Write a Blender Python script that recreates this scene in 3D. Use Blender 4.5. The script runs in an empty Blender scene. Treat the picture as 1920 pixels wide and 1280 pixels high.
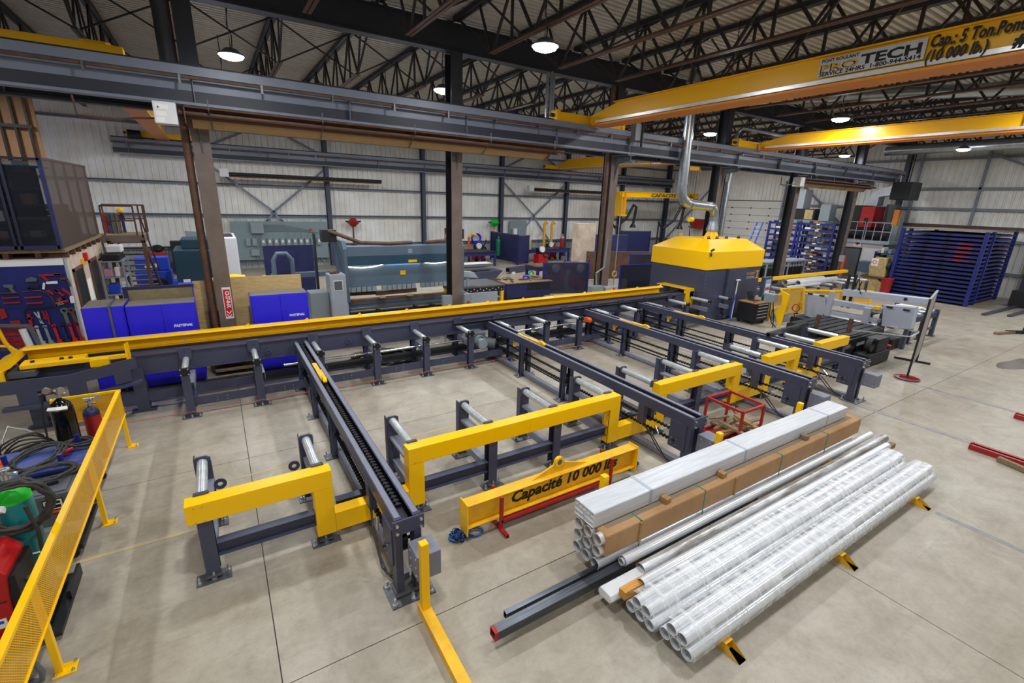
import bpy, math, random
from mathutils import Vector, Matrix
random.seed(7)
SC = bpy.context.scene
COL = SC.collection
PI = math.pi

# ---------------------------------------------------------------- camera
cam_d = bpy.data.cameras.new('camera'); cam_d.sensor_width = 36.0; cam_d.lens = 16.294
cam_d.clip_end = 200
cam = bpy.data.objects.new('camera', cam_d); COL.objects.link(cam)
_y, _p, _r = math.radians(57.51619747), math.radians(-16.90193944), math.radians(1.92324523)
_f = Vector((math.cos(_p)*math.cos(_y), math.cos(_p)*math.sin(_y), math.sin(_p)))
_rt = Vector((math.sin(_y), -math.cos(_y), 0.0)); _up = _rt.cross(_f)
_rt, _up = math.cos(_r)*_rt + math.sin(_r)*_up, -math.sin(_r)*_rt + math.cos(_r)*_up
cam.matrix_world = Matrix(((_rt.x, _up.x, -_f.x, 0), (_rt.y, _up.y, -_f.y, 0), (_rt.z, _up.z, -_f.z, 4.2), (0, 0, 0, 1)))
SC.camera = cam

# ---------------------------------------------------------------- view, world, lamps
SC.view_settings.view_transform = 'Standard'; SC.view_settings.look = 'None'
SC.view_settings.gamma = 1.0; SC.view_settings.use_curve_mapping = False
SC.view_settings.exposure = 0.0
W = bpy.data.worlds.new('world'); SC.world = W; W.use_nodes = True
W.node_tree.nodes['Background'].inputs[0].default_value = (0.55, 0.68, 0.9, 1)
W.node_tree.nodes['Background'].inputs[1].default_value = 0.6
LAMP_POWER = 122.0
LAMP_X = (-5.5, 0.82, 5.95, 11.9, 17.9, 23.8, 29.5)
LAMP_Y = (-2.0, 3.2, 8.5, 13.4, 18.5, 23.7)
LAMP_Z = 7.1
for lx in LAMP_X:
    for ly in LAMP_Y:
        ld = bpy.data.lights.new('high_bay_lamp', 'AREA'); ld.shape = 'DISK'; ld.size = 0.36
        ld.energy = LAMP_POWER; ld.color = (0.93, 0.97, 1.0)
        lo = bpy.data.objects.new('high_bay_lamp', ld); COL.objects.link(lo); lo.location = (lx, ly, LAMP_Z - 0.09)

# ---------------------------------------------------------------- helpers
def lin(h):
    h = h.lstrip('#'); v = [int(h[i:i+2], 16)/255 for i in (0, 2, 4)]
    return tuple(c/12.92 if c <= 0.04045 else ((c+0.055)/1.055)**2.4 for c in v) + (1.0,)

MATS = {}
def mat(name, col, rough=0.5, metal=0.0, var=0.0, vs=6.0, col2=None, bump=0.0, bs=40.0, emit=0.0, alpha=1.0, spec=0.5, stretch=None, coat=0.0):
    m = bpy.data.materials.new(name); m.use_nodes = True; nt = m.node_tree; N = nt.nodes; L = nt.links
    b = N['Principled BSDF']
    c = lin(col) if isinstance(col, str) else tuple(col)+(1.0,)
    b.inputs['Base Color'].default_value = c; b.inputs['Roughness'].default_value = rough
    b.inputs['Metallic'].default_value = metal; b.inputs['Specular IOR Level'].default_value = spec
    b.inputs['Coat Weight'].default_value = coat
    if var > 0 or col2 or bump > 0:
        tc = N.new('ShaderNodeTexCoord'); mp = N.new('ShaderNodeMapping')
        L.new(tc.outputs['Object'], mp.inputs['Vector'])
        if stretch: mp.inputs['Scale'].default_value = stretch
    if var > 0 or col2:
        no = N.new('ShaderNodeTexNoise'); no.inputs['Scale'].default_value = vs; no.inputs['Detail'].default_value = 6
        no.inputs['Roughness'].default_value = 0.65
        L.new(mp.outputs[0], no.inputs['Vector'])
        cr = N.new('ShaderNodeValToRGB'); cr.color_ramp.elements[0].position = 0.35; cr.color_ramp.elements[1].position = 0.68
        d = lin(col2) if col2 else tuple(x*(1-var) for x in c[:3])+(1,)
        cr.color_ramp.elements[0].color = d; cr.color_ramp.elements[1].color = c
        L.new(no.outputs['Fac'], cr.inputs['Fac']); L.new(cr.outputs['Color'], b.inputs['Base Color'])
    if bump > 0:
        n2 = N.new('ShaderNodeTexNoise'); n2.inputs['Scale'].default_value = bs; n2.inputs['Detail'].default_value = 4
        L.new(mp.outputs[0], n2.inputs['Vector'])
        bp = N.new('ShaderNodeBump'); bp.inputs['Strength'].default_value = bump; bp.inputs['Distance'].default_value = 0.01
        L.new(n2.outputs['Fac'], bp.inputs['Height']); L.new(bp.outputs['Normal'], b.inputs['Normal'])
    if emit > 0:
        b.inputs['Emission Color'].default_value = c; b.inputs['Emission Strength'].default_value = emit
    if alpha < 1: b.inputs['Alpha'].default_value = alpha
    MATS[name] = m
    return m

class MB:
    """collects boxes, bars, tubes and prisms into one mesh"""
    def __init__(s): s.v = []; s.f = []; s.mi = []; s.cur = 0; s.smooth = False
    def add(s, vs, fs):
        o = len(s.v); s.v += [tuple(v) for v in vs]; s.f += [[i+o for i in f] for f in fs]; s.mi += [s.cur]*len(fs); return s
    def box(s, x0, x1, y0, y1, z0, z1):
        return s.add([(x0,y0,z0),(x1,y0,z0),(x1,y1,z0),(x0,y1,z0),(x0,y0,z1),(x1,y0,z1),(x1,y1,z1),(x0,y1,z1)],
                     [(0,3,2,1),(4,5,6,7),(0,1,5,4),(1,2,6,5),(2,3,7,6),(3,0,4,7)])
    def frame(s, p, q, up=(0,0,1)):
        p = Vector(p); q = Vector(q); d = (q-p).normalized(); u = Vector(up)
        if abs(d.dot(u.normalized())) > 0.98: u = Vector((1,0,0)) if abs(d.x) < 0.9 else Vector((0,1,0))
        a = d.cross(u).normalized(); b = a.cross(d).normalized()
        return p, q, a, b
    def prof(s, p, q, poly, up=(0,0,1), caps=True):
        """extrude a 2-D outline (side, up) from p to q"""
        p, q, a, b = s.frame(p, q, up); n = len(poly)
        vs = [p+a*x+b*y for x, y in poly] + [q+a*x+b*y for x, y in poly]
        fs = [(i, i+n, (i+1) % n+n, (i+1) % n) for i in range(n)]
        if caps: fs += [tuple(range(n)), tuple(range(2*n-1, n-1, -1))]
        return s.add(vs, fs)
    def bar(s, p, q, w, h=None, up=(0,0,1)):
        h = h or w; return s.prof(p, q, [(-w/2,-h/2),(w/2,-h/2),(w/2,h/2),(-w/2,h/2)], up)
    def ibeam(s, p, q, w, h, t=0.015, tw=0.01, up=(0,0,1)):
        a, b, c = w/2, h/2, tw/2
        return s.prof(p, q, [(-a,-b),(a,-b),(a,-b+t),(c,-b+t),(c,b-t),(a,b-t),(a,b),(-a,b),(-a,b-t),(-c,b-t),(-c,-b+t),(-a,-b+t)], up)
    def chan(s, p, q, w, h, t=0.01, up=(0,0,1), side=1):
        pl = [(-w/2,-h/2),(w/2,-h/2),(w/2,-h/2+t),(-w/2+t,-h/2+t),(-w/2+t,h/2-t),(w/2,h/2-t),(w/2,h/2),(-w/2,h/2)]
        if side < 0: pl = [(-x, y) for x, y in reversed(pl)]
        return s.prof(p, q, pl, up)
    def angle(s, p, q, w, t=0.008, up=(0,0,1), side=1):
        pl = [(0,0),(w,0),(w,t),(t,t),(t,w),(0,w)]
        if side < 0: pl = [(-x, y) for x, y in reversed(pl)]
        return s.prof(p, q, pl, up)
    def rect_tube(s, p, q, w, h, t, up=(0,0,1)):
        p, q, a, b = s.frame(p, q, up)
        o = [(-w/2,-h/2),(w/2,-h/2),(w/2,h/2),(-w/2,h/2)]; i = [(-w/2+t,-h/2+t),(w/2-t,-h/2+t),(w/2-t,h/2-t),(-w/2+t,h/2-t)]
        vs = [e+a*x+b*y for e in (p, q) for x, y in o+i]; fs = []
        for k in range(4):
            n = (k+1) % 4
            fs += [(k,8+k,8+n,n), (4+k,4+n,12+n,12+k), (k,n,4+n,4+k), (8+k,12+k,12+n,8+n)]
        return s.add(vs, fs)
    def tube(s, p, q, r, n=12, r2=None, caps=True):
        r2 = r if r2 is None else r2
        p, q, a, b = s.frame(p, q); vs = []
        for e, rr in ((p, r), (q, r2)):
            vs += [e+(a*math.cos(2*PI*i/n)+b*math.sin(2*PI*i/n))*rr for i in range(n)]
        fs = [(i, i+n, (i+1) % n+n, (i+1) % n) for i in range(n)]
        if caps: fs += [tuple(range(n)), tuple(range(2*n-1, n-1, -1))]
        return s.add(vs, fs)
    def pipe(s, p, q, r, t, n=20):
        p, q, a, b = s.frame(p, q); vs = []
        for e in (p, q):
            for rr in (r, r-t): vs += [e+(a*math.cos(2*PI*i/n)+b*math.sin(2*PI*i/n))*rr for i in range(n)]
        fs = []
        for i in range(n):
            j = (i+1) % n
            fs += [(i,2*n+i,2*n+j,j), (n+i,n+j,3*n+j,3*n+i), (i,j,n+j,n+i), (2*n+i,3*n+i,3*n+j,2*n+j)]
        return s.add(vs, fs)
    def path(s, pts, r, n=6, closed=False):
        pts = [Vector(p) for p in pts]; m = len(pts); vs = []; a0 = None
        for k in range(m):
            if closed: d = pts[(k+1) % m]-pts[k-1]
            else: d = pts[min(k+1, m-1)]-pts[max(k-1, 0)]
            d.normalize()
            if a0 is None:
                u = Vector((0,0,1)) if abs(d.z) < 0.9 else Vector((1,0,0)); a = d.cross(u).normalized()
            else:
                a = (a0-d*a0.dot(d)).normalized()
            a0 = a; b = a.cross(d)
            vs += [pts[k]+(a*math.cos(2*PI*i/n)+b*math.sin(2*PI*i/n))*r for i in range(n)]
        fs = []
        for k in range(m if closed else m-1):
            o = k*n; o2 = ((k+1) % m)*n
            fs += [(o+i, o2+i, o2+(i+1) % n, o+(i+1) % n) for i in range(n)]
        if not closed: fs += [tuple(range(n)), tuple(range(m*n-1, m*n-n-1, -1))]
        return s.add(vs, fs)
    def lathe(s, prof, c=(0,0,0), n=16, axis='z'):
        vs = []; c = Vector(c)
        for r, z in prof:
            for i in range(n):
                x, y = r*math.cos(2*PI*i/n), r*math.sin(2*PI*i/n)
                vs.append(c+(Vector((x,y,z)) if axis == 'z' else Vector((z,x,y)) if axis == 'x' else Vector((y,z,x))))
        fs = []
        for k in range(len(prof)-1):
            o = k*n; fs += [(o+i, o+(i+1) % n, o+n+(i+1) % n, o+n+i) for i in range(n)]
        fs += [tuple(range(n-1, -1, -1)), tuple(range((len(prof)-1)*n, len(prof)*n))]
        return s.add(vs, fs)
    def prism(s, poly, axis, a0, a1):
        """poly in the two other axes; axis x -> (y,z), y -> (x,z), z -> (x,y)"""
        def P(u, v, w): return (w,u,v) if axis == 'x' else (u,w,v) if axis == 'y' else (u,v,w)
        n = len(poly); vs = [P(u,v,a0) for u, v in poly]+[P(u,v,a1) for u, v in poly]
        fs = [(i, (i+1) % n, (i+1) % n+n, i+n) for i in range(n)]+[tuple(range(n-1,-1,-1)), tuple(range(n, 2*n))]
        return s.add(vs, fs)
    def ring(s, c, r, w, t, axis='x', n=18):
        """flat washer"""
        vs = []
        for d in (-t/2, t/2):
            for rr in (r, r-w):
                for i in range(n):
                    x, y = rr*math.cos(2*PI*i/n), rr*math.sin(2*PI*i/n)
                    v = (d,x,y) if axis == 'x' else (x,d,y) if axis == 'y' else (x,y,d)
                    vs.append((c[0]+v[0], c[1]+v[1], c[2]+v[2]))
        fs = []
        for i in range(n):
            j = (i+1) % n
            fs += [(i,j,2*n+j,2*n+i), (n+i,3*n+i,3*n+j,n+j), (i,n+i,n+j,j), (2*n+i,2*n+j,3*n+j,3*n+i)]
        return s.add(vs, fs)
    def sphere(s, c, r, n=10, sz=1.0):
        k = n//2; pr = [(max(1e-4, r*math.sin(PI*i/k)), -r*sz*math.cos(PI*i/k)) for i in range(k+1)]
        return s.lathe(pr, c, n)

OFF = {}; CH = {}
def link(o, parent=None):
    COL.objects.link(o)
    if parent is not None:
        o.parent = parent; CH.setdefault(parent.name, []).append(o)
    return o
def ob(name, b, m, parent=None, smooth=False, bevel=0.0, label=None, kind=None, local=False):
    """one mesh object; b in world coordinates unless its thing was made with local=True"""
    me = bpy.data.meshes.new(name); off = Vector((0,0,0))
    if parent is not None: off = OFF.get(parent.name, Vector((0,0,0)))
    vs = [(x-off.x, y-off.y, z-off.z) for x, y, z in b.v] if off.length > 0 else b.v
    me.from_pydata(vs, [], b.f)
    for mm in (m if isinstance(m, (list, tuple)) else [m]): me.materials.append(MATS[mm] if isinstance(mm, str) else mm)
    if any(b.mi): me.polygons.foreach_set('material_index', b.mi)
    if smooth:
        me.shade_smooth(); me.set_sharp_from_angle(angle=0.7)
    me.update()
    o = bpy.data.objects.new(name, me); link(o, parent)
    OFF[o.name] = off
    if bevel > 0:
        md = o.modifiers.new('edge', 'BEVEL'); md.width = bevel; md.segments = 2; md.limit_method = 'ANGLE'; md.angle_limit = 0.6
    if label: o['label'] = label
    if kind: o['kind'] = kind
    elif parent is not None and 'bolt' in name: o['kind'] = 'stuff'
    return o
def thing(name, label, cat, loc=(0,0,0), group=None, world=True):
    o = bpy.data.objects.new(name, None); o.empty_display_size = 0.1; COL.objects.link(o); o.location = loc
    OFF[o.name] = Vector(loc) if world else Vector((0,0,0))
    o['label'] = label; o['category'] = cat
    if group: o['group'] = group
    return o
def tag(o, label, cat, group=None, kind=None):
    o['label'] = label; o['category'] = cat
    if group: o['group'] = group
    if kind: o['kind'] = kind
    return o
def solo(name, b, m, label, cat, group=None, smooth=False, bevel=0.0, kind=None):
    """a top-level thing that is one mesh; origin moved to the middle of its base"""
    xs = [v[0] for v in b.v]; ys = [v[1] for v in b.v]; zs = [v[2] for v in b.v]
    c = ((min(xs)+max(xs))/2, (min(ys)+max(ys))/2, min(zs))
    b.v = [(x-c[0], y-c[1], z-c[2]) for x, y, z in b.v]
    o = ob(name, b, m, None, smooth, bevel); o.location = c
    return tag(o, label, cat, group, kind)
def struct(name, b, m, parent=None, smooth=False):
    o = ob(name, b, m, parent, smooth)
    if parent is None: o['kind'] = 'structure'
    return o
def share(name, src, loc, parent, rot=None, label=None):
    """another part on the same mesh data"""
    o = bpy.data.objects.new(name, src.data); link(o, parent); off = OFF.get(parent.name, Vector((0,0,0))) if parent else Vector((0,0,0))
    o.location = Vector(loc); OFF[o.name] = off
    if src.get('kind'): o['kind'] = src['kind']
    if rot: o.rotation_euler = rot
    for md in src.modifiers:
        if md.type == 'BEVEL':
            n = o.modifiers.new('edge', 'BEVEL'); n.width = md.width; n.segments = md.segments; n.limit_method = 'ANGLE'; n.angle_limit = md.angle_limit
    return o
def kids(o): return CH.get(o.name, [])
def dup(root, loc, label=None, rotz=None, group=None):
    def cp(o, par):
        c = link(o.copy(), par)
        for k in kids(o): cp(k, c)
        return c
    r = cp(root, None); r.location = loc
    if rotz is not None: r.rotation_euler = (0,0,rotz)
    if label: r['label'] = label
    if group: r['group'] = group
    OFF[r.name] = Vector((0,0,0))
    return r
def text(name, s, size, org, xd, ud, m, parent, shear=0.0, bold=0.0, width=None, ext=0.001, sx=1.0, heavy=0.0):
    """flat lettering as a mesh: org is the baseline start, xd reading direction, ud up; width fits the line"""
    cu = bpy.data.curves.new(name, 'FONT'); cu.body = s; cu.size = size; cu.shear = shear; cu.offset = bold
    cu.extrude = ext; cu.resolution_u = 2
    tmp = bpy.data.objects.new(name + '_tmp', cu); COL.objects.link(tmp)
    dg = bpy.context.evaluated_depsgraph_get(); me = bpy.data.meshes.new_from_object(tmp.evaluated_get(dg))
    bpy.data.objects.remove(tmp); bpy.data.curves.remove(cu); me.name = name
    if heavy:   # thicken thin strokes by laying shifted copies into the same mesh
        vs = [tuple(v.co) for v in me.vertices]; fs = [tuple(p.vertices) for p in me.polygons]; n = len(vs); V = []; Fc = []
        for k, (dx, dy) in enumerate(((0, 0), (heavy, 0), (-heavy, 0), (0, heavy*.6), (0, -heavy*.6))):
            V += [(x+dx, y+dy, z+k*0.0004) for x, y, z in vs]; Fc += [tuple(i+n*k for i in f) for f in fs]
        me.clear_geometry(); me.from_pydata(V, [], Fc); me.update()
    me.materials.clear(); me.materials.append(MATS[m])
    xs = [v.co.x for v in me.vertices]
    if width: sx = width/(max(xs)-min(xs))
    x = Vector(xd).normalized(); y = Vector(ud).normalized(); z = x.cross(y); off = OFF.get(parent.name, Vector((0,0,0))) if parent else Vector((0,0,0))
    t = Vector(org)-off
    me.transform(Matrix(((x.x*sx,y.x,z.x,t.x),(x.y*sx,y.y,z.y,t.y),(x.z*sx,y.z,z.z,t.z),(0,0,0,1))))
    o = bpy.data.objects.new(name, me); link(o, parent); OFF[o.name] = off
    return o
def coil(c, r, turns, rad, n=26, jitter=0.15, flat=0.03, axis='z', seed=1):
    rg = random.Random(seed); pts = []
    for k in range(turns*n):
        a = 2*PI*k/n; rr = r*(1+jitter*math.sin(k*0.37+seed)+0.05*rg.uniform(-1, 1)); h = flat*math.sin(k*0.21+seed)+flat*k/(turns*n)
        x, y = rr*math.cos(a), rr*math.sin(a)*(1+0.1*math.sin(seed))
        v = (x,y,h+rad) if axis == 'z' else (h,x,y) if axis == 'x' else (x,h,y)
        pts.append((c[0]+v[0], c[1]+v[1], c[2]+v[2]))
    return pts

# ---------------------------------------------------------------- materials
def floor_material():
    m = bpy.data.materials.new('concrete'); m.use_nodes = True; nt = m.node_tree; N = nt.nodes; L = nt.links; b = N['Principled BSDF']
    g = N.new('ShaderNodeNewGeometry')
    def noise(sc, det=6, ro=0.6, dist=0.0, scale=None):
        n = N.new('ShaderNodeTexNoise'); n.inputs['Scale'].default_value = sc; n.inputs['Detail'].default_value = det
        n.inputs['Roughness'].default_value = ro; n.inputs['Distortion'].default_value = dist
        if scale:
            mp = N.new('ShaderNodeMapping'); mp.inputs['Scale'].default_value = scale; mp.inputs['Rotation'].default_value = (0,0,0.5)
            L.new(g.outputs['Position'], mp.inputs['Vector']); L.new(mp.outputs[0], n.inputs['Vector'])
        else: L.new(g.outputs['Position'], n.inputs['Vector'])
        return n
    def ramp(src, p0, c0, p1, c1):
        r = N.new('ShaderNodeValToRGB'); e = r.color_ramp.elements; e[0].position = p0; e[0].color = c0; e[1].position = p1; e[1].color = c1
        L.new(src.outputs['Fac'], r.inputs['Fac']); return r
    def mix(a, bb, fac, mode='MULTIPLY'):
        x = N.new('ShaderNodeMix'); x.data_type = 'RGBA'; x.blend_type = mode; x.inputs[0].default_value = fac
        L.new(a, x.inputs[6]); L.new(bb, x.inputs[7]); return x.outputs[2]
    c = ramp(noise(0.35, 8, 0.6, 0.4), 0.28, lin('#9a8d7a'), 0.72, lin('#b9b2a3')).outputs[0]
    c = mix(c, ramp(noise(2.2, 8, 0.7, 0.8), 0.34, (0.72,0.70,0.66,1), 0.6, (1,1,1,1)).outputs[0], 0.75)
    c = mix(c, ramp(noise(14, 6, 0.75), 0.3, (0.8,0.78,0.75,1), 0.55, (1,1,1,1)).outputs[0], 0.6)
    c = mix(c, ramp(noise(1.2, 6, 0.7, 1.5, (0.25,4,1)), 0.33, (0.72,0.70,0.67,1), 0.5, (1,1,1,1)).outputs[0], 0.28)
    c = mix(c, ramp(noise(60, 2, 0.5), 0.25, (0.7,0.68,0.66,1), 0.36, (1,1,1,1)).outputs[0], 0.5)
    L.new(c, b.inputs['Base Color'])
    rr = N.new('ShaderNodeMapRange'); n = noise(1.6, 6, 0.7); L.new(n.outputs['Fac'], rr.inputs['Value'])
    rr.inputs['From Min'].default_value = 0.3; rr.inputs['From Max'].default_value = 0.7
    rr.inputs['To Min'].default_value = 0.32; rr.inputs['To Max'].default_value = 0.58; L.new(rr.outputs[0], b.inputs['Roughness'])
    bp = N.new('ShaderNodeBump'); bp.inputs['Strength'].default_value = 0.25; bp.inputs['Distance'].default_value = 0.004
    L.new(noise(25, 6, 0.7).outputs['Fac'], bp.inputs['Height']); L.new(bp.outputs[0], b.inputs['Normal'])
    MATS['concrete'] = m
floor_material()
mat('joint', '#4a463f', 0.9)
mat('navy', '#43465c', 0.4, var=0.12, vs=3)
mat('navy_light', '#7c7d8c', 0.5, var=0.1)
mat('yellow', (1.0, 0.56, 0.0), 0.32, spec=0.35)
mat('yellow_worn', '#fcc00c', 0.42, col2='#dfa92a', vs=5, bump=0.06)
mat('crane_yellow', (0.95, 0.50, 0.01), 0.3, spec=0.4)
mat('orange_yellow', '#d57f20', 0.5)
mat('zinc', '#dfe4e5', 0.25, 0.45, var=0.25, vs=9, bump=0.04)
mat('chrome', '#cfd3d4', 0.22, 1.0)
mat('alu', '#eceef1', 0.26, 0.45, var=0.12, vs=4, stretch=(0.3,3,3))
mat('alu_end', '#c6c8ca', 0.4, 0.3)
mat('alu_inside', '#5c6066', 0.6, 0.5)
mat('steel_plate', '#77787c', 0.4, 0.7, var=0.3, vs=14)
mat('bolt', '#c9ccd0', 0.3, 0.9)
mat('black', '#17181b', 0.5)
mat('black_gloss', '#0b0b0d', 0.18)
mat('rubber', '#232325', 0.65)
mat('hose', '#3b3936', 0.6, var=0.2)
mat('chain', '#2b2a2c', 0.45, 0.6)
mat('dark_steel', '#2b2c30', 0.5, 0.4, var=0.25, vs=8)
mat('mill_steel', '#33353a', 0.33, 0.6, col2='#5a5e66', vs=12, stretch=(0.15,4,4))
mat('red', '#a81f22', 0.45, var=0.2, vs=9)
mat('red_bright', '#d0221f', 0.4)
mat('red_welder', '#b01216', 0.35)
mat('orange', '#e8571c', 0.5)
mat('blue_cabinet', '#2f28e6', 0.33, var=0.08, vs=2)
mat('blue', '#252a5c', 0.5, var=0.35, vs=2.5)
mat('blue_rack', '#1f297c', 0.42, var=0.15, vs=6)
mat('blue_board', '#18236e', 0.5, var=0.15, vs=4)
mat('blue_bright', '#2147c8', 0.5)
mat('blue_table', '#46548c', 0.5, col2='#2f3c86', vs=5)
mat('chain_blue', '#2a62a8', 0.45, 0.3)
mat('teal', '#0f7f86', 0.32)
mat('green_bright', '#16c32a', 0.35)
mat('green', '#0e7a4a', 0.4)
mat('grey_paint', '#a9b0ba', 0.4, var=0.06)
mat('grey_panel', '#aeb4c2', 0.4, var=0.08, vs=3)
mat('grey_dark', '#5c6066', 0.5, var=0.15)
mat('grey_box', '#8b979c', 0.45, var=0.08)
mat('teal_panel', '#7f9196', 0.5, var=0.08)
mat('brake_blue', '#2b4a60', 0.38, var=0.1, vs=2)
mat('brake_side', '#5c6f80', 0.4, var=0.1)
mat('cnc_green', '#20404f', 0.4)
mat('brown_steel', '#7a6a60', 0.5, var=0.25, vs=3)
mat('roof_steel', '#2a2b33', 0.55, var=0.15)
mat('joist_steel', '#2c2524', 0.55, var=0.25, vs=4)
mat('primer', '#5a3a2c', 0.55, var=0.25, vs=4)
mat('rust', '#6e4a35', 0.6, col2='#4b3428', vs=5)
mat('deck', '#d3cfc6', 0.45, 0.0, var=0.22, vs=3, stretch=(0.4,2,1))
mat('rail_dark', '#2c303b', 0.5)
mat('runway_steel', '#7d8496', 0.4, 0.0, var=0.12, vs=3)
mat('liner', '#f1f1ef', 0.5, col2='#dedad2', vs=0.9)
mat('liner_grey', '#9ba3a8', 0.5, var=0.1)
mat('girt', '#858c98', 0.5, var=0.1)
mat('wall_column', '#41465a', 0.5)
mat('door_white', '#d6d4cf', 0.45, var=0.06, vs=2)
mat('room_wall', '#dccbb8', 0.6, col2='#b9a089', vs=2)
mat('tan', '#c08e63', 0.6, var=0.15, vs=2)
mat('white', '#e6e6e4', 0.5)
mat('white_paint', '#dedee0', 0.45, var=0.05)
mat('paper', '#efece4', 0.7)
mat('plywood', '#e3c48c', 0.6, col2='#cda96c', vs=4, stretch=(1,1,6), bump=0.05)
mat('wood', '#b98f58', 0.65, col2='#8f6a3c', vs=7, stretch=(1,8,8))
mat('wood_old', '#9c8466', 0.75, col2='#6d5940', vs=7, stretch=(2,6,6))
mat('pine', '#d79c3f', 0.55, col2='#a86f25', vs=6, stretch=(1,9,9))
mat('card', '#b98f62', 0.75, col2='#a67d52', vs=2.2)
mat('card_top', '#85735f', 0.8, var=0.15, vs=2)
mat('strap_green', '#1f7f6b', 0.5)
mat('dust_top', '#8f8578', 0.7, var=0.2)
mat('glass_screen', '#8fa0b0', 0.15)
mat('screen_lit', '#6f8fb0', 0.3, emit=0.5)
mat('curtain', '#8f8176', 0.6, var=0.1)
mat('beige', '#c9b27c', 0.55, col2='#a08c5a', vs=5)
mat('yellow_cloth', '#e6c22a', 0.8)
mat('cloth', '#9a8a66', 0.9, var=0.3)
mat('text_black', '#140d05', 0.6)
mat('text_white', '#f2f2f2', 0.5)
mat('text_yellow', '#e0a516', 0.5)
mat('text_grey', '#a8aab2', 0.5)
mat('sticker', '#c4c4c2', 0.35)
mat('tape', '#787680', 0.6, col2='#98958f', vs=6)
mat('tape_yellow', '#c2a35c', 0.7, col2='#b0a590', vs=5)
mat('laser_line', '#c8402e', 0.5)
mat('galv', '#b4bcc4', 0.28, 0.85, var=0.25, vs=6)
mat('lens', '#f4f8ff', 0.3, emit=70.0)
mat('led', '#fff2d8', 0.3, emit=22.0)
mat('led_blue', '#bfe6ff', 0.3, emit=16.0)
mat('daylight', '#4f9be8', 0.5, emit=4.5)
mat('pink', '#c98aa6', 0.6)
mat('poly', '#5e6c50', 0.5)
def film_material(name, a):
    m = mat(name, '#ffffff', 0.2, var=0.08, vs=10, stretch=(5,1,1), bump=0.12, bs=10)
    nt = m.node_tree; N = nt.nodes; L = nt.links; b = N['Principled BSDF']
    tc = N.new('ShaderNodeTexCoord'); mp = N.new('ShaderNodeMapping'); mp.inputs['Scale'].default_value = (4, .8, .8)
    no = N.new('ShaderNodeTexNoise'); no.inputs['Scale'].default_value = 3; no.inputs['Detail'].default_value = 5
    L.new(tc.outputs['Object'], mp.inputs['Vector']); L.new(mp.outputs[0], no.inputs['Vector'])
    r = N.new('ShaderNodeMapRange'); L.new(no.outputs['Fac'], r.inputs['Value']); r.inputs['From Min'].default_value = 0.35; r.inputs['From Max'].default_value = 0.65
    r.inputs['To Min'].default_value = max(0.02, a-0.13); r.inputs['To Max'].default_value = min(1.0, a+0.25); L.new(r.outputs[0], b.inputs['Alpha'])
mat('tube_film', '#d6d8dc', 0.35, var=0.28, vs=7, stretch=(0.25,6,6), bump=0.2, bs=9)
film_material('film', 0.24)
mat('mesh_brown', '#4c3a30', 0.6, alpha=0.88)
mat('cage_navy', '#171a33', 0.5)
mat('mesh_navy', '#20243c', 0.6, alpha=0.78)
mat('mesh_yellow', '#e0a810', 0.5, alpha=0.6)
mat('curtain_mesh', '#a39a94', 0.6, var=0.1, vs=20)
# ================================================================ the room
X0, X1, Y0, Y1, ZR = -13.0, 36.0, -9.0, 30.7, 8.72
b = MB().box(X0-.2, X1+.2, Y0-.2, Y1+.2, -0.25, -0.02)
floor = struct('floor', b, 'joint')
sx = [X0] + [x for x in (-12, -6, 0, 6, 12, 18, 24, 30)] + [X1]
sy = [Y0] + [3.6+4.36*k for k in range(-2, 7)] + [Y1]
for i in range(len(sx)-1):
    for j in range(len(sy)-1):
        g = 0.005
        ob('floor_slab', MB().box(sx[i]+g, sx[i+1]-g, sy[j]+g, sy[j+1]-g, -0.03, 0), 'concrete', floor)
for (x0, x1, y0, y1, m) in ((11.83, 11.93, 2.0, 4.3, 'tape'), (14.77, 14.87, 1.9, 4.3, 'tape'), (8.45, 8.55, 0.2, 1.55, 'tape'), (11.8, 11.9, -2, 1.0, 'tape'),
                            (-2.6, -0.35, 6.34, 6.40, 'tape_yellow'), (-0.2, 0.9, 7.38, 7.43, 'tape_yellow'), (-0.36, -0.30, 6.4, 7.4, 'tape_yellow'),
                            (2.2, 4.4, 7.36, 7.41, 'tape_yellow')):
    ob('floor_marking', MB().box(x0, x1, y0, y1, 0.0005, 0.002), m, floor)

# roof deck: corrugated sheet, ribs along x
def deck(y0, y1, x0, x1, z, pitch=0.19, h=0.075):
    v = []; f = []; n = int((y1-y0)/pitch)
    for i in range(n):
        y = y0+i*pitch
        for dy, dz in ((0, 0), (0.09, 0), (0.102, h), (0.178, h)):
            v += [(x0, y+dy, z+dz), (x1, y+dy, z+dz)]
    for i in range(len(v)//2-1): f.append((2*i, 2*i+2, 2*i+3, 2*i+1))
    b = MB(); b.v = v; b.f = f; b.mi = [0]*len(f); return b
ceiling = struct('ceiling', deck(Y0, Y1+.2, X0, X1, ZR), 'deck')
ob('roof_slab', MB().box(X0, X1, Y0, Y1, ZR+.06, ZR+.2), 'grey_dark', ceiling)

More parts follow.
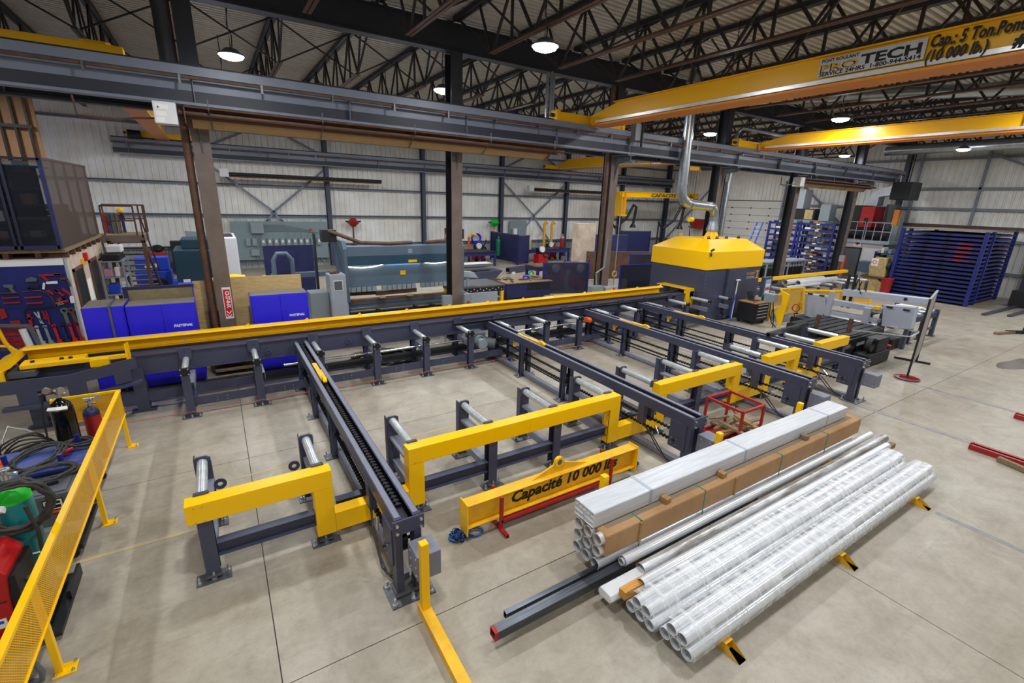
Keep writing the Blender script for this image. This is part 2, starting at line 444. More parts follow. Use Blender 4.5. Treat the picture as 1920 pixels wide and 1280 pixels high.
def ribwall(u0, u1, z0, z1, fixed, axis, sgn, pitch=0.3, h=0.05, gap=None):
    """vertical ribs; axis 'y' wall lies in plane y=fixed and runs along x"""
    b = MB(); us = []; n = int(round((u1-u0)/pitch))
    for i in range(n):
        u = u0+i*pitch
        us += [(u, 0), (u+pitch*.62, 0), (u+pitch*.70, h), (u+pitch*.92, h)]
    us.append((u1, 0)); v = []; f = []
    for u, d in us:
        for z in (z0, z1): v.append((u, fixed+sgn*d, z) if axis == 'y' else (fixed+sgn*d, u, z))
    for i in range(len(us)-1): f.append((2*i, 2*i+2, 2*i+3, 2*i+1))
    b.v = v; b.f = f; b.mi = [0]*len(f); return b
wb = struct('wall_back', ribwall(X0, X1, 0, ZR, Y1, 'y', -1), 'liner')
wr = struct('wall_right', ribwall(Y0, Y1, 0, ZR, X1, 'x', -1), 'liner')
struct('wall_left', ribwall(Y0, Y1, 0, ZR, X0, 'x', 1), 'liner')
struct('wall_front', ribwall(X0, X1, 0, ZR, Y0, 'y', 1), 'liner')
# grey painted band and the horizontal girts on the walls
for z in (1.25, 2.93, 4.54, 7.25):
    ob('girt', MB().chan((-12, Y1-.13, z), (35.8, Y1-.13, z), 0.16, 0.13, 0.012), 'girt', wb)
    ob('girt', MB().chan((X1-.13, -8, z), (X1-.13, 30.5, z), 0.16, 0.13, 0.012), 'girt', wr)
ob('grey_band', ribwall(X0, X1, 0.0, 1.25, Y1-.045, 'y', -1), 'liner_grey', wb)
for x in (0, 6, 12, 18, 24, 30):
    ob('wall_column', MB().ibeam((x, Y1-.33, 0), (x, Y1-.33, 8.6), 0.24, 0.3, 0.02, 0.014, (0,1,0)), 'wall_column', wb)
ob('wall_column', MB().ibeam((35.7, Y1-.33, 0), (35.7, Y1-.33, 8.6), 0.28, 0.3, 0.02, 0.014, (0,1,0)), 'wall_column', wb)
for y in (24.9, 19.2, 12.6, 6.2, 0.5):
    ob('wall_column', MB().ibeam((X1-.3, y, 0), (X1-.3, y, 8.6), 0.24, 0.3, 0.02, 0.014, (1,0,0)), 'wall_column', wr)
def xbrace(a, c, par, sg=1):
    ob('brace', MB().angle(a, c, 0.11, 0.012, side=sg), 'girt', par)
yb = Y1-.22
for xa, xc in ((0.1, 5.9), (18.1, 23.9)):
    xbrace((xa, yb, 5.5), ((xa+xc)/2+.1, yb, 3.0), wb); xbrace((xc, yb, 5.5), ((xa+xc)/2-.1, yb, 3.0), wb, -1)
    xbrace((xa, yb, 6.3), ((xa+xc)/2-1, yb, 7.2), wb); xbrace((xc, yb, 6.3), ((xa+xc)/2+1, yb, 7.2), wb, -1)
    xbrace(((xa+xc)/2, yb, 3.0), (xa+.4, yb, 0.2), wb) ; xbrace(((xa+xc)/2, yb, 3.0), (xc-.4, yb, 0.2), wb, -1)
xbrace((X1-.25, 30.2, 1.0), (X1-.25, 25.2, 6.4), wr); xbrace((X1-.25, 18.9, 6.2), (X1-.25, 15.6, 3.4), wr)
# frame of a blanked-off opening above the sheet rack
for y in (12.0, 9.1, 6.3): ob('wall_stud', MB().bar((X1-.25, y, 3.6), (X1-.25, y, 7.6), 0.12, 0.12), 'girt', wr)
ob('girt', MB().bar((X1-.25, 5.9, 3.62), (X1-.25, 12.3, 3.62), 0.14, 0.12), 'rust', wr)
ob('girt', MB().bar((X1-.25, 5.9, 5.65), (X1-.25, 13, 5.65), 0.12, 0.12), 'girt', wr)
ob('wall_brace', MB().bar((X1-.3, 9, 7.4), (X1-.3, 6.6, 6.3), 0.12), 'girt', wr)
# overhead sectional door in the right wall
d = struct('door_1', MB().box(X1-.16, X1-.12, 19.75, 24.55, 0, 4.82), 'dark_steel')
for k in range(9):
    z = 0.53*k
    ob('door_panel', MB().box(X1-.22, X1-.14, 19.8, 24.5, z+.008, z+.522), 'door_white', d, bevel=.01)
    if k in (5, 6, 7, 8):
        for yy in (20.6, 22.1, 23.7): ob('hinge', MB().box(X1-.25, X1-.21, yy-.04, yy+.04, z-.05, z+.05), 'dark_steel', d)
for y in (19.68, 24.62): ob('door_track', MB().bar((X1-.25, y, 0), (X1-.25, y, 6.2), 0.1, 0.12), 'girt', d)
# personnel and overhead door further right, window letting in daylight at the far left
d2 = struct('door_2', MB().box(X1-.16, X1-.12, 1.2, 5.3, 0, 4.2), 'dark_steel')
for k in range(8): ob('door_panel', MB().box(X1-.22, X1-.14, 1.25, 5.25, 0.525*k+.008, 0.525*k+.517), 'door_white', d2, bevel=.01)
w1 = struct('window_1', MB().box(X0+.04, X0+.12, 26.0, 29.5, 1.4, 1.5).box(X0+.04, X0+.12, 26.0, 29.5, 4.2, 4.3).box(X0+.04, X0+.12, 25.95, 26.05, 1.4, 4.3).box(X0+.04, X0+.12, 29.45, 29.55, 1.4, 4.3), 'girt')
ob('pane', MB().box(X0+.06, X0+.08, 26.05, 29.45, 1.5, 4.2), 'daylight', w1)

# ---------------------------------------------------------------- roof steel
def girder(y, z0, z1, x0, x1):
    struct('roof_beam', MB().ibeam((x0, y, (z0+z1)/2), (x1, y, (z0+z1)/2), 0.3, z1-z0, 0.03, 0.02), 'roof_steel')
girder(12.8, 7.9, 8.56, -12, 36)
girder(30.3, 7.9, 8.56, -12, 36)
girder(-5.2, 7.9, 8.56, -12, 36)
zt, zb = 8.64, 7.45
JM = {}
def joist(x, ya, yc, detail):
    J = struct('roof_joist', MB().box(x-.09, x-.012, ya, yc, zt-.06, zt+.05).box(x+.012, x+.09, ya, yc, zt-.06, zt+.05), 'roof_steel')
    ym, yM = ya+1.9, yc-1.9
    ob('bottom_chord', MB().angle((x+.01, ym, zb), (x+.01, yM, zb), 0.07, 0.01).angle((x-.01, ym, zb), (x-.01, yM, zb), 0.07, 0.01, side=-1), 'primer' if detail else 'joist_steel', J)
    n = 8; st = (yM-ym)/n; segs = []
    for k in range(n):
        y = ym+k*st
        segs += [((x, y, zb+.03), (x, y+st/2, zt-.03)), ((x, y+st/2, zt-.03), (x, y+st, zb+.03)), ((x, y+st/2, zb+.03), (x, y+st/2, zt-.03))]
    ends = [((x, ym, zb+.03), (x, ya+.15, zt-.03)), ((x, yM, zb+.03), (x, yc-.15, zt-.03)), ((x, ym, zb+.03), (x, ym-.6, zt-.03)), ((x, yM, zb+.03), (x, yM+.6, zt-.03))]
    if detail:
        for i, (p, q) in enumerate(segs[:3]):
            if i not in JM:
                d0 = Vector((x, ym, 0)); w = MB(); w.bar(Vector(p)-d0, Vector(q)-d0, 0.06, 0.045, (1,0,0)); w2 = ob('web_member', w, 'joist_steel', J); w2.location = d0; JM[i] = w2
        for k in range(n):
            for i in range(3): share('web_member', JM[i], (x, ym+k*st, 0), J)
        for p, q in ends: ob('web_member', MB().bar(p, q, 0.055, 0.04, (1,0,0)), 'joist_steel', J)
    else:
        w = MB()
        for p, q in segs+ends: w.bar(p, q, 0.055, 0.04, (1,0,0))
        ob('web', w, 'joist_steel', J)
for k in range(-5, 18):
    x = 2.0*k
    if x >= -2: joist(x, -5.05, 12.65, 2 <= x <= 20)
    joist(x, 12.95, 30.15, 0 <= x <= 14)
# bridging rods between the joists
for y in (15.2, 21.5, 27.5, 9.4, 3.5):
    for k in range(-5, 17) if y > 12 else range(0, 17):
        x = 2.0*k
        struct('roof_bridging', MB().bar((x+.05, y, zt-.1), (x+1.95, y, zb+.08), 0.035).bar((x+.05, y, zb+.08), (x+1.95, y, zt-.1), 0.035), 'joist_steel')
# ---------------------------------------------------------------- columns down the middle
for i, x in enumerate((0, 6, 12, 18, 24, 30)):
    c = struct('column', MB().ibeam((x, 12.825, 0.03), (x, 12.825, 7.9), 0.32, 0.40, 0.022, 0.016, (0,1,0)), 'roof_steel')  # dark body tone: black paint plus the shade of the web recess
    ob('front_flange', MB().box(x-.165, x+.165, 12.6, 12.625, .03, 5.8), 'brown_steel', c)
    ob('base_plate', MB().box(x-.24, x+.24, 12.54, 13.08, 0, 0.03), 'dark_steel', c)
    ob('bracket', MB().prism([(12.6, 5.72), (12.6, 4.95), (12.45, 5.5), (11.9, 5.6), (11.9, 5.76), (12.6, 5.76)], 'x', x-.015, x+.015).box(x-.16, x+.16, 11.88, 12.6, 5.74, 5.78), 'grey_dark', c)
    ob('upper_cover', MB().box(x-.165, x+.165, 12.585, 12.6, 5.8, 7.9), 'roof_steel', c)
    if x in (12, 0): ob('drain_pipe', MB().tube((x-.27, 12.72, 0.05), (x-.27, 12.72, 7.9), 0.08, 14), 'rust', c, smooth=True)
# runway beams (crane rails) either side of the columns and along the back wall
def runway(y, z0, z1, x0, x1, red=True, m='runway_steel'):
    zc = (z0+z1)/2
    rw = struct('crane_runway_beam', MB().ibeam((x0, y, zc), (x1, y, zc), 0.26, z1-z0, 0.05, 0.014), m)
    if red: ob('web_shade_strip', MB().box(x0, x1, y-.02, y-.008, z0+.06, z0+.27), 'rail_dark', rw)  # dark strip laid over the lower web, standing in for its band of shade
    ob('cap_channel', MB().chan((x0, y, z1-.04), (x1, y, z1-.04), 0.16, 0.40, 0.014, up=(0,1,0), side=-1), 'runway_steel', rw)
    ob('rail', MB().box(x0, x1, y-.03, y+.03, z1+.04, z1+.1), 'dark_steel', rw)
    if red:
        for k, dz in enumerate((-.19,)): ob('conductor_bar', MB().box(x0, x1, y-.25, y-.22, z1+dz, z1+dz+.05), 'rust', rw)
        x = x0+.6
        src = None
        while x < x1:
            if src is None: src = ob('hanger', MB().box(x-.02, x+.02, y-.27, y-.12, z1-.21, z1-.17).box(x-.02, x+.02, y-.28, y-.26, z1-.3, z1-.13), 'steel_plate', rw); sx0 = x
            else: share('hanger', src, (x-sx0, 0, 0), rw)
            x += 1.4
    x = math.ceil(x0/3)*3
    while x < x1:
        ob('stiffener', MB().box(x-.006, x+.006, y-.12, y+.12, z0+.05, z1-.05), 'runway_steel', rw); x += 3
    return rw
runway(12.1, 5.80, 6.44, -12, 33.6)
runway(13.35, 5.80, 6.44, -12, 33.6, False, 'rail_dark')
runway(Y1-.6, 5.75, 6.42, -3.6, 35.9)
# ================================================================ lamps
def lamp(x, y, label, z=LAMP_Z):
    t = thing('high_bay_light', label, 'lamp', (0,0,0), 'round high bay lamps under the roof', world=False)
    ob('housing', MB().lathe([(0.05, 0.16), (0.13, 0.13), (0.2, 0.06), (0.27, 0.03), (0.27, 0.0), (0.2, 0.0)], n=20), 'grey_dark', t, smooth=True)
    ob('lens', MB().lathe([(0.01, -0.085), (0.12, -0.08), (0.22, -0.045), (0.25, 0.0)], n=20), 'lens', t, smooth=True)
    ob('hook', MB().path([(0,0,.16), (0,0.03,.22), (0,0,.27)], 0.012), 'steel_plate', t)
    ob('cord', MB().path([(0.03,0,.16), (0.05,0.02,.4), (-.02,0.03,.6), (.02,0,.9), (0,0,ZR-z)], 0.012), 'black', t)
    ob('chain', MB().tube((0,0,.27), (0,0,ZR-z), 0.008, 5), 'steel_plate', t)
    t.location = (x, y, z); return t
ORD = ('first', 'second', 'third', 'fourth', 'fifth', 'sixth', 'seventh', 'eighth', 'ninth')
L0 = None
named = {(0.82, 13.4): 'lit round lamp hanging left of the middle columns, over the left crane rail',
         (5.95, 8.5): 'brightest lit round lamp, hanging on this side of the big roof girder',
         (5.95, 13.4): 'lit round lamp just left of the second brown column',
         (23.8, 13.4): 'small lit lamp seen between the two long yellow crane girders',
         (29.5, 8.5): 'lit lamp under the far yellow crane girder, above the blue sheet rack',
         (-5.5, 23.7): 'flat lit lamp beside the orange-lit crane girder at the far left'}
for lx in LAMP_X:
    for ly in LAMP_Y:
        if ly < 0 or (lx < -2 and ly < 20) or (lx > 12 and ly < 3): continue
        lb = named.get((lx, ly), f'lit round lamp, {ORD[LAMP_X.index(lx)]} along the {ORD[len(LAMP_Y)-1-LAMP_Y.index(ly)]} lamp row from the back wall')
        if L0 is None: L0 = lamp(lx, ly, lb)
        else: dup(L0, (lx, ly, LAMP_Z), lb)

# ================================================================ overhead cranes
def bridge(name, label, xf, xb, z0, z1, ya, yc, texts=True, num='# 1', truck_at=(12.1,), mt='crane_yellow', sticker=None, group='yellow crane girders overhead'):
    """box girder running along y, web face towards -x at xf"""
    t = thing(name, label, 'crane', ((xf+xb)/2, yc, z0), group)
    h = z1-z0
    sl = 1.1  # the girder gets shallower at its end
    poly = [(ya, z0), (yc-.35, z0), (yc-.2, z0+.06), (yc-.2, z0+h*.55), (yc-.2-sl, z1), (ya, z1)]
    ob('girder', MB().prism(poly, 'x', xf, xb).prism([(ya, z1), (yc-.1-sl, z1), (yc-.1-sl, z1+.025), (ya, z1+.025)], 'x', xf-.07, xb+.07), mt, t, bevel=.006)
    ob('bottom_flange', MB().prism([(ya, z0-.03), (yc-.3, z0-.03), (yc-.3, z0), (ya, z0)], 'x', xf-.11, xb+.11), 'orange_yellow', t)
    ob('festoon_track', MB().box(xf-.07, xf-.02, ya, yc-.5, z0+.045, z0+.115), 'alu', t)
    xm = (xf+xb)/2
    for ty in truck_at:
        e = ob('end_truck', MB().box(xm-1.25, xm+1.25, ty-.12, ty+.12, z0+.04, z0+.30).box(xm-1.38, xm-1.25, ty-.16, ty+.16, z0+.03, z0+.34).box(xm+1.25, xm+1.38, ty-.16, ty+.16, z0+.03, z0+.34), mt, t, bevel=.01)
        ob('wheel', MB().tube((xm-1.0, ty-.05, z0+.1), (xm-1.0, ty+.05, z0+.1), 0.12, 14).tube((xm+1.0, ty-.05, z0+.1), (xm+1.0, ty+.05, z0+.1), 0.12, 14), 'dark_steel', e)
        ob('bumper', MB().tube((xm-1.38, ty, z0+.2), (xm-1.5, ty, z0+.2), 0.05, 10).tube((xm+1.38, ty, z0+.2), (xm+1.5, ty, z0+.2), 0.05, 10), 'black', e)
        ob('drive_motor', MB().tube((xm+.75, ty+.2, z0+.2), (xm+.75, ty+.5, z0+.2), 0.1, 12).box(xm+.6, xm+.9, ty+.12, ty+.24, z0+.1, z0+.32), 'black', e)
    return t
c1 = bridge('overhead_crane', 'nearest yellow overhead crane girder with crane maker sticker and black 5 ton lettering', 10.1, 10.45, 6.44, 6.95, -4.0, 12.05)
fx = 10.1-.075
def sticker(t, fx, ya, yb, z0, z1):
    """maker's sticker; ya is the left (far) edge"""
    s = (ya-yb)/1.61
    ob('sticker', MB().box(fx-.002, fx+.002, yb, ya, z0, z1), 'sticker', t)
    xd, ud = (0,-1,0), (0,0,1); h = z1-z0; w = ya-yb; x = fx-.004
    text('lettering', 'PONT ROULANT', .25*h, (x, ya-.02*w, z1-.22*h), xd, ud, 'text_black', t, bold=.002, width=.38*w)
    text('lettering', 'PRO', .50*h, (x, ya-.015*w, z0+.31*h), xd, ud, 'text_black', t, bold=.008, width=.39*w)
    text('lettering', 'PRO', .50*h, (x-.002, ya-.02*w, z0+.32*h), xd, ud, 'text_yellow', t, bold=.002, width=.38*w)
    text('lettering', 'TECH', .68*h, (x, ya-.43*w, z0+.33*h), xd, ud, 'text_black', t, bold=.008, width=.54*w)
    text('lettering', 'SERVICE 24HRS  1-800-944-5414', .30*h, (x, ya-.015*w, z0+.06*h), xd, ud, 'text_black', t, bold=.003, width=.96*w)
def capacity(t, fx, y, z1, s=1.0, num='# 1'):
    xd, ud = (0,-1,0), (0,0,1); x = fx-.004
    text('lettering', 'Cap.: 5 Ton.Pont Roulant', .235*s, (x, y-.02, z1-.18*s), xd, ud, 'text_black', t, shear=.16, bold=.006*s, width=1.6*s, heavy=.0035*s)
    text('lettering', '(10 000 lb.)', .23*s, (x, y, z1-.385*s), xd, ud, 'text_black', t, shear=.16, bold=.006*s, width=.74*s, heavy=.0035*s)
    text('lettering', num, .22*s, (x, y-1.02*s, z1-.385*s), xd, ud, 'text_black', t, shear=.16, bold=.012*s)
sticker(c1, 10.03, 5.33, 3.72, 6.59, 6.90)
capacity(c1, 10.03, 3.70, 6.92)
ob('junction_box', MB().box(11.9, 12.2, 11.7, 11.95, 6.2, 6.7), 'grey_box', c1)
ob('pickup_arm', MB().bar((12.15, 11.65, 6.72), (12.15, 11.65, 6.0), 0.05).bar((12.15, 11.65, 6.7), (12.15, 12.0, 6.7), 0.05), 'dark_steel', c1)
c2 = bridge('overhead_crane', 'second yellow overhead crane girder, ending over the grey band saw', 19.0, 19.35, 6.46, 6.92, -4.0, 12.05)
sticker(c2, 18.93, 4.35, 2.7, 6.60, 6.90)
capacity(c2, 18.93, 2.65, 6.92, num='# 3')
ob('walkway', MB().box(19.4, 19.9, 8.5, 11.6, 6.9, 6.94).bar((19.9, 8.5, 7.0), (19.9, 11.6, 7.0), .04), 'steel_plate', c2)
c3 = bridge('overhead_crane', 'far yellow overhead crane girder between the third column and the jib arm', 22.7, 23.1, 6.52, 7.2, 13.75, 30.1, truck_at=(30.05,))
sticker(c3, 22.63, 23.6, 20.95, 6.68, 7.13)
capacity(c3, 22.63, 20.85, 7.18, s=1.5, num='# 2')
ob('hoist', MB().box(22.6, 23.2, 17.3, 17.9, 6.1, 6.5), 'yellow', c3)
ob('hoist_motor', MB().tube((22.9, 16.6, 6.25), (22.9, 17.3, 6.25), .18, 14), 'black', c3)
ob('hoist_rope', MB().tube((22.9, 17.6, 3.6), (22.9, 17.6, 6.1), .012, 6), 'dark_steel', c3)
ob('hook_block', MB().box(22.78, 23.02, 17.52, 17.68, 3.4, 3.62).tube((22.76, 17.6, 3.5), (23.04, 17.6, 3.5), .13, 14), 'yellow', c3)
ob('hook', MB().path([(22.9,17.6,3.4),(22.9,17.6,3.25),(23.0,17.6,3.15),(22.9,17.6,3.05),(22.8,17.6,3.15)], .03), 'black', c3)
ob('sling', MB().path([(22.9,17.6,3.1),(22.8,17.5,2.6),(22.9,17.65,2.35),(23.0,17.6,2.6),(22.9,17.6,3.1)], .02), 'black', c3)
c4 = bridge('overhead_crane', 'brown-lit crane girder at the far left, seen from below', -1.75, -1.4, 6.5, 7.0, 13.6, 30.1, truck_at=(30.1,), mt='crane_yellow')
ob('end_truck', MB().box(-4.6, -1.1, 13.22, 13.48, 6.56, 6.9), 'crane_yellow', c4, bevel=.01)
ob('motor', MB().tube((-2.9, 29.8, 6.62), (-2.4, 29.8, 6.62), 0.2, 14), 'black', c4)

# ================================================================ radiant tube heaters
mat('reflector_lit', '#b99668', 0.45, var=0.1)  # lit tone of the reflector's inner far side
def heater(label, x0, x1, y, z, box=True):
    t = thing('radiant_heater', label, 'heater', ((x0+x1)/2, y, z), 'tube heaters hung under the crane rails')
    o_ = [(y-.20, z+.28), (y-.18, z+.31), (y+.0, z+.34), (y+.22, z+.26), (y+.40, z-.02), (y+.39, z-.025), (y+.21, z+.245), (y-.005, z+.325), (y-.17, z+.297), (y-.19, z+.275)]
    ob('reflector', MB().prism(o_, 'x', x0, x1), 'rust', t)
    ob('reflector_lit_side', MB().prism([(y+.27, z+.14), (y+.385, z-.02), (y+.38, z-.025), (y+.265, z+.13)], 'x', x0+.1, x1-.1), 'reflector_lit', t)  # inner far side of the reflector, painted tan as if lit
    ob('end_cap', MB().box(x0-.01, x0+.01, y-.18, y+.36, z, z+.3), 'primer', t)
    ob('burner_tube', MB().tube((x0-.1, y-.03, z+.2), (x1+.25, y-.03, z+.2), .05, 12), 'primer', t, smooth=True)
    ob('burner_tube', MB().tube((x0-.1, y+.13, z+.16), (x1+.1, y+.13, z+.16), .05, 12), 'primer', t, smooth=True)
    src = None; x = x0+.4
    while x < x1:
        if src is None: src = ob('hanger', MB().bar((x, y-.2, z+.26), (x+.04, y+.39, z-.03), .02).tube((x, y-.19, z+.27), (x, y-.17, z+.46), .012, 6).tube((x, y+.3, z+.1), (x, y+.26, z+.46), .012, 6), 'steel_plate', t); xs = x
        else: share('hanger', src, (x-xs, 0, 0), t)
        x += 2.1
    if box:
        ob('burner_box', MB().box(x0-.48, x0-.12, y-.22, y+.12, z-.05, z+.33), 'white_paint', t, bevel=.01)
        for zz, w in ((.2, .2), (.08, .16), (-.02, .12)): ob('warning_sticker', MB().box(x0-.46+.02, x0-.46+.02+w, y-.224, y-.218, z+zz, z+zz+.08), 'paper', t)
        for k, m in enumerate(('orange', 'black')): ob('sticker_mark', MB().prism([(x0-.42, z+.215), (x0-.38, z+.215), (x0-.40, z+.255)], 'y', y-.2265-.0005*k, y-.2245), m, t)
        ob('gas_hose', MB().path([(x0-.48,y,z+.05),(x0-.8,y,z+.02),(x0-1.1,y,z-.05),(x0-1.6,y,z-.02),(x0-1.62,y,z+.3)], .02), 'primer', t)
    return t
heater('long brown radiant tube heater under the left crane rail', -.2, 8.8, 11.75, 5.42)
heater('brown radiant tube heater under the right end of the crane rail', 22.5, 29.6, 11.75, 5.25)
def wallheater(label, x0, x1, y, z):
    t = thing('wall_heater', label, 'heater', (x0, y, z), 'slim tube heaters along the back wall')
    ob('reflector', MB().prism([(y-.15, z), (y-.1, z+.14), (y+.1, z+.14), (y+.15, z)], 'x', x0, x1), 'dark_steel', t)
    ob('burner_tube', MB().tube((x0, y, z-.05), (x1, y, z-.05), .05, 8), 'rust', t)
    ob('burner_box', MB().box(x0-.4, x0, y-.2, y+.2, z-.1, z+.3), 'white_paint', t)
wallheater('slim tube heater on the back wall left of the second column', 1.0, 9.0, 29.6, 5.0)
wallheater('slim tube heater on the back wall right of the third column', 20.2, 29.0, 29.6, 5.0)
# pipes up the girder
for k, (x, y) in enumerate(((9.06, 12.72), (9.17, 12.68), (9.28, 12.72))):
    solo('conduit_pipe', MB().tube((x, y, 5.9), (x, y, 7.92), .05, 10), 'galv', f'bright vertical conduit, {ORD[k]} of three from the left, between girder and crane rail', 'pipe', 'three conduits side by side', smooth=True)
for k, y in enumerate((12.45, 12.5)):
    solo('conduit_pipe', MB().path([(18.3+k*.1, y, 0.4), (18.3+k*.1, y, 6.9), (18.36+k*.1, y, 7.15), (18.6+k*.1, y, 7.3), (24, y, 7.3)], .06, 10), 'galv', 'silver pipe climbing the fourth column and bending right under the roof, ' + ('left', 'right')[k] + ' of the pair', 'pipe', 'pair of pipes on the fourth column', smooth=True)
solo('duct_pipe', MB().path([(-5,11.0,8.3),(-1.0,11.6,8.35),(-.6,12.1,8.3),(-.4,12.35,8.0),(-.36,12.44,7.5),(-.36,12.45,6.3)], .13, 14), 'roof_steel', 'dark elbow pipe coming down the leftmost column', 'duct', smooth=True)
solo('spiral_duct', MB().tube((30.5, -6, 7.3), (30.5, 11.9, 7.3), .22, 18), 'galv', 'long round silver duct near the far right roof', 'duct', smooth=True)
solo('spiral_duct', MB().tube((22.5, 4.0, 8.0), (16.6, 12.4, 8.0), .2, 18), 'galv', 'round silver duct slanting under the roof between the two cranes', 'duct', smooth=True)

# ================================================================ exhaust duct over the cutting cabin
t = thing('exhaust_duct', 'shiny silver exhaust duct with elbows rising from the yellow cabin roof', 'duct', (16.75, 11.8, 3.1))
ob('transition', MB().lathe([(.30, 3.02), (.19, 3.28), (.19, 3.32)], (16.75,11.8,0), 18), 'yellow', t, smooth=True)
ob('cone', MB().lathe([(.24, 3.3), (.24, 3.36), (.18, 3.6), (.18, 3.72)], (16.75,11.8,0), 18), 'galv', t, smooth=True)
pts = [(16.75,11.8,3.6),(16.75,11.8,3.85),(16.7,11.8,4.02),(16.58,11.8,4.15),(16.4,11.8,4.22),(15.2,11.8,4.28),(14.95,11.8,4.33),(14.75,11.8,4.45),(14.65,11.8,4.62),(14.62,11.8,4.85),(14.5,11.8,8.6)]
ob('duct', MB().path(pts, .17, 18), 'galv', t, smooth=True)
for p, q in (((14.62,11.8,4.95),(14.62,11.8,5.0)),((16.75,11.8,3.75),(16.75,11.8,3.8)),((15.2,11.8,4.28),(15.15,11.8,4.28)),((16.45,11.8,4.22),(16.4,11.8,4.22))):
    ob('collar', MB().tube(p, q, .185, 18), 'galv', t, smooth=True)
ob('roof_hood', MB().lathe([(.3, 8.2), (.18, 8.4), (.18, 8.6)], (14.5,11.8,0), 14), 'galv', t, smooth=True)
# ================================================================ infeed conveyor along the back
def foot(b, x, y, w=.30, d=.16):
    b.box(x-w/2, x+w/2, y-d/2, y+d/2, 0.0, 0.014)
def bolts(b, pts, r=.013, h=.05):
    for x, y in pts: b.tube((x, y, .01), (x, y, .01+h), r, 6); b.tube((x, y, .012), (x, y, .032), r*1.9, 6)
cv = thing('infeed_conveyor', 'long dark infeed roller conveyor with yellow rail running to the cutting cabin', 'conveyor', (6, 11.1, 0))
ob('main_beam', MB().box(-1.62, 14.9, 11.0, 11.3, .72, 1.08).box(-1.62, 14.9, 10.97, 11.5, 1.08, 1.10).box(-1.62, 14.9, 10.98, 11.32, .70, .72), 'navy', cv)
ob('rack_strip', MB().box(-3.3, 14.9, 11.3, 11.45, 1.10, 1.13), 'dark_steel', cv)
def rail_prof(z=1.37): return [(11.5, 1.13), (11.5, z), (11.33, z+.0), (11.30, z-.03), (11.305, z-.04), (11.335, z-.012), (11.488, z-.012), (11.488, 1.142), (11.40, 1.142), (11.40, 1.13)]
src = None
for k in range(12):
    x = .38+1.21*k
    seg = ob('guard_rail', MB().prism(rail_prof(), 'x', x-1.205, x), 'yellow', cv)
    if src is None: src = ob('rail_stop', MB().prism([(x-.1, 1.37), (x+.02, 1.37), (x+.02, 1.375), (x, 1.42), (x-.02, 1.42)], 'y', 11.40, 11.44), 'yellow', cv); xs = x
    else: share('rail_stop', src, (x-xs, 0, 0), cv)
ob('guard_rail', MB().prism(rail_prof(), 'x', -3.2, -.83), 'yellow', cv)
ob('rail_end', MB().prism([(-3.2, 1.37), (-3.5, 1.22), (-3.5, .82), (-3.38, .82), (-3.38, 1.15), (-3.2, 1.24)], 'y', 10.6, 11.5).box(-3.52, -3.3, 10.55, 10.62, .78, 1.2), 'yellow', cv)
# stations
S = {}
for k in range(15):
    x = -.82+1.207*k
    if k == 0:
        y0, y1 = 10.2, 10.98
        S['front_post'] = ob('front_post', MB().ibeam((x, 10.2, .05), (x, 10.2, .93), .12, .13, .012, .01, (0,1,0)).box(x-.07, x+.07, 10.12, 10.135, .06, .93), 'navy', cv)
        S['rear_post'] = ob('rear_post', MB().ibeam((x, 11.1, .05), (x, 11.1, .72), .12, .16, .012, .01, (0,1,0)), 'navy', cv)
        S['bracket'] = ob('bracket', MB().prism([(x-.11, 1.15), (x-.11, .98), (x-.08, .9), (x+.08, .9), (x+.11, .98), (x+.11, 1.15), (x+.09, 1.17), (x-.09, 1.17)], 'y', 10.93, 10.98).tube((x, 10.9, 1.1), (x, 10.94, 1.1), .014, 8), 'navy', cv)
        S['cross_beam'] = ob('cross_beam', MB().chan((x+.07, 10.2, .60), (x+.07, 11.05, .60), .14, .10, .01, up=(1,0,0)), 'navy_light', cv)
        S['low_beam'] = ob('low_beam', MB().box(x-.02, x+.10, 10.26, 11.04, .15, .24), 'navy', cv)
        S['roller'] = ob('roller', MB().tube((x, 10.14, .93), (x, 10.94, .93), .055, 18), 'zinc', cv, smooth=True)
        S['bearing'] = ob('bearing', MB().ring((x, 10.11, .93), .075, .05, .04, 'y', 14).tube((x, 10.07, .93), (x, 10.14, .93), .028, 10).box(x-.085, x+.085, 10.12, 10.15, .86, 1.0), 'black', cv)
        bb = MB(); bb.tube((x-.06,10.08,.98),(x-.06,10.12,.98),.014,6); bb.tube((x+.06,10.08,.98),(x+.06,10.12,.98),.014,6); bb.tube((x-.06,10.08,.88),(x-.06,10.12,.88),.014,6); bb.tube((x+.06,10.08,.88),(x+.06,10.12,.88),.014,6)
        S['bearing_bolt'] = ob('bearing_bolt', bb, 'bolt', cv)
        fb = MB(); foot(fb, x, 10.15, .32, .2); fb.box(x-.07, x+.07, 10.1, 10.2, .03, .045)
        S['foot_plate'] = ob('foot_plate', fb, 'steel_plate', cv)
        fb = MB(); bolts(fb, [(x-.13, 10.1), (x+.13, 10.1), (x, 10.08)], .012, .06)
        S['anchor_bolt'] = ob('anchor_bolt', fb, 'bolt', cv)
    else:
        d = (1.207*k, 0, 0)
        for n, o in S.items():
            if k > 12 and n in ('front_post', 'foot_plate'): continue
            share(n, o, d, cv)
for k in range(13):
    x = -.82+1.207*k
    ob('front_rail', MB().box(x+.065, x+1.14, 10.2, 10.235, .19, .36), 'navy', cv)
    ob('rear_rail', MB().box(x+.065, x+1.14, 11.02, 11.06, .16, .34), 'navy', cv)
    bb = MB()
    for xx in (x+.45, x+.62):
        for zz in (.24, .30): bb.tube((xx, 10.18, zz), (xx, 10.2, zz), .008, 6)
    ob('rail_bolt', bb, 'bolt', cv)
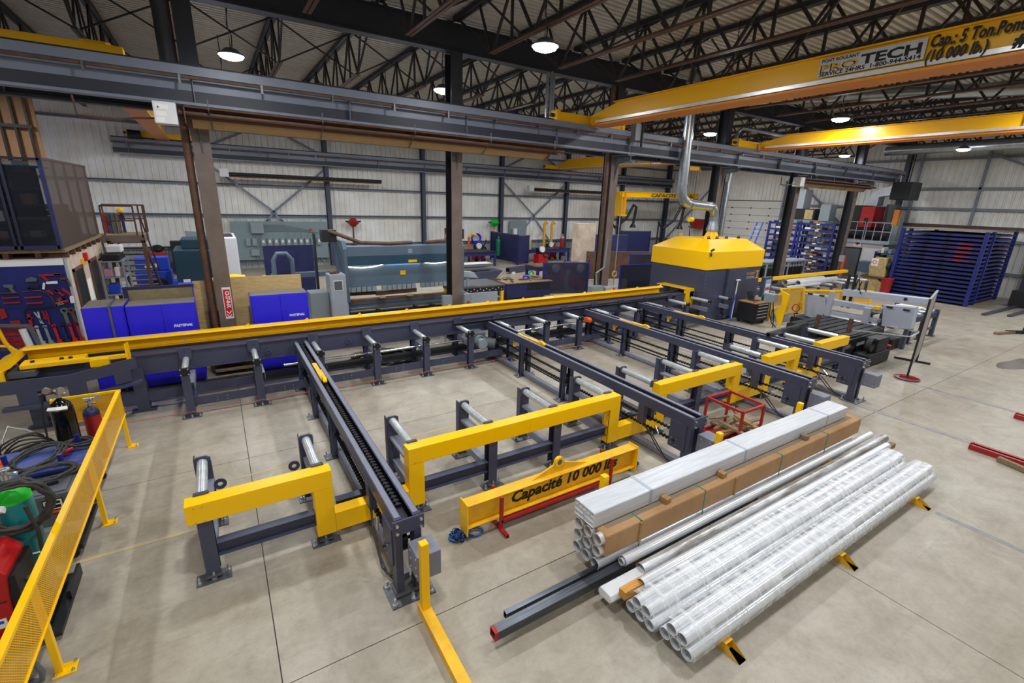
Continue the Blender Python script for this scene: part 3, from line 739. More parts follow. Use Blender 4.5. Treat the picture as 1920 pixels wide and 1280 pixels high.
ob('drive_shaft', MB().tube((.9, 10.62, .62), (5.6, 10.62, .62), .03, 14).tube((6.4, 10.62, .66), (9.6, 10.62, .66), .03, 14), 'chrome', cv, smooth=True)
ob('shaft_housing', MB().box(.5, 5.5, 10.74, 10.92, .32, .42).box(6.5, 9.4, 10.74, 10.92, .36, .46), 'black', cv)
for x in (.66, 2.36, 8.2): ob('lifting_ring', MB().ring((x, 10.96, .87), .06, .035, .02, 'y', 16), 'navy', cv)
gm = ob('gear_motor', MB().box(5.35, 5.75, 10.35, 10.75, .45, .85).tube((5.75, 10.5, .55), (6.02, 10.28, .5), .14, 16), 'grey_dark', cv, bevel=.02)
ob('motor_fins', MB().ring((5.55, 10.33, .64), .15, .02, .05, 'y').ring((5.55, 10.27, .64), .15, .02, .02, 'y').tube((5.55, 10.1, .6), (5.55, 10.36, .6), .135, 18).tube((5.55, 10.09, .6), (5.55, 10.11, .6), .11, 18), 'grey_box', gm, smooth=True)
ob('motor_label', MB().box(9.35, 9.5, 10.5, 10.6, .7, .82).sphere((9.42, 10.4, .76), .09), 'orange', cv)
# left end: stop carriage and the low swing frame
ob('end_frame', MB().prism([(-3.45, 1.04), (-2.5, 1.02), (-1.55, 1.2), (-1.55, 1.0), (-1.66, .98), (-1.66, .76), (-1.9, .72), (-1.9, .92), (-2.3, .86), (-2.3, .64), (-2.55, .6), (-2.55, .82), (-2.95, .8), (-2.95, .56), (-3.2, .54), (-3.2, .8), (-3.45, .8)], 'y', 10.52, 10.55).prism([(-3.4, .52), (-2.55, .52), (-1.5, .72), (-1.5, .76), (-2.55, .57), (-3.4, .57)], 'y', 10.44, 10.6), 'navy', cv)
ob('end_beam', MB().box(-3.4, -1.62, 11.0, 11.3, .86, 1.1), 'navy', cv)
for x in (-3.1, -1.62):
    ob('end_leg', MB().ibeam((x, 10.95, .02), (x, 10.95, .88), .2, .2, .014, .012, (0,1,0)), 'navy', cv)
    fb = MB(); foot(fb, x, 10.9, .4, .24); ob('foot_plate', fb, 'steel_plate', cv)
ob('front_rail', MB().box(-3.0, -.9, 10.86, 10.9, .19, .38), 'navy', cv)
ob('end_block', MB().box(-3.3, -2.95, 10.7, 11.2, 1.02, 1.12), 'grey_dark', cv)
t = thing('measuring_carriage', 'yellow stop carriage riding the left end of the conveyor rail', 'carriage', (-2.4, 10.95, 1.12))
ob('arm', MB().box(-3.15, -1.72, 10.78, 10.86, 1.14, 1.21), 'yellow', t, bevel=.004)
ob('body', MB().box(-3.15, -2.3, 10.86, 11.1, 1.12, 1.22), 'yellow', t, bevel=.006)
ob('sensor_box', MB().box(-2.22, -1.96, 10.68, 10.86, 1.06, 1.2), 'yellow', t, bevel=.006)
ob('stop_pad', MB().prism([(10.82, 1.05), (10.92, 1.05), (10.92, 1.38), (10.85, 1.40)], 'x', -1.72, -1.69).prism([(10.96, 1.05), (11.02, 1.05), (11.0, 1.38), (10.96, 1.40)], 'x', -1.70, -1.67), 'yellow', t)
for x in (-3.0, -2.62, -2.5): ob('roller_wheel', MB().tube((x, 10.9, 1.22), (x, 10.9, 1.25), .03, 10), 'black', t)
solo('laser_line', MB().tube((-3.6, 9.99, .16), (9.4, 9.99, .16), .005, 5), 'laser_line', 'thin red string line along the feet of the conveyor', 'line')
solo('steel_bar', MB().chan((5.0, 10.75, 1.03), (14.0, 10.95, 1.03), .05, .06, .008), 'dark_steel', 'long dark steel bar lying across the conveyor rollers', 'bar')

# ================================================================ four chain transfers, built round (0, 4)
A = thing('chain_transfer', 'x', 'conveyor', (0,0,0), 'chain transfer arms reaching across the line', world=False)
for sx_ in (-1, 1):
    ob('side_channel', MB().chan((sx_*.1, .02, .91), (sx_*.1, 7.1, .91), .08, .17, .012, side=-sx_), 'navy', A)
    ob('wear_strip', MB().box(sx_*.1-.03, sx_*.1+.03, .05, 7.05, .995, 1.003), 'navy_light', A)
ob('chain_track', MB().box(-.035, .035, .05, 7.0, .90, .93), 'dark_steel', A)
def chain(b, ya, yb, z, x=0):
    b.box(x-.014, x+.014, ya, yb, z-.012, z+.012); y = ya
    while y < yb: b.box(x-.03, x+.03, y, y+.03, z-.02, z+.02); y += .075
    return b
ob('drive_chain', chain(MB(), .3, 6.9, .945), 'chain', A, kind='stuff')
ob('return_chain', chain(chain(MB(), .35, 6.6, .42, -.05), .35, 6.6, .55, .05), 'chain', A, kind='stuff')
ob('end_plate', MB().box(-.17, .17, -.02, 0, .83, 1.0), 'navy', A)
bb = MB()
for x in (-.13, .13):
    for z in (.87, .96): bb.tube((x, -.05, z), (x, -.02, z), .017, 8)
ob('end_bolt', bb, 'bolt', A)
ob('end_post', MB().box(-.14, -.06, .02, .16, .02, .84), 'navy', A)
ob('end_post', MB().box(.07, .15, .02, .16, .02, .84), 'navy', A)
ob('gusset_plate', MB().box(-.155, -.14, .1, .42, .36, .83), 'navy', A)
ob('gusset_plate', MB().box(.15, .165, .1, .42, .5, .83), 'navy', A)
bb = MB()
for y in (.26, .36):
    for z in (.42, .52): bb.tube((-.165, y, z), (-.155, y, z), .011, 6)
ob('gusset_bolt', bb, 'bolt', A)
ob('tail_shaft', MB().tube((-.2, .3, .5), (.2, .3, .5), .02, 10).tube((-.06, .3, .5), (.06, .3, .5), .12, 16), 'dark_steel', A, smooth=True)
fb = MB(); fb.box(-.24, .25, -.12, .24, 0, .018); fb.box(-.16, .17, -.02, .18, .03, .05); ob('foot_plate', fb, 'steel_plate', A)
fb = MB(); bolts(fb, [(-.2,-.08), (.21,-.08), (-.2,.2), (.21,.2), (0,-.08)], .016, .09); ob('anchor_bolt', fb, 'bolt', A)
LS = {}
for y in (1.0, 3.35, 5.02, 6.6):
    for sx_ in (-1, 1):
        if y == 1.0: ob('hanger_post', MB().box(sx_*.1-.045, sx_*.1+.045, 1.0, 1.14, .48, .84), 'navy', A); continue
        if 'leg' not in LS: LS['leg'] = ob('leg', MB().ibeam((0, 0, .04), (0, 0, .84), .1, .1, .01, .008, (0,1,0)), 'navy', A); LS['leg'].location = (sx_*.1, y, 0)
        else: share('leg', LS['leg'], (sx_*.1, y, 0), A)
    if y > 1:
        if 'foot' not in LS:
            fb = MB(); fb.box(-.26, .26, -.1, .1, 0, .014); LS['foot'] = ob('foot_plate', fb, 'steel_plate', A); LS['foot'].location = (0, y, 0)
            fb = MB(); bolts(fb, [(-.22,-.07), (-.22,.07), (.22,.07), (.22,-.07)], .014, .07); LS['b'] = ob('anchor_bolt', fb, 'bolt', A); LS['b'].location = (0, y, 0)
            fb = MB(); fb.box(-.16, .16, -.02, .02, .38, .60); fb.box(-.12, .12, -.05, .05, .48, .53); LS['p'] = ob('chain_guide', fb, 'dark_steel', A); LS['p'].location = (0, y, 0)
        else:
            share('foot_plate', LS['foot'], (0, y, 0), A); share('anchor_bolt', LS['b'], (0, y, 0), A); share('chain_guide', LS['p'], (0, y, 0), A)
ob('floor_beam', MB().box(-.06, .06, .2, 6.7, .03, .11), 'navy_light', A)
ob('cable_tray', MB().box(.04, .07, 1.6, 6.3, .28, .31), 'dark_steel', A)
ob('hydraulic_hose', MB().path([(-.1,1.15,.5),(-.16,.85,.42),(-.17,.6,.2),(-.15,.35,.06),(-.05,.25,.05)], .011).path([(-.1,1.1,.52),(-.19,.7,.38),(-.19,.4,.12),(-.1,.2,.05)], .011), 'black', A)
ob('hose_fitting', MB().tube((-.12, 1.22, .52), (-.13, 1.0, .48), .016, 8).tube((-.12, .75, .55), (-.16, .62, .46), .016, 8), 'chrome', A)
# travelling dog in the slot
dog = ob('pusher_dog', MB().box(-.05, .05, 0, .5, .98, 1.03).box(-.04, .04, .48, 1.0, .97, 1.01), 'yellow_worn', A, bevel=.006)
ob('dog_pawl', MB().prism([(-.12, .985), (.1, 1.0), (.08, 1.06), (-.04, 1.07), (-.14, 1.02)], 'x', -.03, .03), 'yellow', dog)
dog.location = (0, 4.35, 0)
ob('trolley_bracket', MB().box(.02, .1, 5.5, 5.62, .70, .82).box(.0, .05, 5.52, 5.58, .6, .72), 'yellow', A)
ob('junction_box', MB().box(.165, .40, -.12, .2, .56, .80) if 0 else MB().box(-.02, .24, -.30, -.02, .42, .72), 'navy_light', A, bevel=.006)
bb = MB()
for z in (.47, .57, .67):
    for y in (-.26, -.1): bb.tube((-.03, y, z), (-.02, y, z), .014, 8)
ob('box_bolt', bb, 'bolt', A)
A.location = (1.33, 4.0, 0)
A['label'] = 'leftmost dark chain transfer arm, nearest end beside the L-shaped yellow post'
tr = [A, dup(A, (6.17, 4.05, 0), 'second dark chain transfer arm from the left, ending by the scrap wood'),
      dup(A, (9.70, 4.08, 0), 'third dark chain transfer arm from the left, ending behind the white tube pack'),
      dup(A, (12.13, 4.12, 0), 'rightmost dark chain transfer arm, ending free on the open floor')]

# ================================================================ outer roller tables with yellow crash guards
def table(label, gx0, gx1, rollers, left_leg, right_leg, low0=None, low1=None, legs=(), rail=None):
    t = thing('roller_table', label, 'conveyor', ((gx0+gx1)/2, 5.7, 0), 'outer roller tables behind yellow crash guards')
    def guard(x0, x1, z0, z1): ob('crash_guard', MB().box(x0, x1, 5.29, 5.48, z0, z1), 'yellow', t, bevel=.004)
    if gx1-gx0 > 3: guard(gx0, gx0+1.95, .765, 1.0); guard(gx0+1.953, gx1, .765, 1.0)
    else: guard(gx0, gx1, .765, 1.0)
    if left_leg: ob('guard_leg', MB().box(gx0, gx0+.22, 5.292, 5.478, .11, .763), 'yellow', t, bevel=.004)
    if right_leg: ob('guard_leg', MB().box(gx1-.22, gx1, 5.292, 5.478, .11, .763), 'yellow', t, bevel=.004)
    if low0 is not None: ob('low_guard', MB().box(low0, gx0-.002, 5.295, 5.475, .12, .38), 'yellow', t, bevel=.004)
    if low1 is not None: ob('low_guard', MB().box(gx1+.002, low1, 5.295, 5.475, .12, .38), 'yellow', t, bevel=.004)
    gb = MB()
    for x in (gx0+.08, gx0+.16):
        for z in (.79, .965): gb.tube((x, 5.28, z), (x, 5.29, z), .008, 6)
    ob('guard_bolt', gb, 'bolt', t)
    S = {}
    for k, x in enumerate(rollers):
        if k == 0:
            S['roller'] = ob('roller', MB().tube((x, 5.5, .95), (x, 6.30, .95), .058, 18), 'zinc', t, smooth=True)
            S['rear_post'] = ob('rear_post', MB().box(x-.09, x-.075, 6.31, 6.43, .05, 1.01).box(x+.075, x+.09, 6.31, 6.43, .05, .9).box(x-.09, x+.09, 6.31, 6.325, .05, 1.01), 'navy', t)
            S['front_post'] = ob('front_post', MB().ibeam((x, 5.39, .03), (x, 5.39, .77), .14, .15, .014, .012, (0,1,0)), 'navy', t)
            S['bearing'] = ob('bearing', MB().prism([(x-.1, .9), (x-.07, 1.02), (x+.07, 1.02), (x+.1, .9)], 'y', 5.46, 5.51).prism([(x-.09, .88), (x-.09, 1.0), (x-.05, 1.03), (x+.05, 1.03), (x+.09, 1.0), (x+.09, .88)], 'y', 6.30, 6.33), 'navy', t)
            S['cross_beam'] = ob('cross_beam', MB().box(x-.06, x+.09, 5.46, 6.31, .66, .70), 'navy_light', t)
            S['low_beam'] = ob('low_beam', MB().chan((x+.02, 5.46, .24), (x+.02, 6.31, .24), .12, .1, .01, up=(1,0,0)), 'navy_light', t)
            fb = MB(); foot(fb, x, 5.33, .34, .18); S['foot_plate'] = ob('foot_plate', fb, 'steel_plate', t); S['levelling_pad'] = ob('levelling_pad', MB().box(x-.08, x+.08, 5.28, 5.38, .04, .06), 'steel_plate', t)
            fb = MB(); foot(fb, x, 6.36, .34, .18); S['rear_foot'] = ob('foot_plate', fb, 'steel_plate', t)
            fb = MB(); bolts(fb, [(x-.14, 5.28), (x+.14, 5.36), (x, 5.3), (x-.12, 6.38), (x+.12, 6.38)], .013, .09); S['anchor_bolt'] = ob('anchor_bolt', fb, 'bolt', t)
        else:
            for n, o in S.items(): share(o.name.split('.')[0], o, (x-rollers[0], 0, 0), t)
    for k in range(len(rollers)-1):
        ob('front_rail', MB().ibeam((rollers[k]+.075, 5.39, .345), (rollers[k+1]-.075, 5.39, .345), .12, .17, .012, .01), 'navy', t)
    if rail: ob('front_rail', MB().ibeam((rail[0], 5.6, .30), (rail[1], 5.6, .30), .12, .15, .012, .01), 'navy', t)
    for x in legs: ob('lifting_ring', MB().ring((x, 6.1, .72), .07, .04, .02, 'y', 18), 'navy', t)
    return t
table('leftmost roller table with two rollers behind a yellow guard', -.65, .83, (-.5, .70), False, True, None, 1.32, (-.34, .50), (.9, 1.85))
table('longest roller table, four rollers behind the long yellow guard by the spreader beam', 1.80, 5.68, (1.92, 3.12, 4.33, 5.53), True, True, 1.32, 6.17, (), (5.7, 6.6))
table('roller table with three rollers behind the yellow guard next to the red cage', 6.68, 9.28, (6.74, 7.94, 9.17), True, True, 6.17, 9.70, (), (9.3, 10.3))
table('roller table with two rollers behind the short yellow guard between the last two arms', 10.28, 11.68, (10.37, 11.56), True, True, 9.70, 12.13)
table('roller table with two rollers behind the rightmost short yellow guard', 12.62, 14.15, (12.8, 14.03), True, False, 12.13, None)
# ================================================================ yellow floor racks
def floor_rack(x, label):
    t = thing('stock_rack', label, 'rack', (x, 3.67, 0), 'yellow L-shaped floor racks')
    ob('upright', MB().box(x-.042, x+.042, 3.63, 3.715, .1, .91), 'yellow', t, bevel=.006)
    b = MB().rect_tube((x, 1.78, .05), (x, 3.76, .05), .11, .10, .006)
    b.add([(x-.055,1.78,0),(x+.055,1.78,0),(x+.055,1.62,0),(x-.055,1.62,0),(x-.055,1.78,.1),(x-.055,1.775,.1),(x+.055,1.78,.1),(x+.055,1.775,.1)], [(0,1,2,3),(0,3,4),(1,6,2)])
    ob('base_tube', b, 'yellow_worn', t)
    return t
floor_rack(1.37, 'empty yellow L-shaped floor rack beside the leftmost transfer arm')
floor_rack(3.80, 'yellow floor rack under the near end of the stacked pipes')
floor_rack(6.16, 'yellow floor rack under the middle of the stacked pipes')
floor_rack(8.50, 'yellow floor rack under the far end of the stacked pipes')

# ================================================================ stock on the racks (all along x)
# pack of white-wrapped tubes
t = thing('tube_pack', 'white film-wrapped pack of rectangular aluminium tubes on top of the cardboard pack', 'bundle', (6.2, 3.42, .64))
yA, yB, zA, zB, xa, xb = 3.23, 3.57, .635, .835, 3.24, 9.28
ob('film_wrap', MB().prism([(yA, zA), (yB, zA), (yB, zB-.004), (yB-.01, zB), (yA+.01, zB), (yA, zB-.008)], 'x', xa+.012, xb), 'tube_film', t, bevel=.004)
def tube_rows(rows, y_list, z0, h, src_name='tube'):
    pass
r0 = None
for j in range(3):
    for i in range(5 if j == 2 else 4):
        w = .34/ (5 if j == 2 else 4)
        if j < 2 and i > 1: continue
        y = yB-w*(i+.5); z = zA+.035+.066*j
        if j < 2: w = .17; y = yB-w*(i+.5)
        o = ob('tube', MB().rect_tube((xa, y, z), (xa+.5, y, z), w-.006, .062, .006, up=(0,0,1)), 'alu', t)
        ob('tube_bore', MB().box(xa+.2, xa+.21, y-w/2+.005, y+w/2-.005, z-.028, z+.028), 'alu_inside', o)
for x in (4.15, 6.15, 8.55):
    ob('tape_band', MB().box(x, x+.05, yA-.003, yB+.003, zA-.003, zB+.003), 'grey_paint', t)
# cardboard pack with its nine pipes
t = thing('cardboard_pack', 'brown cardboard-wrapped pack with nine grey pipe ends showing', 'bundle', (6.3, 3.3, .1))
cy0, cy1, cz0, cz1 = 3.065, 3.56, .31, .625
ob('carton', MB().box(3.30, 9.55, cy0, cy1-.02, cz0+.02, cz1-.004), 'card', t, bevel=.02)
ob('carton_top', MB().box(3.40, 9.4, cy0+.10, cy1-.03, cz1-.006, cz1-.002), 'card_top', t)
psrc = None
for j, z in enumerate((.545, .39, .21)):
    for i, y in enumerate((3.475, 3.31, 3.15)):
        if psrc is None:
            psrc = ob('pipe', MB().pipe((3.24, y, z), (3.9, y, z), .071, .007, 22), 'alu_end', t, smooth=True); p0 = (y, z)
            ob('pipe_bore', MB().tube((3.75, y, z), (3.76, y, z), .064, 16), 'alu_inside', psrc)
        else:
            o = share('pipe', psrc, (0, y-p0[0], z-p0[1]), t); share('pipe_bore', kids(psrc)[0], (0, 0, 0), o)
lp = MB()
for y in (3.475, 3.31, 3.15): lp.pipe((3.9, y, .21), (9.4, y, .21), .077, .007, 18)
ob('lower_pipes', lp, 'alu', t, smooth=True)
for x in (3.85, 5.05, 6.9, 8.3):
    ob('strap', MB().box(x, x+.018, cy0-.003, cy1, cz1-.004, cz1).box(x, x+.018, cy0-.004, cy0, cz0-.05, cz1), 'strap_green', t)
    if x in (3.85, 6.0): pass
for x in (5.72, 3.83): ob('stake', MB().box(x, x+.04, cy0-.02, cy0-.001, cz0+.02, cz1-.02), 'wood', t)
for x, m in ((4.35, 'wood'), (7.7, 'wood_old'), (5.5, 'wood')):
    solo('wood_spacer', MB().box(x, x+.09, 3.12, 3.22, .626, .70), m, {4.35: 'small wooden spacer block beside the near end of the white tube pack', 7.7: 'old wooden spacer block beside the far half of the white tube pack', 5.5: 'small wooden spacer block at the middle of the white tube pack'}[x], 'block', 'wooden spacers on the cardboard pack', bevel=.004)
# single pipes
def pipe1(label, x0, x1, y, z, r, m='alu', t=.006, group='loose aluminium pipes'):
    return solo('pipe', MB().pipe((x0, y, z), (x1, y, z), r, t, 26), m, label, 'pipe', group, smooth=True)
pipe1('loose aluminium pipe nearest the cardboard pack', 3.52, 9.85, 2.985, .255, .062)
pipe1('smaller pipe nested inside the end of the loose pipe', 3.49, 9.3, 2.985, .250, .045, 'alu_end')
mat('alu_torn', '#e9ebee', 0.35, 0.5, col2='#8f8980', vs=3.5, stretch=(0.5,3,3), bump=0.15, bs=12)
pipe1('loose pipe in torn grey-smeared film, second from the cardboard pack', 3.62, 9.98, 2.80, .235, .072, 'alu_torn')
pipe1('bright bare pipe lying over the pine block', 3.42, 9.55, 2.615, .285, .062)
solo('pine_block', MB().prism([(3.17, .20), (3.17, .30), (3.55, .30), (3.55, .20)], 'y', 2.60, 2.69), 'pine', 'orange-yellow pine block wedged under the bright bare pipe', 'block', bevel=.003)
solo('wood_beam', MB().box(8.9, 10.05, 2.63, 2.72, .10, .19), 'wood_old', 'wooden beam end sticking out at the far end of the pipes', 'beam', bevel=.004)
solo('wrapped_bar', MB().prism([(2.70, .12), (2.87, .12), (2.89, .16), (2.86, .225), (2.70, .225), (2.67, .17)], 'x', 3.06, 8.8), 'white_paint', 'crumpled white plastic bar lying low between black tubes and pipes', 'bar', bevel=.012)
# film bundles of pipes
def bundle(label, cs, r, x0, x1, hull):
    t = thing('pipe_bundle', label, 'bundle', ((x0+x1)/2, cs[0][0], .1), 'film-wrapped pipe bundles')
    src = None
    for y, z in cs:
        if src is None:
            src = ob('pipe', MB().pipe((x0, y, z), (x1, y, z), r, .006, 24), 'alu', t, smooth=True); p0 = (y, z)
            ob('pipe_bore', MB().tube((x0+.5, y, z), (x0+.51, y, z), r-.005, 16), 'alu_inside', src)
        else:
            o = share('pipe', src, (0, y-p0[0], z-p0[1]), t); share('pipe_bore', kids(src)[0], (0, 0, 0), o)
    # film: hull extruded in many rings with slight waviness
    rg = random.Random(len(cs)+int(r*1000)); b = MB(); n = len(hull); K = 26
    cy = sum(h[0] for h in hull)/n; cz = sum(h[1] for h in hull)/n
    for k in range(K+1):
        x = x0+.03+(x1+.02-x0-.03)*k/K
        for (y, z) in hull:
            s = 1.0+rg.uniform(-.006, .008); e = .9 if k == K else 1
            b.v.append((x+(rg.uniform(-.02,.02) if 0 < k < K else rg.uniform(-.02,.03)), cy+(y-cy)*s*e, max(.1, cz+(z-cz)*s*e)))
    for k in range(K):
        for i in range(n):
            j = (i+1) % n; b.f.append((k*n+i, (k+1)*n+i, (k+1)*n+j, k*n+j))
    b.f.append(tuple(range(K*n, K*n+n))); b.mi = [0]*len(b.f)
    ob('film', b, 'film', t, smooth=True)
    for k in range(4):
        x = x0+.9+k*1.6; w = MB()
        w.path([(x+.03*math.sin(i), cy+(hull[i % n][0]-cy)*1.025, max(.105, cz+(hull[i % n][1]-cz)*1.025)) for i in range(n)], .003, 5, True)
        ob('film_fold', w, 'white', t)
    return t
r = .062
bundle('film-wrapped bundle of five pipes in the middle, beside the bright bare pipe', [(2.54,.165),(2.41,.165),(2.28,.165),(2.47,.278),(2.345,.278)], r, 3.2, 9.33,
       [(2.62,.11),(2.62,.2),(2.55,.345),(2.45,.352),(2.32,.345),(2.27,.30),(2.215,.2),(2.22,.108)])
bundle('film-wrapped bundle of five pipes nearest the open floor', [(2.16-.02,.165),(2.01,.165),(1.88,.165),(2.075,.278),(1.95,.278)], r, 3.26, 9.3,
       [(2.215,.11),(2.21,.2),(2.15,.345),(2.05,.352),(1.92,.345),(1.87,.30),(1.81,.2),(1.815,.108)])
# black square steel tubes
def steel_tube(label, x0, x1, y, z, w, h, red=False):
    t = thing('steel_tube', label, 'tube', ((x0+x1)/2, y, z-h/2))
    ob('body', MB().rect_tube((x0, y, z), (x1, y, z), w, h, .007), 'mill_steel', t)
    if red: ob('painted_end', MB().rect_tube((x0-.001, y, z), (x0+.04, y, z), w+.002, h+.002, .009), 'red', t, label='red painted end')
    return t
steel_tube('black square steel tube with a red painted end', 1.80, 6.2, 3.0, .15, .10, .10, True)
steel_tube('slimmer black steel tube lying behind the red-ended one', 2.02, 6.2, 3.13, .14, .06, .08)

# ================================================================ spreader beam on its red stand
t = thing('spreader_beam', 'yellow lifting spreader beam with Capacité 10 000 lbs lettering', 'beam', (3.7, 4.5, .17))
ob('beam', MB().ibeam((2.24, 4.5, .36), (5.22, 4.5, .36), .18, .34, .014, .012), 'yellow_worn', t)
for x in (2.22, 5.21): ob('end_plate', MB().box(x, x+.018, 4.39, 4.60, .10, .56), 'yellow', t, bevel=.004)
ob('lifting_lug', MB().prism([(3.25, .53), (3.62, .66), (3.66, .74), (3.72, .77), (3.78, .74), (3.82, .66), (4.25, .53)], 'y', 4.488, 4.512), 'yellow_worn', t)
ob('lug_eye', MB().ring((3.72, 4.5, .69), .075, .035, .05, 'y', 20), 'yellow', t)
ob('eye_hole', MB().tube((3.72, 4.474, .69), (3.72, 4.526, .69), .041, 16), 'grey_dark', t)
text('lettering', 'Capacité 10 000 lbs', .235, (2.92, 4.492, .285), (1,0,0), (0,0,1), 'text_black', t, shear=.22, bold=.006, width=1.95, heavy=.003)
t2 = thing('beam_stand', 'red tube stand holding up the yellow spreader beam', 'stand', (3.7, 4.5, 0))
for x in (2.72, 4.66):
    ob('upright', MB().box(x-.02, x+.02, 4.37, 4.41, .05, .52), 'red', t2); ob('upright', MB().box(x-.02, x+.02, 4.60, 4.64, .05, .56), 'red', t2)
    ob('foot', MB().rect_tube((x, 4.22, .025), (x, 4.8, .025), .045, .045, .005), 'red', t2)
ob('crossbar', MB().box(2.72, 4.66, 4.37, 4.41, .13, .17), 'red', t2); ob('crossbar', MB().box(2.72, 4.66, 4.60, 4.64, .13, .17), 'red', t2)
ob('shelf_plate', MB().box(2.74, 4.64, 4.41, 4.60, .155, .168), 'red', t2)
def chain_heap(label, c, n, r, m, sd, shackle=False):
    rg = random.Random(sd); t = thing('lifting_chain', label, 'chain', c)
    for k in range(n):
        a = rg.uniform(0, 6.28); rr = r*math.sqrt(rg.random()); p = Vector((c[0]+rr*math.cos(a), c[1]+rr*math.sin(a), c[2]+.02+rg.random()*r*.55))
        d = Vector((rg.uniform(-1,1), rg.uniform(-1,1), rg.uniform(-.5,.5))).normalized()*.03
        e = d.cross(Vector((rg.uniform(-1,1), rg.uniform(-1,1), 1))).normalized()*.018
        ob('chain_link', MB().path([p-d, p-d*.5+e, p+d*.5+e, p+d, p+d*.5-e, p-d*.5-e], .008, 5, True), m if rg.random() > .45 else 'chain', t)
    if shackle:
        ob('shackle', MB().path([(c[0]+.13*math.cos(a), c[1]+.09*math.sin(a), c[2]+.03) for a in [i*.6 for i in range(11)]], .016, 8), 'chain_blue', t, smooth=True)
        ob('shackle', MB().path([(c[0]+.22+.1*math.cos(a), c[1]-.04+.08*math.sin(a), c[2]+.03) for a in [i*.6 for i in range(11)]], .016, 8), 'chain_blue', t, smooth=True)
chain_heap('blue and black lifting chain with shackle heaped at the near end of the spreader beam', (2.18, 4.55, 0), 60, .1, 'chain_blue', 3, True)
chain_heap('blue and black lifting chain heaped at the far end of the spreader beam', (5.38, 4.72, 0), 90, .17, 'chain_blue', 5)

# ================================================================ red cage and scrap wood
t = thing('frame_cage', 'red welded tube cage with no sides', 'frame', (7.85, 4.5, 0))
zc = .75; P = [(7.55, 4.14), (8.22, 4.14), (8.25, 4.86), (7.57, 4.88)]
for i in range(4):
    q = P[(i+1) % 4]
    ob('leg', MB().box(P[i][0]-.02, P[i][0]+.02, P[i][1]-.02, P[i][1]+.02, 0, zc-.04), 'red', t)
    ob('top_rail', MB().bar((*P[i], zc-.02), (*q, zc-.02), .042), 'red', t); ob('base_rail', MB().bar((*P[i], .05), (*q, .05), .042), 'red', t)
ob('tray', MB().box(7.57, 8.22, 4.16, 4.84, .03, .04), 'red', t)
rg = random.Random(11)
for k in range(18):
    x, y, z = 7.55+rg.random()*.8, 4.25+rg.random()*.5, .06+.018*k
    L = .3+rg.random()*.5; a = rg.uniform(-.35, .35)+(1.2 if rg.random() > .7 else 0); dz = rg.uniform(-.04, .1)
    p = Vector((x-.5*L*math.cos(a), y-.5*L*math.sin(a), z)); q = p+Vector((L*math.cos(a), L*math.sin(a), dz))
    solo('scrap_wood', MB().bar(p, q, .05+rg.random()*.05, .025+rg.random()*.03), 'wood_old' if rg.random() > .3 else 'wood', 'offcut of old timber heaped inside the red cage', 'wood', 'scrap wood in the red cage')

# red floor racks at the right edge, with an old timber
for (x, ya, yb, lb) in ((11.62, .2, 1.98, 'red channel rack on the floor with a timber across it, right edge'), (14.4, .3, 1.95, 'red channel rack on the floor farther back at the right edge')):
    t = thing('stock_rack', lb, 'rack', (x, ya, 0), 'red floor racks')
    ob('channel', MB().chan((x-.07, ya, .05), (x-.07, yb, .05), .06, .09, .01, up=(0,0,1)), 'red', t)
    ob('channel', MB().chan((x+.07, ya, .05), (x+.07, yb, .05), .06, .09, .01, up=(0,0,1), side=-1), 'red', t)
    ob('base', MB().box(x-.08, x+.08, ya, yb, .005, .02), 'red', t); ob('end_lug', MB().box(x-.05, x+.05, yb-.03, yb, .02, .12), 'red', t)
solo('timber', MB().bar((11.42, 1.55, .05), (11.15, .7, .05), .09, .09), 'wood_old', 'short old timber beside the red floor rack at the right edge', 'beam', bevel=.01)

# ================================================================ yellow mesh fence, left
t = thing('safety_fence', 'long yellow mesh safety fence with slanted posts', 'fence', (-1.66, 6.5, 0))
fx = -1.66; ya, yb, z0, z1 = 2.0, 9.36, .57, 1.0
ob('top_rail', MB().box(fx-.045, fx+.012, ya, yb, z1-.015, z1+.02), 'yellow', t)
ob('bottom_rail', MB().box(fx-.01, fx+.012, ya, yb, z0, z0+.014), 'yellow', t)
def meshpanel(y0, y1, z0, z1, plane, fixed, par, pitch=.028, w=.0085):
    """diamond mesh of flat strands; plane 'x': panel at x=fixed running along y"""
    b = MB(); h = z1-z0; k0 = int((y0-h)/pitch)-1; k1 = int(y1/pitch)+1
    for k in range(k0, k1+1):
        for sg in (1, -1):
            a = k*pitch; u0, u1 = a, a+h*.9
            za, zb_ = (z0, z1) if sg > 0 else (z1, z0)
            t0 = max(0, (y0-u0)/(u1-u0)); t1 = min(1, (y1-u0)/(u1-u0))
            if t1 <= t0: continue
            p = (u0+(u1-u0)*t0, za+(zb_-za)*t0); q = (u0+(u1-u0)*t1, za+(zb_-za)*t1)
            dx, dz = q[0]-p[0], q[1]-p[1]; l = math.hypot(dx, dz); nx, nz = -dz/l*w/2, dx/l*w/2
            o = len(b.v); d = .001*sg
            for (u, z) in ((p[0]+nx, p[1]+nz), (q[0]+nx, q[1]+nz), (q[0]-nx, q[1]-nz), (p[0]-nx, p[1]-nz)):
                b.v.append((fixed+d, u, z) if plane == 'x' else (u, fixed+d, z))
            b.f.append((o, o+1, o+2, o+3)); b.mi.append(0)
    return ob('mesh_panel', b, 'yellow', par)
for y0, y1 in ((2.0, 4.75), (4.76, 7.05), (7.06, 9.34)): meshpanel(y0, y1, z0+.01, z1-.01, 'x', fx, t, .024, .008)
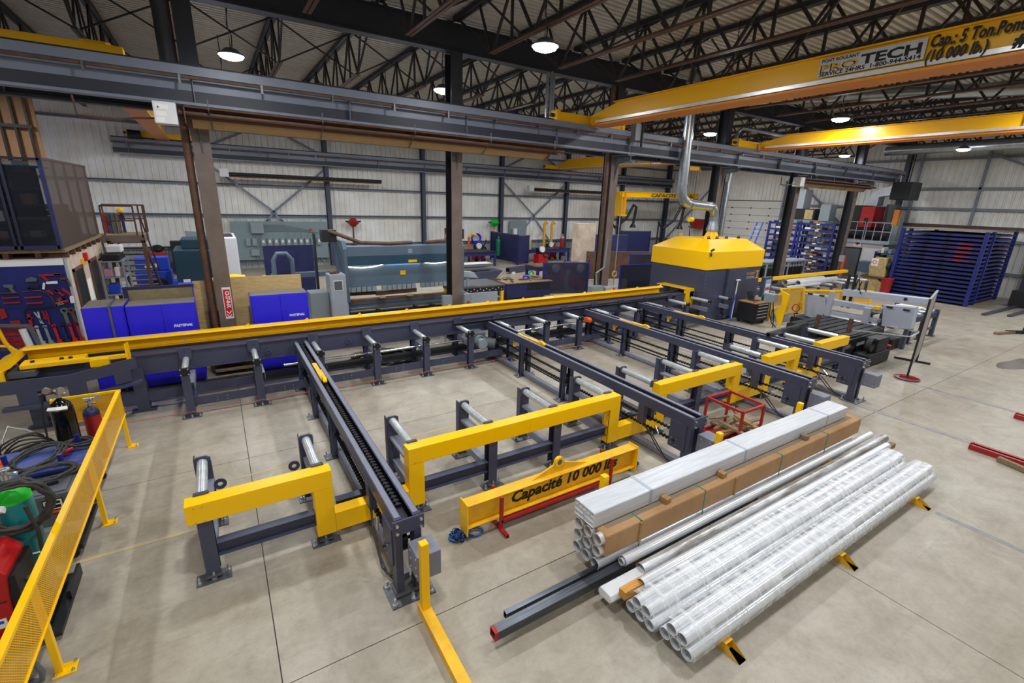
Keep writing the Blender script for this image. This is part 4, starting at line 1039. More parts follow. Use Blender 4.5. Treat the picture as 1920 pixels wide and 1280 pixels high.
for y in (9.31, 7.05, 4.75, 2.5):
    ob('post', MB().box(fx-.052, fx-.004, y-.025, y+.025, .012, z1-.02), 'yellow', t)
    ob('post_foot', MB().box(fx-.07, fx+.09, y-.07, y+.07, 0, .012), 'yellow', t)
    fb = MB(); bolts(fb, [(fx-.05, y-.05), (fx+.07, y-.05), (fx-.05, y+.05), (fx+.07, y+.05)], .007, .03); ob('anchor_bolt', fb, 'bolt', t)
# return panel
ob('top_rail', MB().box(-2.48, fx, 9.34, 9.375, z1-.015, z1+.02), 'yellow', t)
ob('bottom_rail', MB().box(-2.48, fx, 9.345, 9.365, z0, z0+.014), 'yellow', t)
ob('end_panel', MB().box(-2.5, -2.46, 9.30, 9.38, z0-.02, z1+.02), 'yellow', t)
meshpanel(-2.47, fx, z0+.01, z1-.01, 'y', 9.35, t, .024, .008)
ob('post', MB().box(-2.5, -2.45, 9.33, 9.38, 0, z0), 'yellow', t)

# ================================================================ gas cylinders and welding corner
def cyl(name, label, c, r, h, body, top, cat='cylinder', valve=True, group=None, band=None):
    t = thing(name, label, cat, c, group); x, y, z = c
    ob('body', MB().lathe([(r*.9, 0), (r, .03), (r, h*.80)], c, 24), body, t, smooth=True)
    ob('shoulder', MB().lathe([(r, h*.80), (r*.97, h*.84), (r*.8, h*.885), (r*.45, h*.92), (r*.26, h*.935), (r*.24, h*.96)], c, 24), top, t, smooth=True)
    if valve:
        v = ob('valve', MB().lathe([(.035, h*.955), (.035, h), (.02, h+.005), (.02, h+.04)], c, 12).tube((x, y, z+h-.005), (x+.09, y-.02, z+h-.005), .018, 8), 'bolt', t, smooth=True)
        ob('hand_wheel', MB().ring((x, y, z+h+.045), .045, .02, .015, 'z', 14), 'bolt', v)
    return t
k1 = cyl('gas_cylinder', 'glossy black gas cylinder with a white paper tag and gauges', (-2.27, 8.85, .0), .135, 1.26, 'black_gloss', 'black_gloss')
ob('tag', MB().path([(-2.39,8.77,1.06),(-2.29,8.715,1.07),(-2.18,8.745,1.06)], .035, 4), 'paper', k1)
rgb = ob('regulator', MB().sphere((-2.34, 8.80, 1.33), .045).sphere((-2.40, 8.84, 1.30), .04).tube((-2.27, 8.85, 1.29), (-2.47, 8.82, 1.29), .02, 8), 'rust', k1, smooth=True)
ob('gauge', MB().tube((-2.22, 8.8, 1.33), (-2.2, 8.76, 1.33), .045, 14).tube((-2.36, 8.77, 1.36), (-2.35, 8.73, 1.36), .045, 14), 'bolt', rgb)
ob('gas_line', MB().path([(-2.42,8.8,1.29),(-2.46,8.75,1.0),(-2.46,8.68,.6),(-2.5,8.62,.4),(-2.6,8.7,.3)], .012), 'black', k1)
k2 = cyl('gas_cylinder', 'short red gas cylinder with a blue top behind the black one', (-2.02, 9.12, 0), .105, .95, 'red', 'blue')
ob('regulator', MB().sphere((-1.99, 9.1, 1.02), .035).tube((-2.07, 9.1, 1.04), (-1.87, 9.1, 1.04), .018, 8).tube((-1.89, 9.08, 1.05), (-1.88, 9.04, 1.05), .035, 12), 'bolt', k2)
k3 = cyl('gas_cylinder', 'teal gas cylinder with a bright green shoulder, hose hung round it', (-2.02, 5.86, .1), .14, 1.42, 'teal', 'green_bright')
ob('label', MB().path([(-2.13,5.76,1.22),(-2.09,5.715,1.23),(-2.04,5.70,1.23)], .04, 4), 'paper', k3)
solo('welding_hose', MB().path(coil((-1.95, 5.66, 1.24), .235, 7, .02, 30, .10, .045, 'y', 2), .019, 7), 'hose', 'thick dark hose coiled round the teal gas cylinder', 'hose', smooth=True)
solo('welding_hose', MB().path([(-1.88,5.64,1.25),(-1.85,5.66,.95),(-1.87,5.66,.6),(-1.93,5.66,.3),(-1.85,5.7,.14)], .017, 7), 'hose', 'single dark hose hanging down the front of the teal cylinder', 'hose', smooth=True)
solo('cylinder_chain', MB().path([(-2.17+.045*k, 5.705-.02*math.sin(k*.45), .68-.006*math.sin(k)) for k in range(9)], .012, 5), 'bolt', 'bright chain tying the teal cylinder to the cart', 'chain')
# cart that carries the teal cylinder and the red welder
t = thing('cylinder_cart', 'black low cart under the teal cylinder and red welder', 'cart', (-2.3, 5.55, 0))
ob('deck', MB().box(-2.9, -1.74, 5.15, 6.05, .06, .1), 'black', t); ob('kick_plate', MB().box(-1.77, -1.74, 5.6, 6.05, .1, .2), 'black', t)
ob('wheel', MB().tube((-2.2, 5.05, .13), (-2.2, 5.13, .13), .13, 18), 'rubber', t, smooth=True); ob('wheel', MB().tube((-1.85, 5.9, .05), (-1.85, 5.96, .05), .05, 12), 'rubber', t, smooth=True)
t = thing('welding_machine', 'red welding machine on the cart at the left edge', 'welder', (-2.35, 5.4, .1))
ob('case', MB().prism([(-2.8, .1), (-2.03, .1), (-2.0, .62), (-1.97, .86), (-2.06, .97), (-2.8, .97)], 'y', 5.18, 5.66), 'red_welder', t, bevel=.012)
ob('front_panel', MB().box(-2.0, -1.93, 5.20, 5.64, .12, .82), 'black', t)
ob('handle', MB().box(-1.95, -1.86, 5.2, 5.24, .5, .53), 'dark_steel', t)
for y, z in ((5.32, .35), (5.5, .35), (5.4, .62)): ob('knob', MB().tube((-1.93, y, z), (-1.89, y, z), .03, 12), 'steel_plate', t)
ob('badge', MB().box(-2.3, -2.06, 5.177, 5.182, .32, .42), 'paper', t); ob('badge_stripe', MB().box(-2.28, -2.08, 5.175, 5.178, .37, .40), 'blue_bright', t)
ob('seam', MB().box(-2.8, -2.02, 5.176, 5.18, .585, .595), 'black', t)
text('lettering', '2', .1, (-2.14, 5.175, .47), (1,0,0), (0,0,1), 'text_white', t, bold=.004)
# low wood platform under the grey power source
t = thing('pallet_truck_deck', 'dirty dark platform cart on casters behind the fence', 'cart', (-2.3, 6.75, 0))
ob('deck', MB().box(-3.3, -1.78, 6.42, 7.3, .13, .19), 'dark_steel', t); ob('board', MB().box(-2.5, -2.0, 6.5, 6.75, .19, .21), 'wood_old', t)
for x, y in ((-1.9, 6.5), (-1.9, 7.2)): ob('caster', MB().tube((x, y-.03, .065), (x, y+.03, .065), .065, 14).box(x-.03, x+.03, y-.04, y+.04, .06, .14), 'rubber', t)
t = thing('power_source', 'dark grey boxy welding power source with an orange-edged warning label', 'welder', (-2.35, 7.0, .2))
ob('case', MB().box(-3.05, -1.82, 6.78, 7.22, .3, .72), 'grey_dark', t, bevel=.015)
ob('base', MB().box(-3.05, -1.85, 6.7, 7.3, .19, .31), 'grey_box', t, bevel=.01)
ob('lid', MB().box(-3.0, -1.9, 6.82, 7.18, .72, .735), 'grey_dark', t); ob('handle', MB().bar((-2.35, 6.95, .76), (-2.0, 7.02, .76), .035, .03), 'black', t)
ob('warning_label', MB().box(-2.12, -1.94, 6.775, 6.779, .47, .66), 'text_black', t)
ob('label_frame', MB().box(-2.11, -1.95, 6.773, 6.776, .53, .65), 'paper', t)
ob('label_mark', MB().box(-2.095, -2.045, 6.771, 6.774, .545, .635).box(-2.035, -1.965, 6.771, 6.774, .60, .635).box(-2.035, -1.965, 6.771, 6.774, .545, .585), 'text_black', t)
ob('label_strip', MB().box(-2.11, -1.95, 6.773, 6.776, .48, .515), 'orange', t)
ob('red_badge', MB().box(-2.62, -2.5, 6.775, 6.779, .6, .64), 'red_bright', t)
ob('connectors', MB().tube((-1.82, 6.9, .5), (-1.76, 6.9, .5), .04, 10).tube((-1.82, 7.08, .5), (-1.76, 7.08, .5), .04, 10).tube((-1.82, 7.0, .62), (-1.78, 7.0, .62), .05, 10), 'rust', t)
solo('post_stub', MB().bar((-2.62, 6.86, .72), (-2.60, 6.86, .98), .07, .05), 'black', 'black upright bar behind the dark grey power source', 'bar')
solo('cable', MB().path(coil((-2.15, 7.3, .74), .26, 4, .02, 28, .12, .02, 'z', 4), .016, 6), 'hose', 'dark cable coil on top of the dark grey power source', 'cable', smooth=True)
# blue welding table
t = thing('welding_table', 'blue steel welding table with cables on it', 'table', (-2.5, 8.1, 0))
ob('tabletop', MB().box(-3.7, -1.80, 7.62, 8.42, .60, .64), 'blue_table', t, bevel=.004)
ob('apron', MB().box(-3.68, -1.82, 7.64, 7.68, .46, .60).box(-1.86, -1.82, 7.66, 8.40, .46, .6), 'blue_rack', t)
for x in (-3.6, -1.9):
    for y in (7.7, 8.34): ob('leg', MB().box(x-.04, x+.04, y-.04, y+.04, .09, .6), 'blue_rack', t)
    for y in (7.7, 8.34): ob('caster', MB().tube((x, y-.02, .05), (x, y+.02, .05), .05, 12), 'rubber', t)
for (x, y, w_) in ((-2.72, 8.0, 'at the left edge of'), (-2.12, 7.72, 'nearest the grey power source on'), (-2.05, 8.3, 'in front of the black cylinder on'), (-2.9, 8.38, 'at the far left corner of')):
    solo('table_peg', MB().tube((x, y, .64), (x, y, .80), .03, 12), 'blue_rack', f'blue round peg {w_} the blue welding table', 'peg', 'blue pegs on the welding table', smooth=True)
solo('welding_cable', MB().path(coil((-2.42, 8.0, .65), .26, 7, .02, 30, .14, .05, 'z', 1), .014, 6), 'hose', 'big tangled dark cable coil lying on the blue welding table', 'cable', smooth=True)
solo('welding_cable', MB().path(coil((-2.02, 8.25, .65), .15, 4, .02, 26, .14, .03, 'z', 6), .014, 6), 'hose', 'dark cable coil at the far corner of the blue welding table', 'cable', smooth=True)
solo('welding_cable', MB().path(coil((-2.75, 8.85, .2), .26, 7, .02, 30, .15, .3, 'z', 9), .014, 6), 'hose', 'pinkish grey heap of hoses on the floor beside the black cylinder', 'hose', smooth=True)
solo('cart_handle', MB().path([(-2.95,8.85,.1),(-3.02,9.0,.6),(-2.95,9.1,.78),(-2.75,9.05,.70),(-2.5,8.95,.5),(-2.6,8.9,.1)], .014, 7), 'bolt', 'bent chrome tube handle beside the hose heap', 'handle', smooth=True)
solo('earth_clamp', MB().box(-2.22, -2.12, 7.96, 8.0, .66, .72).bar((-2.2, 7.95, .7), (-2.05, 8.02, .72), .03), 'red_bright', 'red welding clamp lying on the cable coil', 'clamp')
solo('orange_rag', MB().path(coil((-2.88, 8.0, .65), .1, 2, .02, 12, .3, .04, 'z', 3), .03, 6), 'orange', 'crumpled orange rag at the left edge of the welding table', 'rag', smooth=True)
t = thing('jug', 'grey plastic jug with a handle below the fence, bottom left', 'jug', (-2.0, 4.72, 0))
ob('body', MB().lathe([(.12, 0), (.14, .03), (.14, .25), (.1, .32), (.05, .36), (.05, .4)], (-2.0, 4.72, 0), 18), 'grey_dark', t, smooth=True)
ob('handle', MB().path([(-1.87,4.68,.08),(-1.77,4.64,.08),(-1.75,4.63,.17),(-1.78,4.64,.27),(-1.87,4.68,.27)], .022, 8), 'grey_dark', t, smooth=True)
# ================================================================ cutting cabin
t = thing('cutting_cabin', 'large beam cutting cabin, dark below with a yellow pyramid roof', 'machine', (16.75, 11.8, 0))
x0, x1, y0, y1 = 15.0, 18.5, 10.57, 13.12
ob('lower_body', MB().box(x0, x1, y0, y1, 0.0, 2.0), 'navy', t, bevel=.006)
e = .03
ob('upper_band', MB().box(x0-e, x1+e, y0-e, y1+e, 2.0, 2.64), 'yellow', t, bevel=.004)
rb = MB(); E = [(x0-e,y0-e,2.64),(x1+e,y0-e,2.64),(x1+e,y1+e,2.64),(x0-e,y1+e,2.64)]; R = [(15.62,11.1,3.04),(18.0,11.1,3.04),(18.0,12.6,3.04),(15.62,12.6,3.04)]
rb.add(E+R, [(0,1,5,4),(1,2,6,5),(2,3,7,6),(3,0,4,7),(4,5,6,7)])
ob('roof', rb, 'yellow', t)
rs = MB()
for a, c in zip(E, R): rs.bar(a, c, .02, .012)
ob('roof_seam', rs, 'yellow', t)
for x, y in ((15.9, 11.3), (16.4, 11.3), (17.0, 11.3), (17.8, 11.3)): ob('roof_lug', MB().tube((x, y, 3.04), (x, y, 3.09), .06, 10).ring((x, y, 3.10), .05, .02, .02, 'x', 12), 'black', t)
ob('roof_eye', MB().ring((15.8, 12.5, 3.12), .07, .025, .02, 'x', 14), 'yellow', t)
ob('corner_lamp', MB().bar((15.02, 10.5, 2.70), (15.12, 10.45, 2.76), .06).tube((15.06, 10.5, 2.5), (15.06, 10.5, 2.66), .03, 8), 'black', t)
ob('corner_lamp_green', MB().sphere((15.05, 10.48, 2.62), .03), 'green_bright', t)
bb = MB()
for k in range(14):
    z = .15+.135*k; bb.tube((x0+.05, y0-.008, z), (x0+.05, y0, z), .008, 6); bb.tube((x0-.008, y0+.08, z), (x0, y0+.08, z), .008, 6)
ob('panel_bolt', bb, 'bolt', t)
ob('door_panel', MB().prism([(16.28, 1.99), (17.45, 1.99), (17.50, .30), (16.5, .12), (16.30, .3)], 'y', y0-.10, y0), 'navy', t, bevel=.01)
ob('door_skirt', MB().prism([(16.4, .10), (17.5, .25), (17.5, 0), (16.4, 0)], 'y', y0-.02, y0), 'dark_steel', t)
ob('hood_top', MB().box(14.55, 15.0, 10.95, 12.36, 1.24, 1.27), 'yellow', t, bevel=.003)
ob('hood_side', MB().box(14.6, 15.0, 10.93, 10.97, .58, 1.24), 'yellow', t, bevel=.003)
ob('hood_flange', MB().box(14.57, 14.6, 10.93, 11.06, .58, 1.24), 'yellow', t)
ob('opening', MB().box(14.98, 15.0-.005, 11.0, 12.3, .62, 1.22), 'black', t)
ob('inner_flap', MB().box(14.94, 14.97, 11.2, 11.5, .7, 1.2).box(14.94, 14.97, 11.6, 12.0, .7, 1.2), 'grey_dark', t)
ob('chute', MB().box(14.5, 15.0, 10.6, 10.95, .50, .54).prism([(14.5, .5), (15, .5), (14.9, .2), (14.6, .3)], 'y', 10.62, 10.9), 'dark_steel', t)
ob('outfeed_tray', MB().box(14.1, 14.7, 10.15, 10.4, .28, .36), 'grey_box', t)
xd, ud, yy = (1,0,0), (0,0,1), y0-.004
text('lettering', 'BEAM', .15, (17.42, yy, 1.68), xd, ud, 'orange_yellow', t, bold=.004, width=.36)
text('lettering', 'CUT', .15, (17.83, yy, 1.68), xd, ud, 'text_yellow', t, bold=.004, shear=.2, width=.32)
text('lettering', 'SYSTEMS', .14, (17.42, yy, 1.53), xd, ud, 'text_grey', t, bold=.003, width=.74)
ob('emblem', MB().box(18.22, 18.42, yy-.002, y0, 1.79, 1.83).box(18.22, 18.42, yy-.002, y0, 1.52, 1.56).box(18.29, 18.35, yy-.002, y0, 1.55, 1.8), 'text_yellow', t)
# service tool cart, monitor, lance
t = thing('tool_cart', 'black tool cart with silver drawer pulls in front of the cutting cabin', 'cart', (17.15, 9.8, 0))
ob('body', MB().box(16.72, 17.58, 9.45, 10.18, .12, .80), 'black', t, bevel=.01); ob('worktop', MB().box(16.72, 17.58, 9.44, 10.18, .80, .83), 'wood', t)
for k, (za, zb_) in enumerate(((.14,.30),(.31,.43),(.44,.55),(.56,.67),(.68,.79))):
    d_ = ob('drawer', MB().box(16.75, 17.55, 9.43, 9.45, za, zb_), 'black', t); ob('drawer_pull', MB().box(16.85, 17.45, 9.41, 9.43, zb_-.04, zb_-.015), 'alu', d_)
for x in (16.8, 17.5):
    for y in (9.55, 10.1): ob('caster', MB().tube((x-.02, y, .06), (x+.02, y, .06), .06, 12), 'rubber', t)
solo('hand_tool', MB().box(16.85, 17.05, 9.6, 9.68, .83, .86), 'red_bright', 'red handled tool on the tool cart top', 'tool')
solo('laptop', MB().box(17.05, 17.4, 9.75, 10.0, .83, .85).prism([(9.98, .85), (10.1, 1.15), (10.12, 1.15), (10.0, .85)], 'x', 17.05, 17.4), 'black', 'black laptop open on the tool cart', 'laptop')
t = thing('control_pendant', 'dark upright touch screen console beside the tool cart', 'console', (17.6, 9.75, 0))
ob('housing', MB().box(17.25, 17.8, 9.62, 9.75, 1.0, 1.75), 'navy', t, bevel=.01); ob('screen', MB().box(17.36, 17.7, 9.612, 9.622, 1.1, 1.66), 'screen_lit', t)
for k in range(4): ob('screen_tile', MB().box(17.39, 17.67, 9.607, 9.613, 1.14+.13*k, 1.23+.13*k), ('white', 'red_bright', 'white', 'grey_paint')[k], t)
ob('stand', MB().bar((17.7, 9.8, 0), (17.7, 9.8, 1.1), .08).box(17.45, 17.95, 9.6, 10.0, 0, .03), 'grey_dark', t)
t = thing('air_lance', 'white cleaning lance with a blue hose leaning at the cabin', 'lance', (16.4, 10.2, 0))
ob('rod', MB().tube((16.55, 10.25, .1), (16.85, 10.42, 1.55), .02, 8).box(16.75, 16.95, 10.38, 10.44, 1.53, 1.58), 'white', t)
ob('hose', MB().path([(16.55,10.25,.12),(16.45,10.2,.05),(16.42,10.25,.35),(16.6,10.28,.8),(16.68,10.3,1.05)], .018), 'blue_bright', t)
solo('floor_mat', MB().box(18.2, 19.6, 9.2, 10.2, 0, .015), 'grey_dark', 'flat grey mat on the floor right of the tool cart', 'mat')

# ================================================================ band saw and its tables
t = thing('band_saw', 'large light grey horizontal band saw with two hinged blade covers', 'machine', (18.4, 7.0, 0))
ob('blade_cover', MB().prism([(7.9, 1.28), (8.62, 1.26), (8.45, .45), (7.95, .40), (7.75, .75)], 'x', 18.25, 18.6), 'grey_panel', t, bevel=.01, label='grey blade cover on the far side')
ob('blade_cover', MB().prism([(5.32, 1.40), (6.15, 1.32), (6.05, .62), (5.28, .70)], 'x', 18.3, 18.6), 'grey_panel', t, bevel=.01, label='grey blade cover on the near side')
for y in (8.0, 8.4, 5.5, 5.95): ob('hinge', MB().box(18.22, 18.28, y-.08, y+.08, 1.26, 1.31), 'black', t)
ob('saw_bow', MB().prism([(5.2, 1.66), (7.6, 1.56), (7.6, 1.32), (5.2, 1.48)], 'x', 18.75, 19.1), 'grey_panel', t, bevel=.01)
ob('bow_badge', MB().tube((18.72, 5.75, 1.55), (18.75, 5.75, 1.55), .05, 14), 'black', t)
ob('cross_beam', MB().box(18.3, 18.6, 6.15, 7.75, 1.02, 1.2), 'grey_panel', t, bevel=.01)
ob('lower_beam', MB().box(18.3, 18.6, 6.2, 7.7, .68, .8), 'grey_panel', t, bevel=.01)
ob('guide_arm', MB().box(18.2, 18.32, 6.42, 6.62, .42, 1.14), 'grey_panel', t, bevel=.01)
ob('guide_arm', MB().box(18.2, 18.32, 7.62, 7.78, .5, 1.5), 'grey_panel', t, bevel=.01)
ob('blade_pipe', MB().tube((18.25, 6.2, .62), (18.25, 7.7, .62), .03, 10), 'bolt', t)
for y in (7.35, 7.55): ob('guide_post', MB().tube((18.9, y, .9), (18.9, y, 2.1), .05, 12), 'black', t)
ob('hydraulic_hose', MB().path([(18.9,7.3,1.7),(18.8,7.2,2.0),(18.8,7.1,1.6),(18.7,7.0,1.5)], .02).path([(18.9,7.2,1.5),(18.8,7.1,1.9),(18.8,6.95,1.85),(18.8,6.9,1.5)], .02), 'black', t)
ob('base', MB().box(17.8, 19.2, 7.8, 8.7, 0, .42).box(17.9, 19.0, 5.5, 7.8, 0, .35), 'black', t, bevel=.02)
for y in (5.4, 6.05): ob('cover_leg', MB().box(18.35, 18.47, y-.05, y+.05, 0, .64), 'navy', t)
ob('vise', MB().box(17.5, 18.2, 6.5, 7.6, .42, .62), 'dark_steel', t); ob('warning_cap', MB().box(18.15, 18.35, 6.2, 6.35, 1.15, 1.25), 'yellow', t)
ob('pedal', MB().box(19.2, 19.6, 6.6, 7.0, .85, 1.0), 'yellow', t, bevel=.02)
ob('motor', MB().tube((17.9, 6.1, .4), (17.9, 5.9, .4), .16, 16).tube((17.6, 6.0, .35), (17.6, 5.8, .35), .12, 14), 'dark_steel', t)
t = thing('saw_table', 'black slatted infeed bed in front of the band saw', 'table', (16.7, 6.6, 0))
ob('bed', MB().box(15.4, 17.7, 6.65, 7.6, .3, .70).box(15.4, 17.7, 5.75, 6.65, .52, .70), 'black', t, bevel=.01)
for k in range(7): ob('bed_slat', MB().box(15.45, 17.65, 5.8+.255*k, 6.0+.255*k, .70, .725), 'dark_steel', t)
ob('trough', MB().box(14.4, 16.5, 5.5, 6.6, .02, .5), 'black', t, bevel=.02)
for x in (): ob('roller', MB().tube((x, 5.65, .84), (x, 6.5, .84), .055, 16), 'zinc', t, smooth=True)
ob('side_beam', MB().box(14.3, 16.4, 6.55, 6.62, .6, .74).box(14.3, 16.4, 5.52, 5.58, .6, .74), 'dark_steel', t)
for x, y in ((15.0, 6.58), (16.3, 6.58), (15.2, 5.55), (16.3, 5.55)): ob('leg', MB().box(x-.05, x+.05, y-.05, y+.05, 0, .62), 'dark_steel', t)
solo('upright_roller', MB().tube((15.6, 6.8, .7), (15.6, 6.8, 1.12), .06, 14), 'rust', 'brown upright guide roller at the far side of the saw bed', 'roller', smooth=True)
solo('upright_roller', MB().tube((15.25, 5.78, .84), (15.25, 5.78, 1.26), .06, 14), 'rust', 'brown upright guide roller at the near side of the saw bed', 'roller', smooth=True)
solo('square_tube', MB().rect_tube((11.95, 6.3, 1.05), (14.3, 6.5, 1.05), .1, .1, .008), 'mill_steel', 'square dark tube lying across the rightmost transfer arm toward the saw', 'tube')
t = thing('power_pack', 'black hydraulic power pack with a hose reel beside the saw trough', 'machine', (15.6, 5.3, 0))
ob('tank', MB().box(15.0, 16.4, 5.05, 5.45, .05, .38), 'black', t, bevel=.02); ob('box', MB().box(15.5, 16.2, 5.08, 5.42, .38, .78), 'black', t, bevel=.02)
ob('reel', MB().ring((15.35, 5.2, .62), .2, .06, .12, 'y', 20), 'rubber', t); ob('filter', MB().tube((16.5, 5.2, .05), (16.5, 5.2, .42), .11, 16), 'black', t); ob('filter_cap', MB().tube((16.5, 5.2, .42), (16.5, 5.2, .47), .115, 16), 'red', t); ob('tag', MB().box(16.38, 16.4, 5.12, 5.28, .15, .3), 'paper', t)
solo('stop_frame', MB().bar((15.3, 5.7, .93), (17.6, 5.02, .62), .05, .03).bar((17.6, 5.02, .62), (18.8, 5.15, .62), .05, .03).bar((18.6, 5.2, .62), (18.2, 5.8, .7), .04), 'zinc', 'thin galvanised V-shaped guard bar around the saw front', 'bar')
t = thing('outfeed_table', 'navy outfeed roller table behind the band saw', 'table', (20.6, 6.0, 0))
for x in (19.4, 20.4, 21.5):
    for y in (5.6, 6.8): ob('leg', MB().box(x-.06, x+.06, y-.06, y+.06, .03, .98), 'navy', t); ob('foot', MB().box(x-.12, x+.12, y-.1, y+.1, 0, .03), 'steel_plate', t)
for y in (5.6, 6.8): ob('side_rail', MB().box(19.25, 21.6, y-.04, y+.04, .72, .9), 'blue', t)
for x in (19.5, 20.1, 20.7, 21.3): ob('roller', MB().tube((x, 5.64, .92), (x, 6.76, .92), .05, 14), 'zinc', t, smooth=True)
ob('low_tie', MB().box(19.3, 21.6, 5.58, 5.62, .28, .36), 'navy', t); ob('plastic_sheet', MB().box(20.2, 21.2, 5.9, 6.6, .98, 1.02), 'white', t)
# yellow guard corner with hoses
t = thing('machine_guard', 'bent yellow mesh guard panel with cables left of the band saw', 'fence', (17.2, 8.6, 0))
ob('end_plate', MB().prism([(8.95, 1.42), (8.58, 1.28), (8.68, .1), (8.78, .1), (9.0, .62), (8.80, .78), (8.80, 1.2)], 'x', 17.17, 17.22), 'yellow', t)
ob('side_mesh', MB().add([(17.2,8.94,1.4),(17.9,8.5,1.5),(17.9,8.4,.6),(17.2,8.7,.6)], [(0,1,2,3)]), 'mesh_yellow', t)
ob('top_rail', MB().bar((17.2, 8.95, 1.43), (17.9, 8.5, 1.52), .05).bar((17.9, 8.5, 1.52), (18.0, 8.4, .6), .05), 'yellow', t)
ob('control_box', MB().box(16.85, 17.15, 8.95, 9.3, .95, 1.25), 'grey_box', t, bevel=.01)
ob('cable', MB().path([(17.0,9.1,.95),(16.9,9.0,.5),(16.95,8.9,.2),(17.1,8.8,.05)], .02).path([(17.05,9.05,.95),(17.1,8.95,.45),(17.0,8.85,.05)], .02).path([(17.6,8.5,.6),(17.55,8.4,.3),(17.7,8.3,.05)], .018), 'black', t)
ob('hose_loop', MB().ring((17.55, 8.45, .8), .14, .025, .025, 'x', 18), 'red', t)
t = thing('guard_fence', 'yellow mesh fence stretching behind the band saw', 'fence', (20, 10, 0))
for (a, c) in (((18.0, 9.6), (20.5, 9.8)), ((20.5, 9.8), (23.5, 8.4))):
    ob('top_rail', MB().bar((*a, 1.0), (*c, 1.0), .06), 'yellow', t); ob('bottom_rail', MB().bar((*a, .5), (*c, .5), .04), 'yellow', t)
    ob('mesh_panel', MB().add([(*a, .5), (*c, .5), (*c, 1.0), (*a, 1.0)], [(0,1,2,3)]), 'mesh_yellow', t)
    for p in (a, c): ob('post', MB().box(p[0]-.04, p[0]+.04, p[1]-.04, p[1]+.04, 0, 1.02), 'yellow', t)
ob('tarp', MB().add([(18.9,9.6,1.12),(20.2,9.68,1.12),(20.2,9.62,.55),(18.9,9.56,.6)], [(0,1,2,3)]), 'cloth', t)
# welding screen
t = thing('welding_screen', 'tall narrow welding screen on a round red-rimmed base', 'screen', (15.9, 4.4, 0))
pa, pb = (15.14, 4.15), (17.15, 4.60)
for p, m in ((pa, 'dark_steel'), (pb, 'dark_steel')): ob('pole', MB().tube((*p, .02), (*p, 2.15), .025, 10), m, t)
ob('top_rail', MB().bar((*pa, 2.14), (*pb, 2.14), .05), 'grey_box', t)
ob('curtain', MB().bar((*pa, 1.21), (*pb, 1.21), .03, 1.82), 'curtain_mesh', t)
ob('base_disc', MB().lathe([(.27, 0), (.27, .02), (.25, .025)], (15.14, 4.15, 0), 24), 'steel_plate', t, smooth=True); ob('base_rim', MB().ring((15.14, 4.15, .028), .28, .03, .02, 'z', 28), 'red', t)
ob('base_bar', MB().bar((15.1, 4.3, .05), (15.2, 3.95, .05), .05), 'red', t); ob('far_foot', MB().bar((17.0, 5.1, .03), (17.25, 4.3, .03), .05), 'dark_steel', t)

# ================================================================ right-hand back: storage and mezzanine room
t = thing('sheet_rack', 'tall blue rack of steel sheet drawers against the right wall', 'rack', (32.5, 8.5, 0))
rx0, rx1, ry0, ry1, rh = 30.2, 34.8, 6.95, 10.15, 3.5
for x in (rx0, rx0+1.0, rx1-.05):
    for y in (ry0, ry1): ob('upright', MB().box(x-.07, x+.07, y-.07, y+.07, 0, rh), 'blue_rack', t)
ob('top_sheet', MB().box(rx0, rx1, ry0, ry1, rh, rh+.04), 'dust_top', t)
n = 17
for k in range(n):
    z = .1+k*(rh-.15)/n
    s = ob('drawer', MB().box(rx0+.02, rx1-.1, ry0+.08, ry1-.08, z, z+.09), 'blue_rack', t)
    ob('sheet', MB().box(rx0+.03, rx1-.2, ry0+.12, ry1-.12, z+.09, z+.115), 'primer' if k in (10, 12, 13) else 'dark_steel', s)
    ob('drawer_slot', MB().box(rx0+.008, rx0+.021, 8.2, 8.4, z+.02, z+.07).box(rx0+.008, rx0+.021, 9.0, 9.2, z+.02, z+.07), 'black', s)
    ob('side_rail', MB().box(rx0+.1, rx1-.1, ry0-.03, ry0+.03, z+.02, z+.10), 'blue_rack', t)
    ob('side_hole', MB().box(31.9, 32.05, ry0-.034, ry0-.029, z+.04, z+.08).box(33.2, 33.35, ry0-.034, ry0-.029, z+.04, z+.08), 'black', t)
    if 10 <= k <= 14: ob('label_strip', MB().box(rx0+.01, rx0+.021, 7.3, 7.9, z+.03, z+.06), 'red_bright', s)
def shelf(label, x0, x1, y0, y1, h, n, seed, tags=True):
    t = thing('shelving_rack', label, 'rack', ((x0+x1)/2, (y0+y1)/2, 0), 'blue shelving racks by the overhead door'); rg = random.Random(seed)
    for x in (x0, x1):
        for y in (y0, y1): ob('upright', MB().box(x-.05, x+.05, y-.06, y+.06, 0, h), 'blue_rack', t)
    for k in range(n):
        z = .25+k*(h-.3)/(n-1)
        s = ob('shelf', MB().box(x0-.02, x1, y0, y1, z-.12, z), 'blue_rack', t)
        y = y0+.15
        while y < y1-.3:
            w = rg.uniform(.15, .5)
            if rg.random() > .25: ob('stock_piece', MB().box(x0+.1, x1-.1, y, y+w*.85, z, z+rg.uniform(.05, .16)), rg.choice(('dark_steel','grey_box','wood','white','black','grey_dark')), s)
            y += w
        if tags: ob('label', MB().box(x0-.03, x0-.021, (y0+y1)/2-.15, (y0+y1)/2+.05, z-.1, z-.03), 'paper', s)
shelf('blue shelving rack of stock, right half, under the compressor room column', 32.3, 33.2, 14.35, 16.35, 3.5, 9, 2)
shelf('blue shelving rack of stock, left half, beside the overhead door', 32.3, 33.2, 16.55, 18.4, 3.45, 9, 5, False)
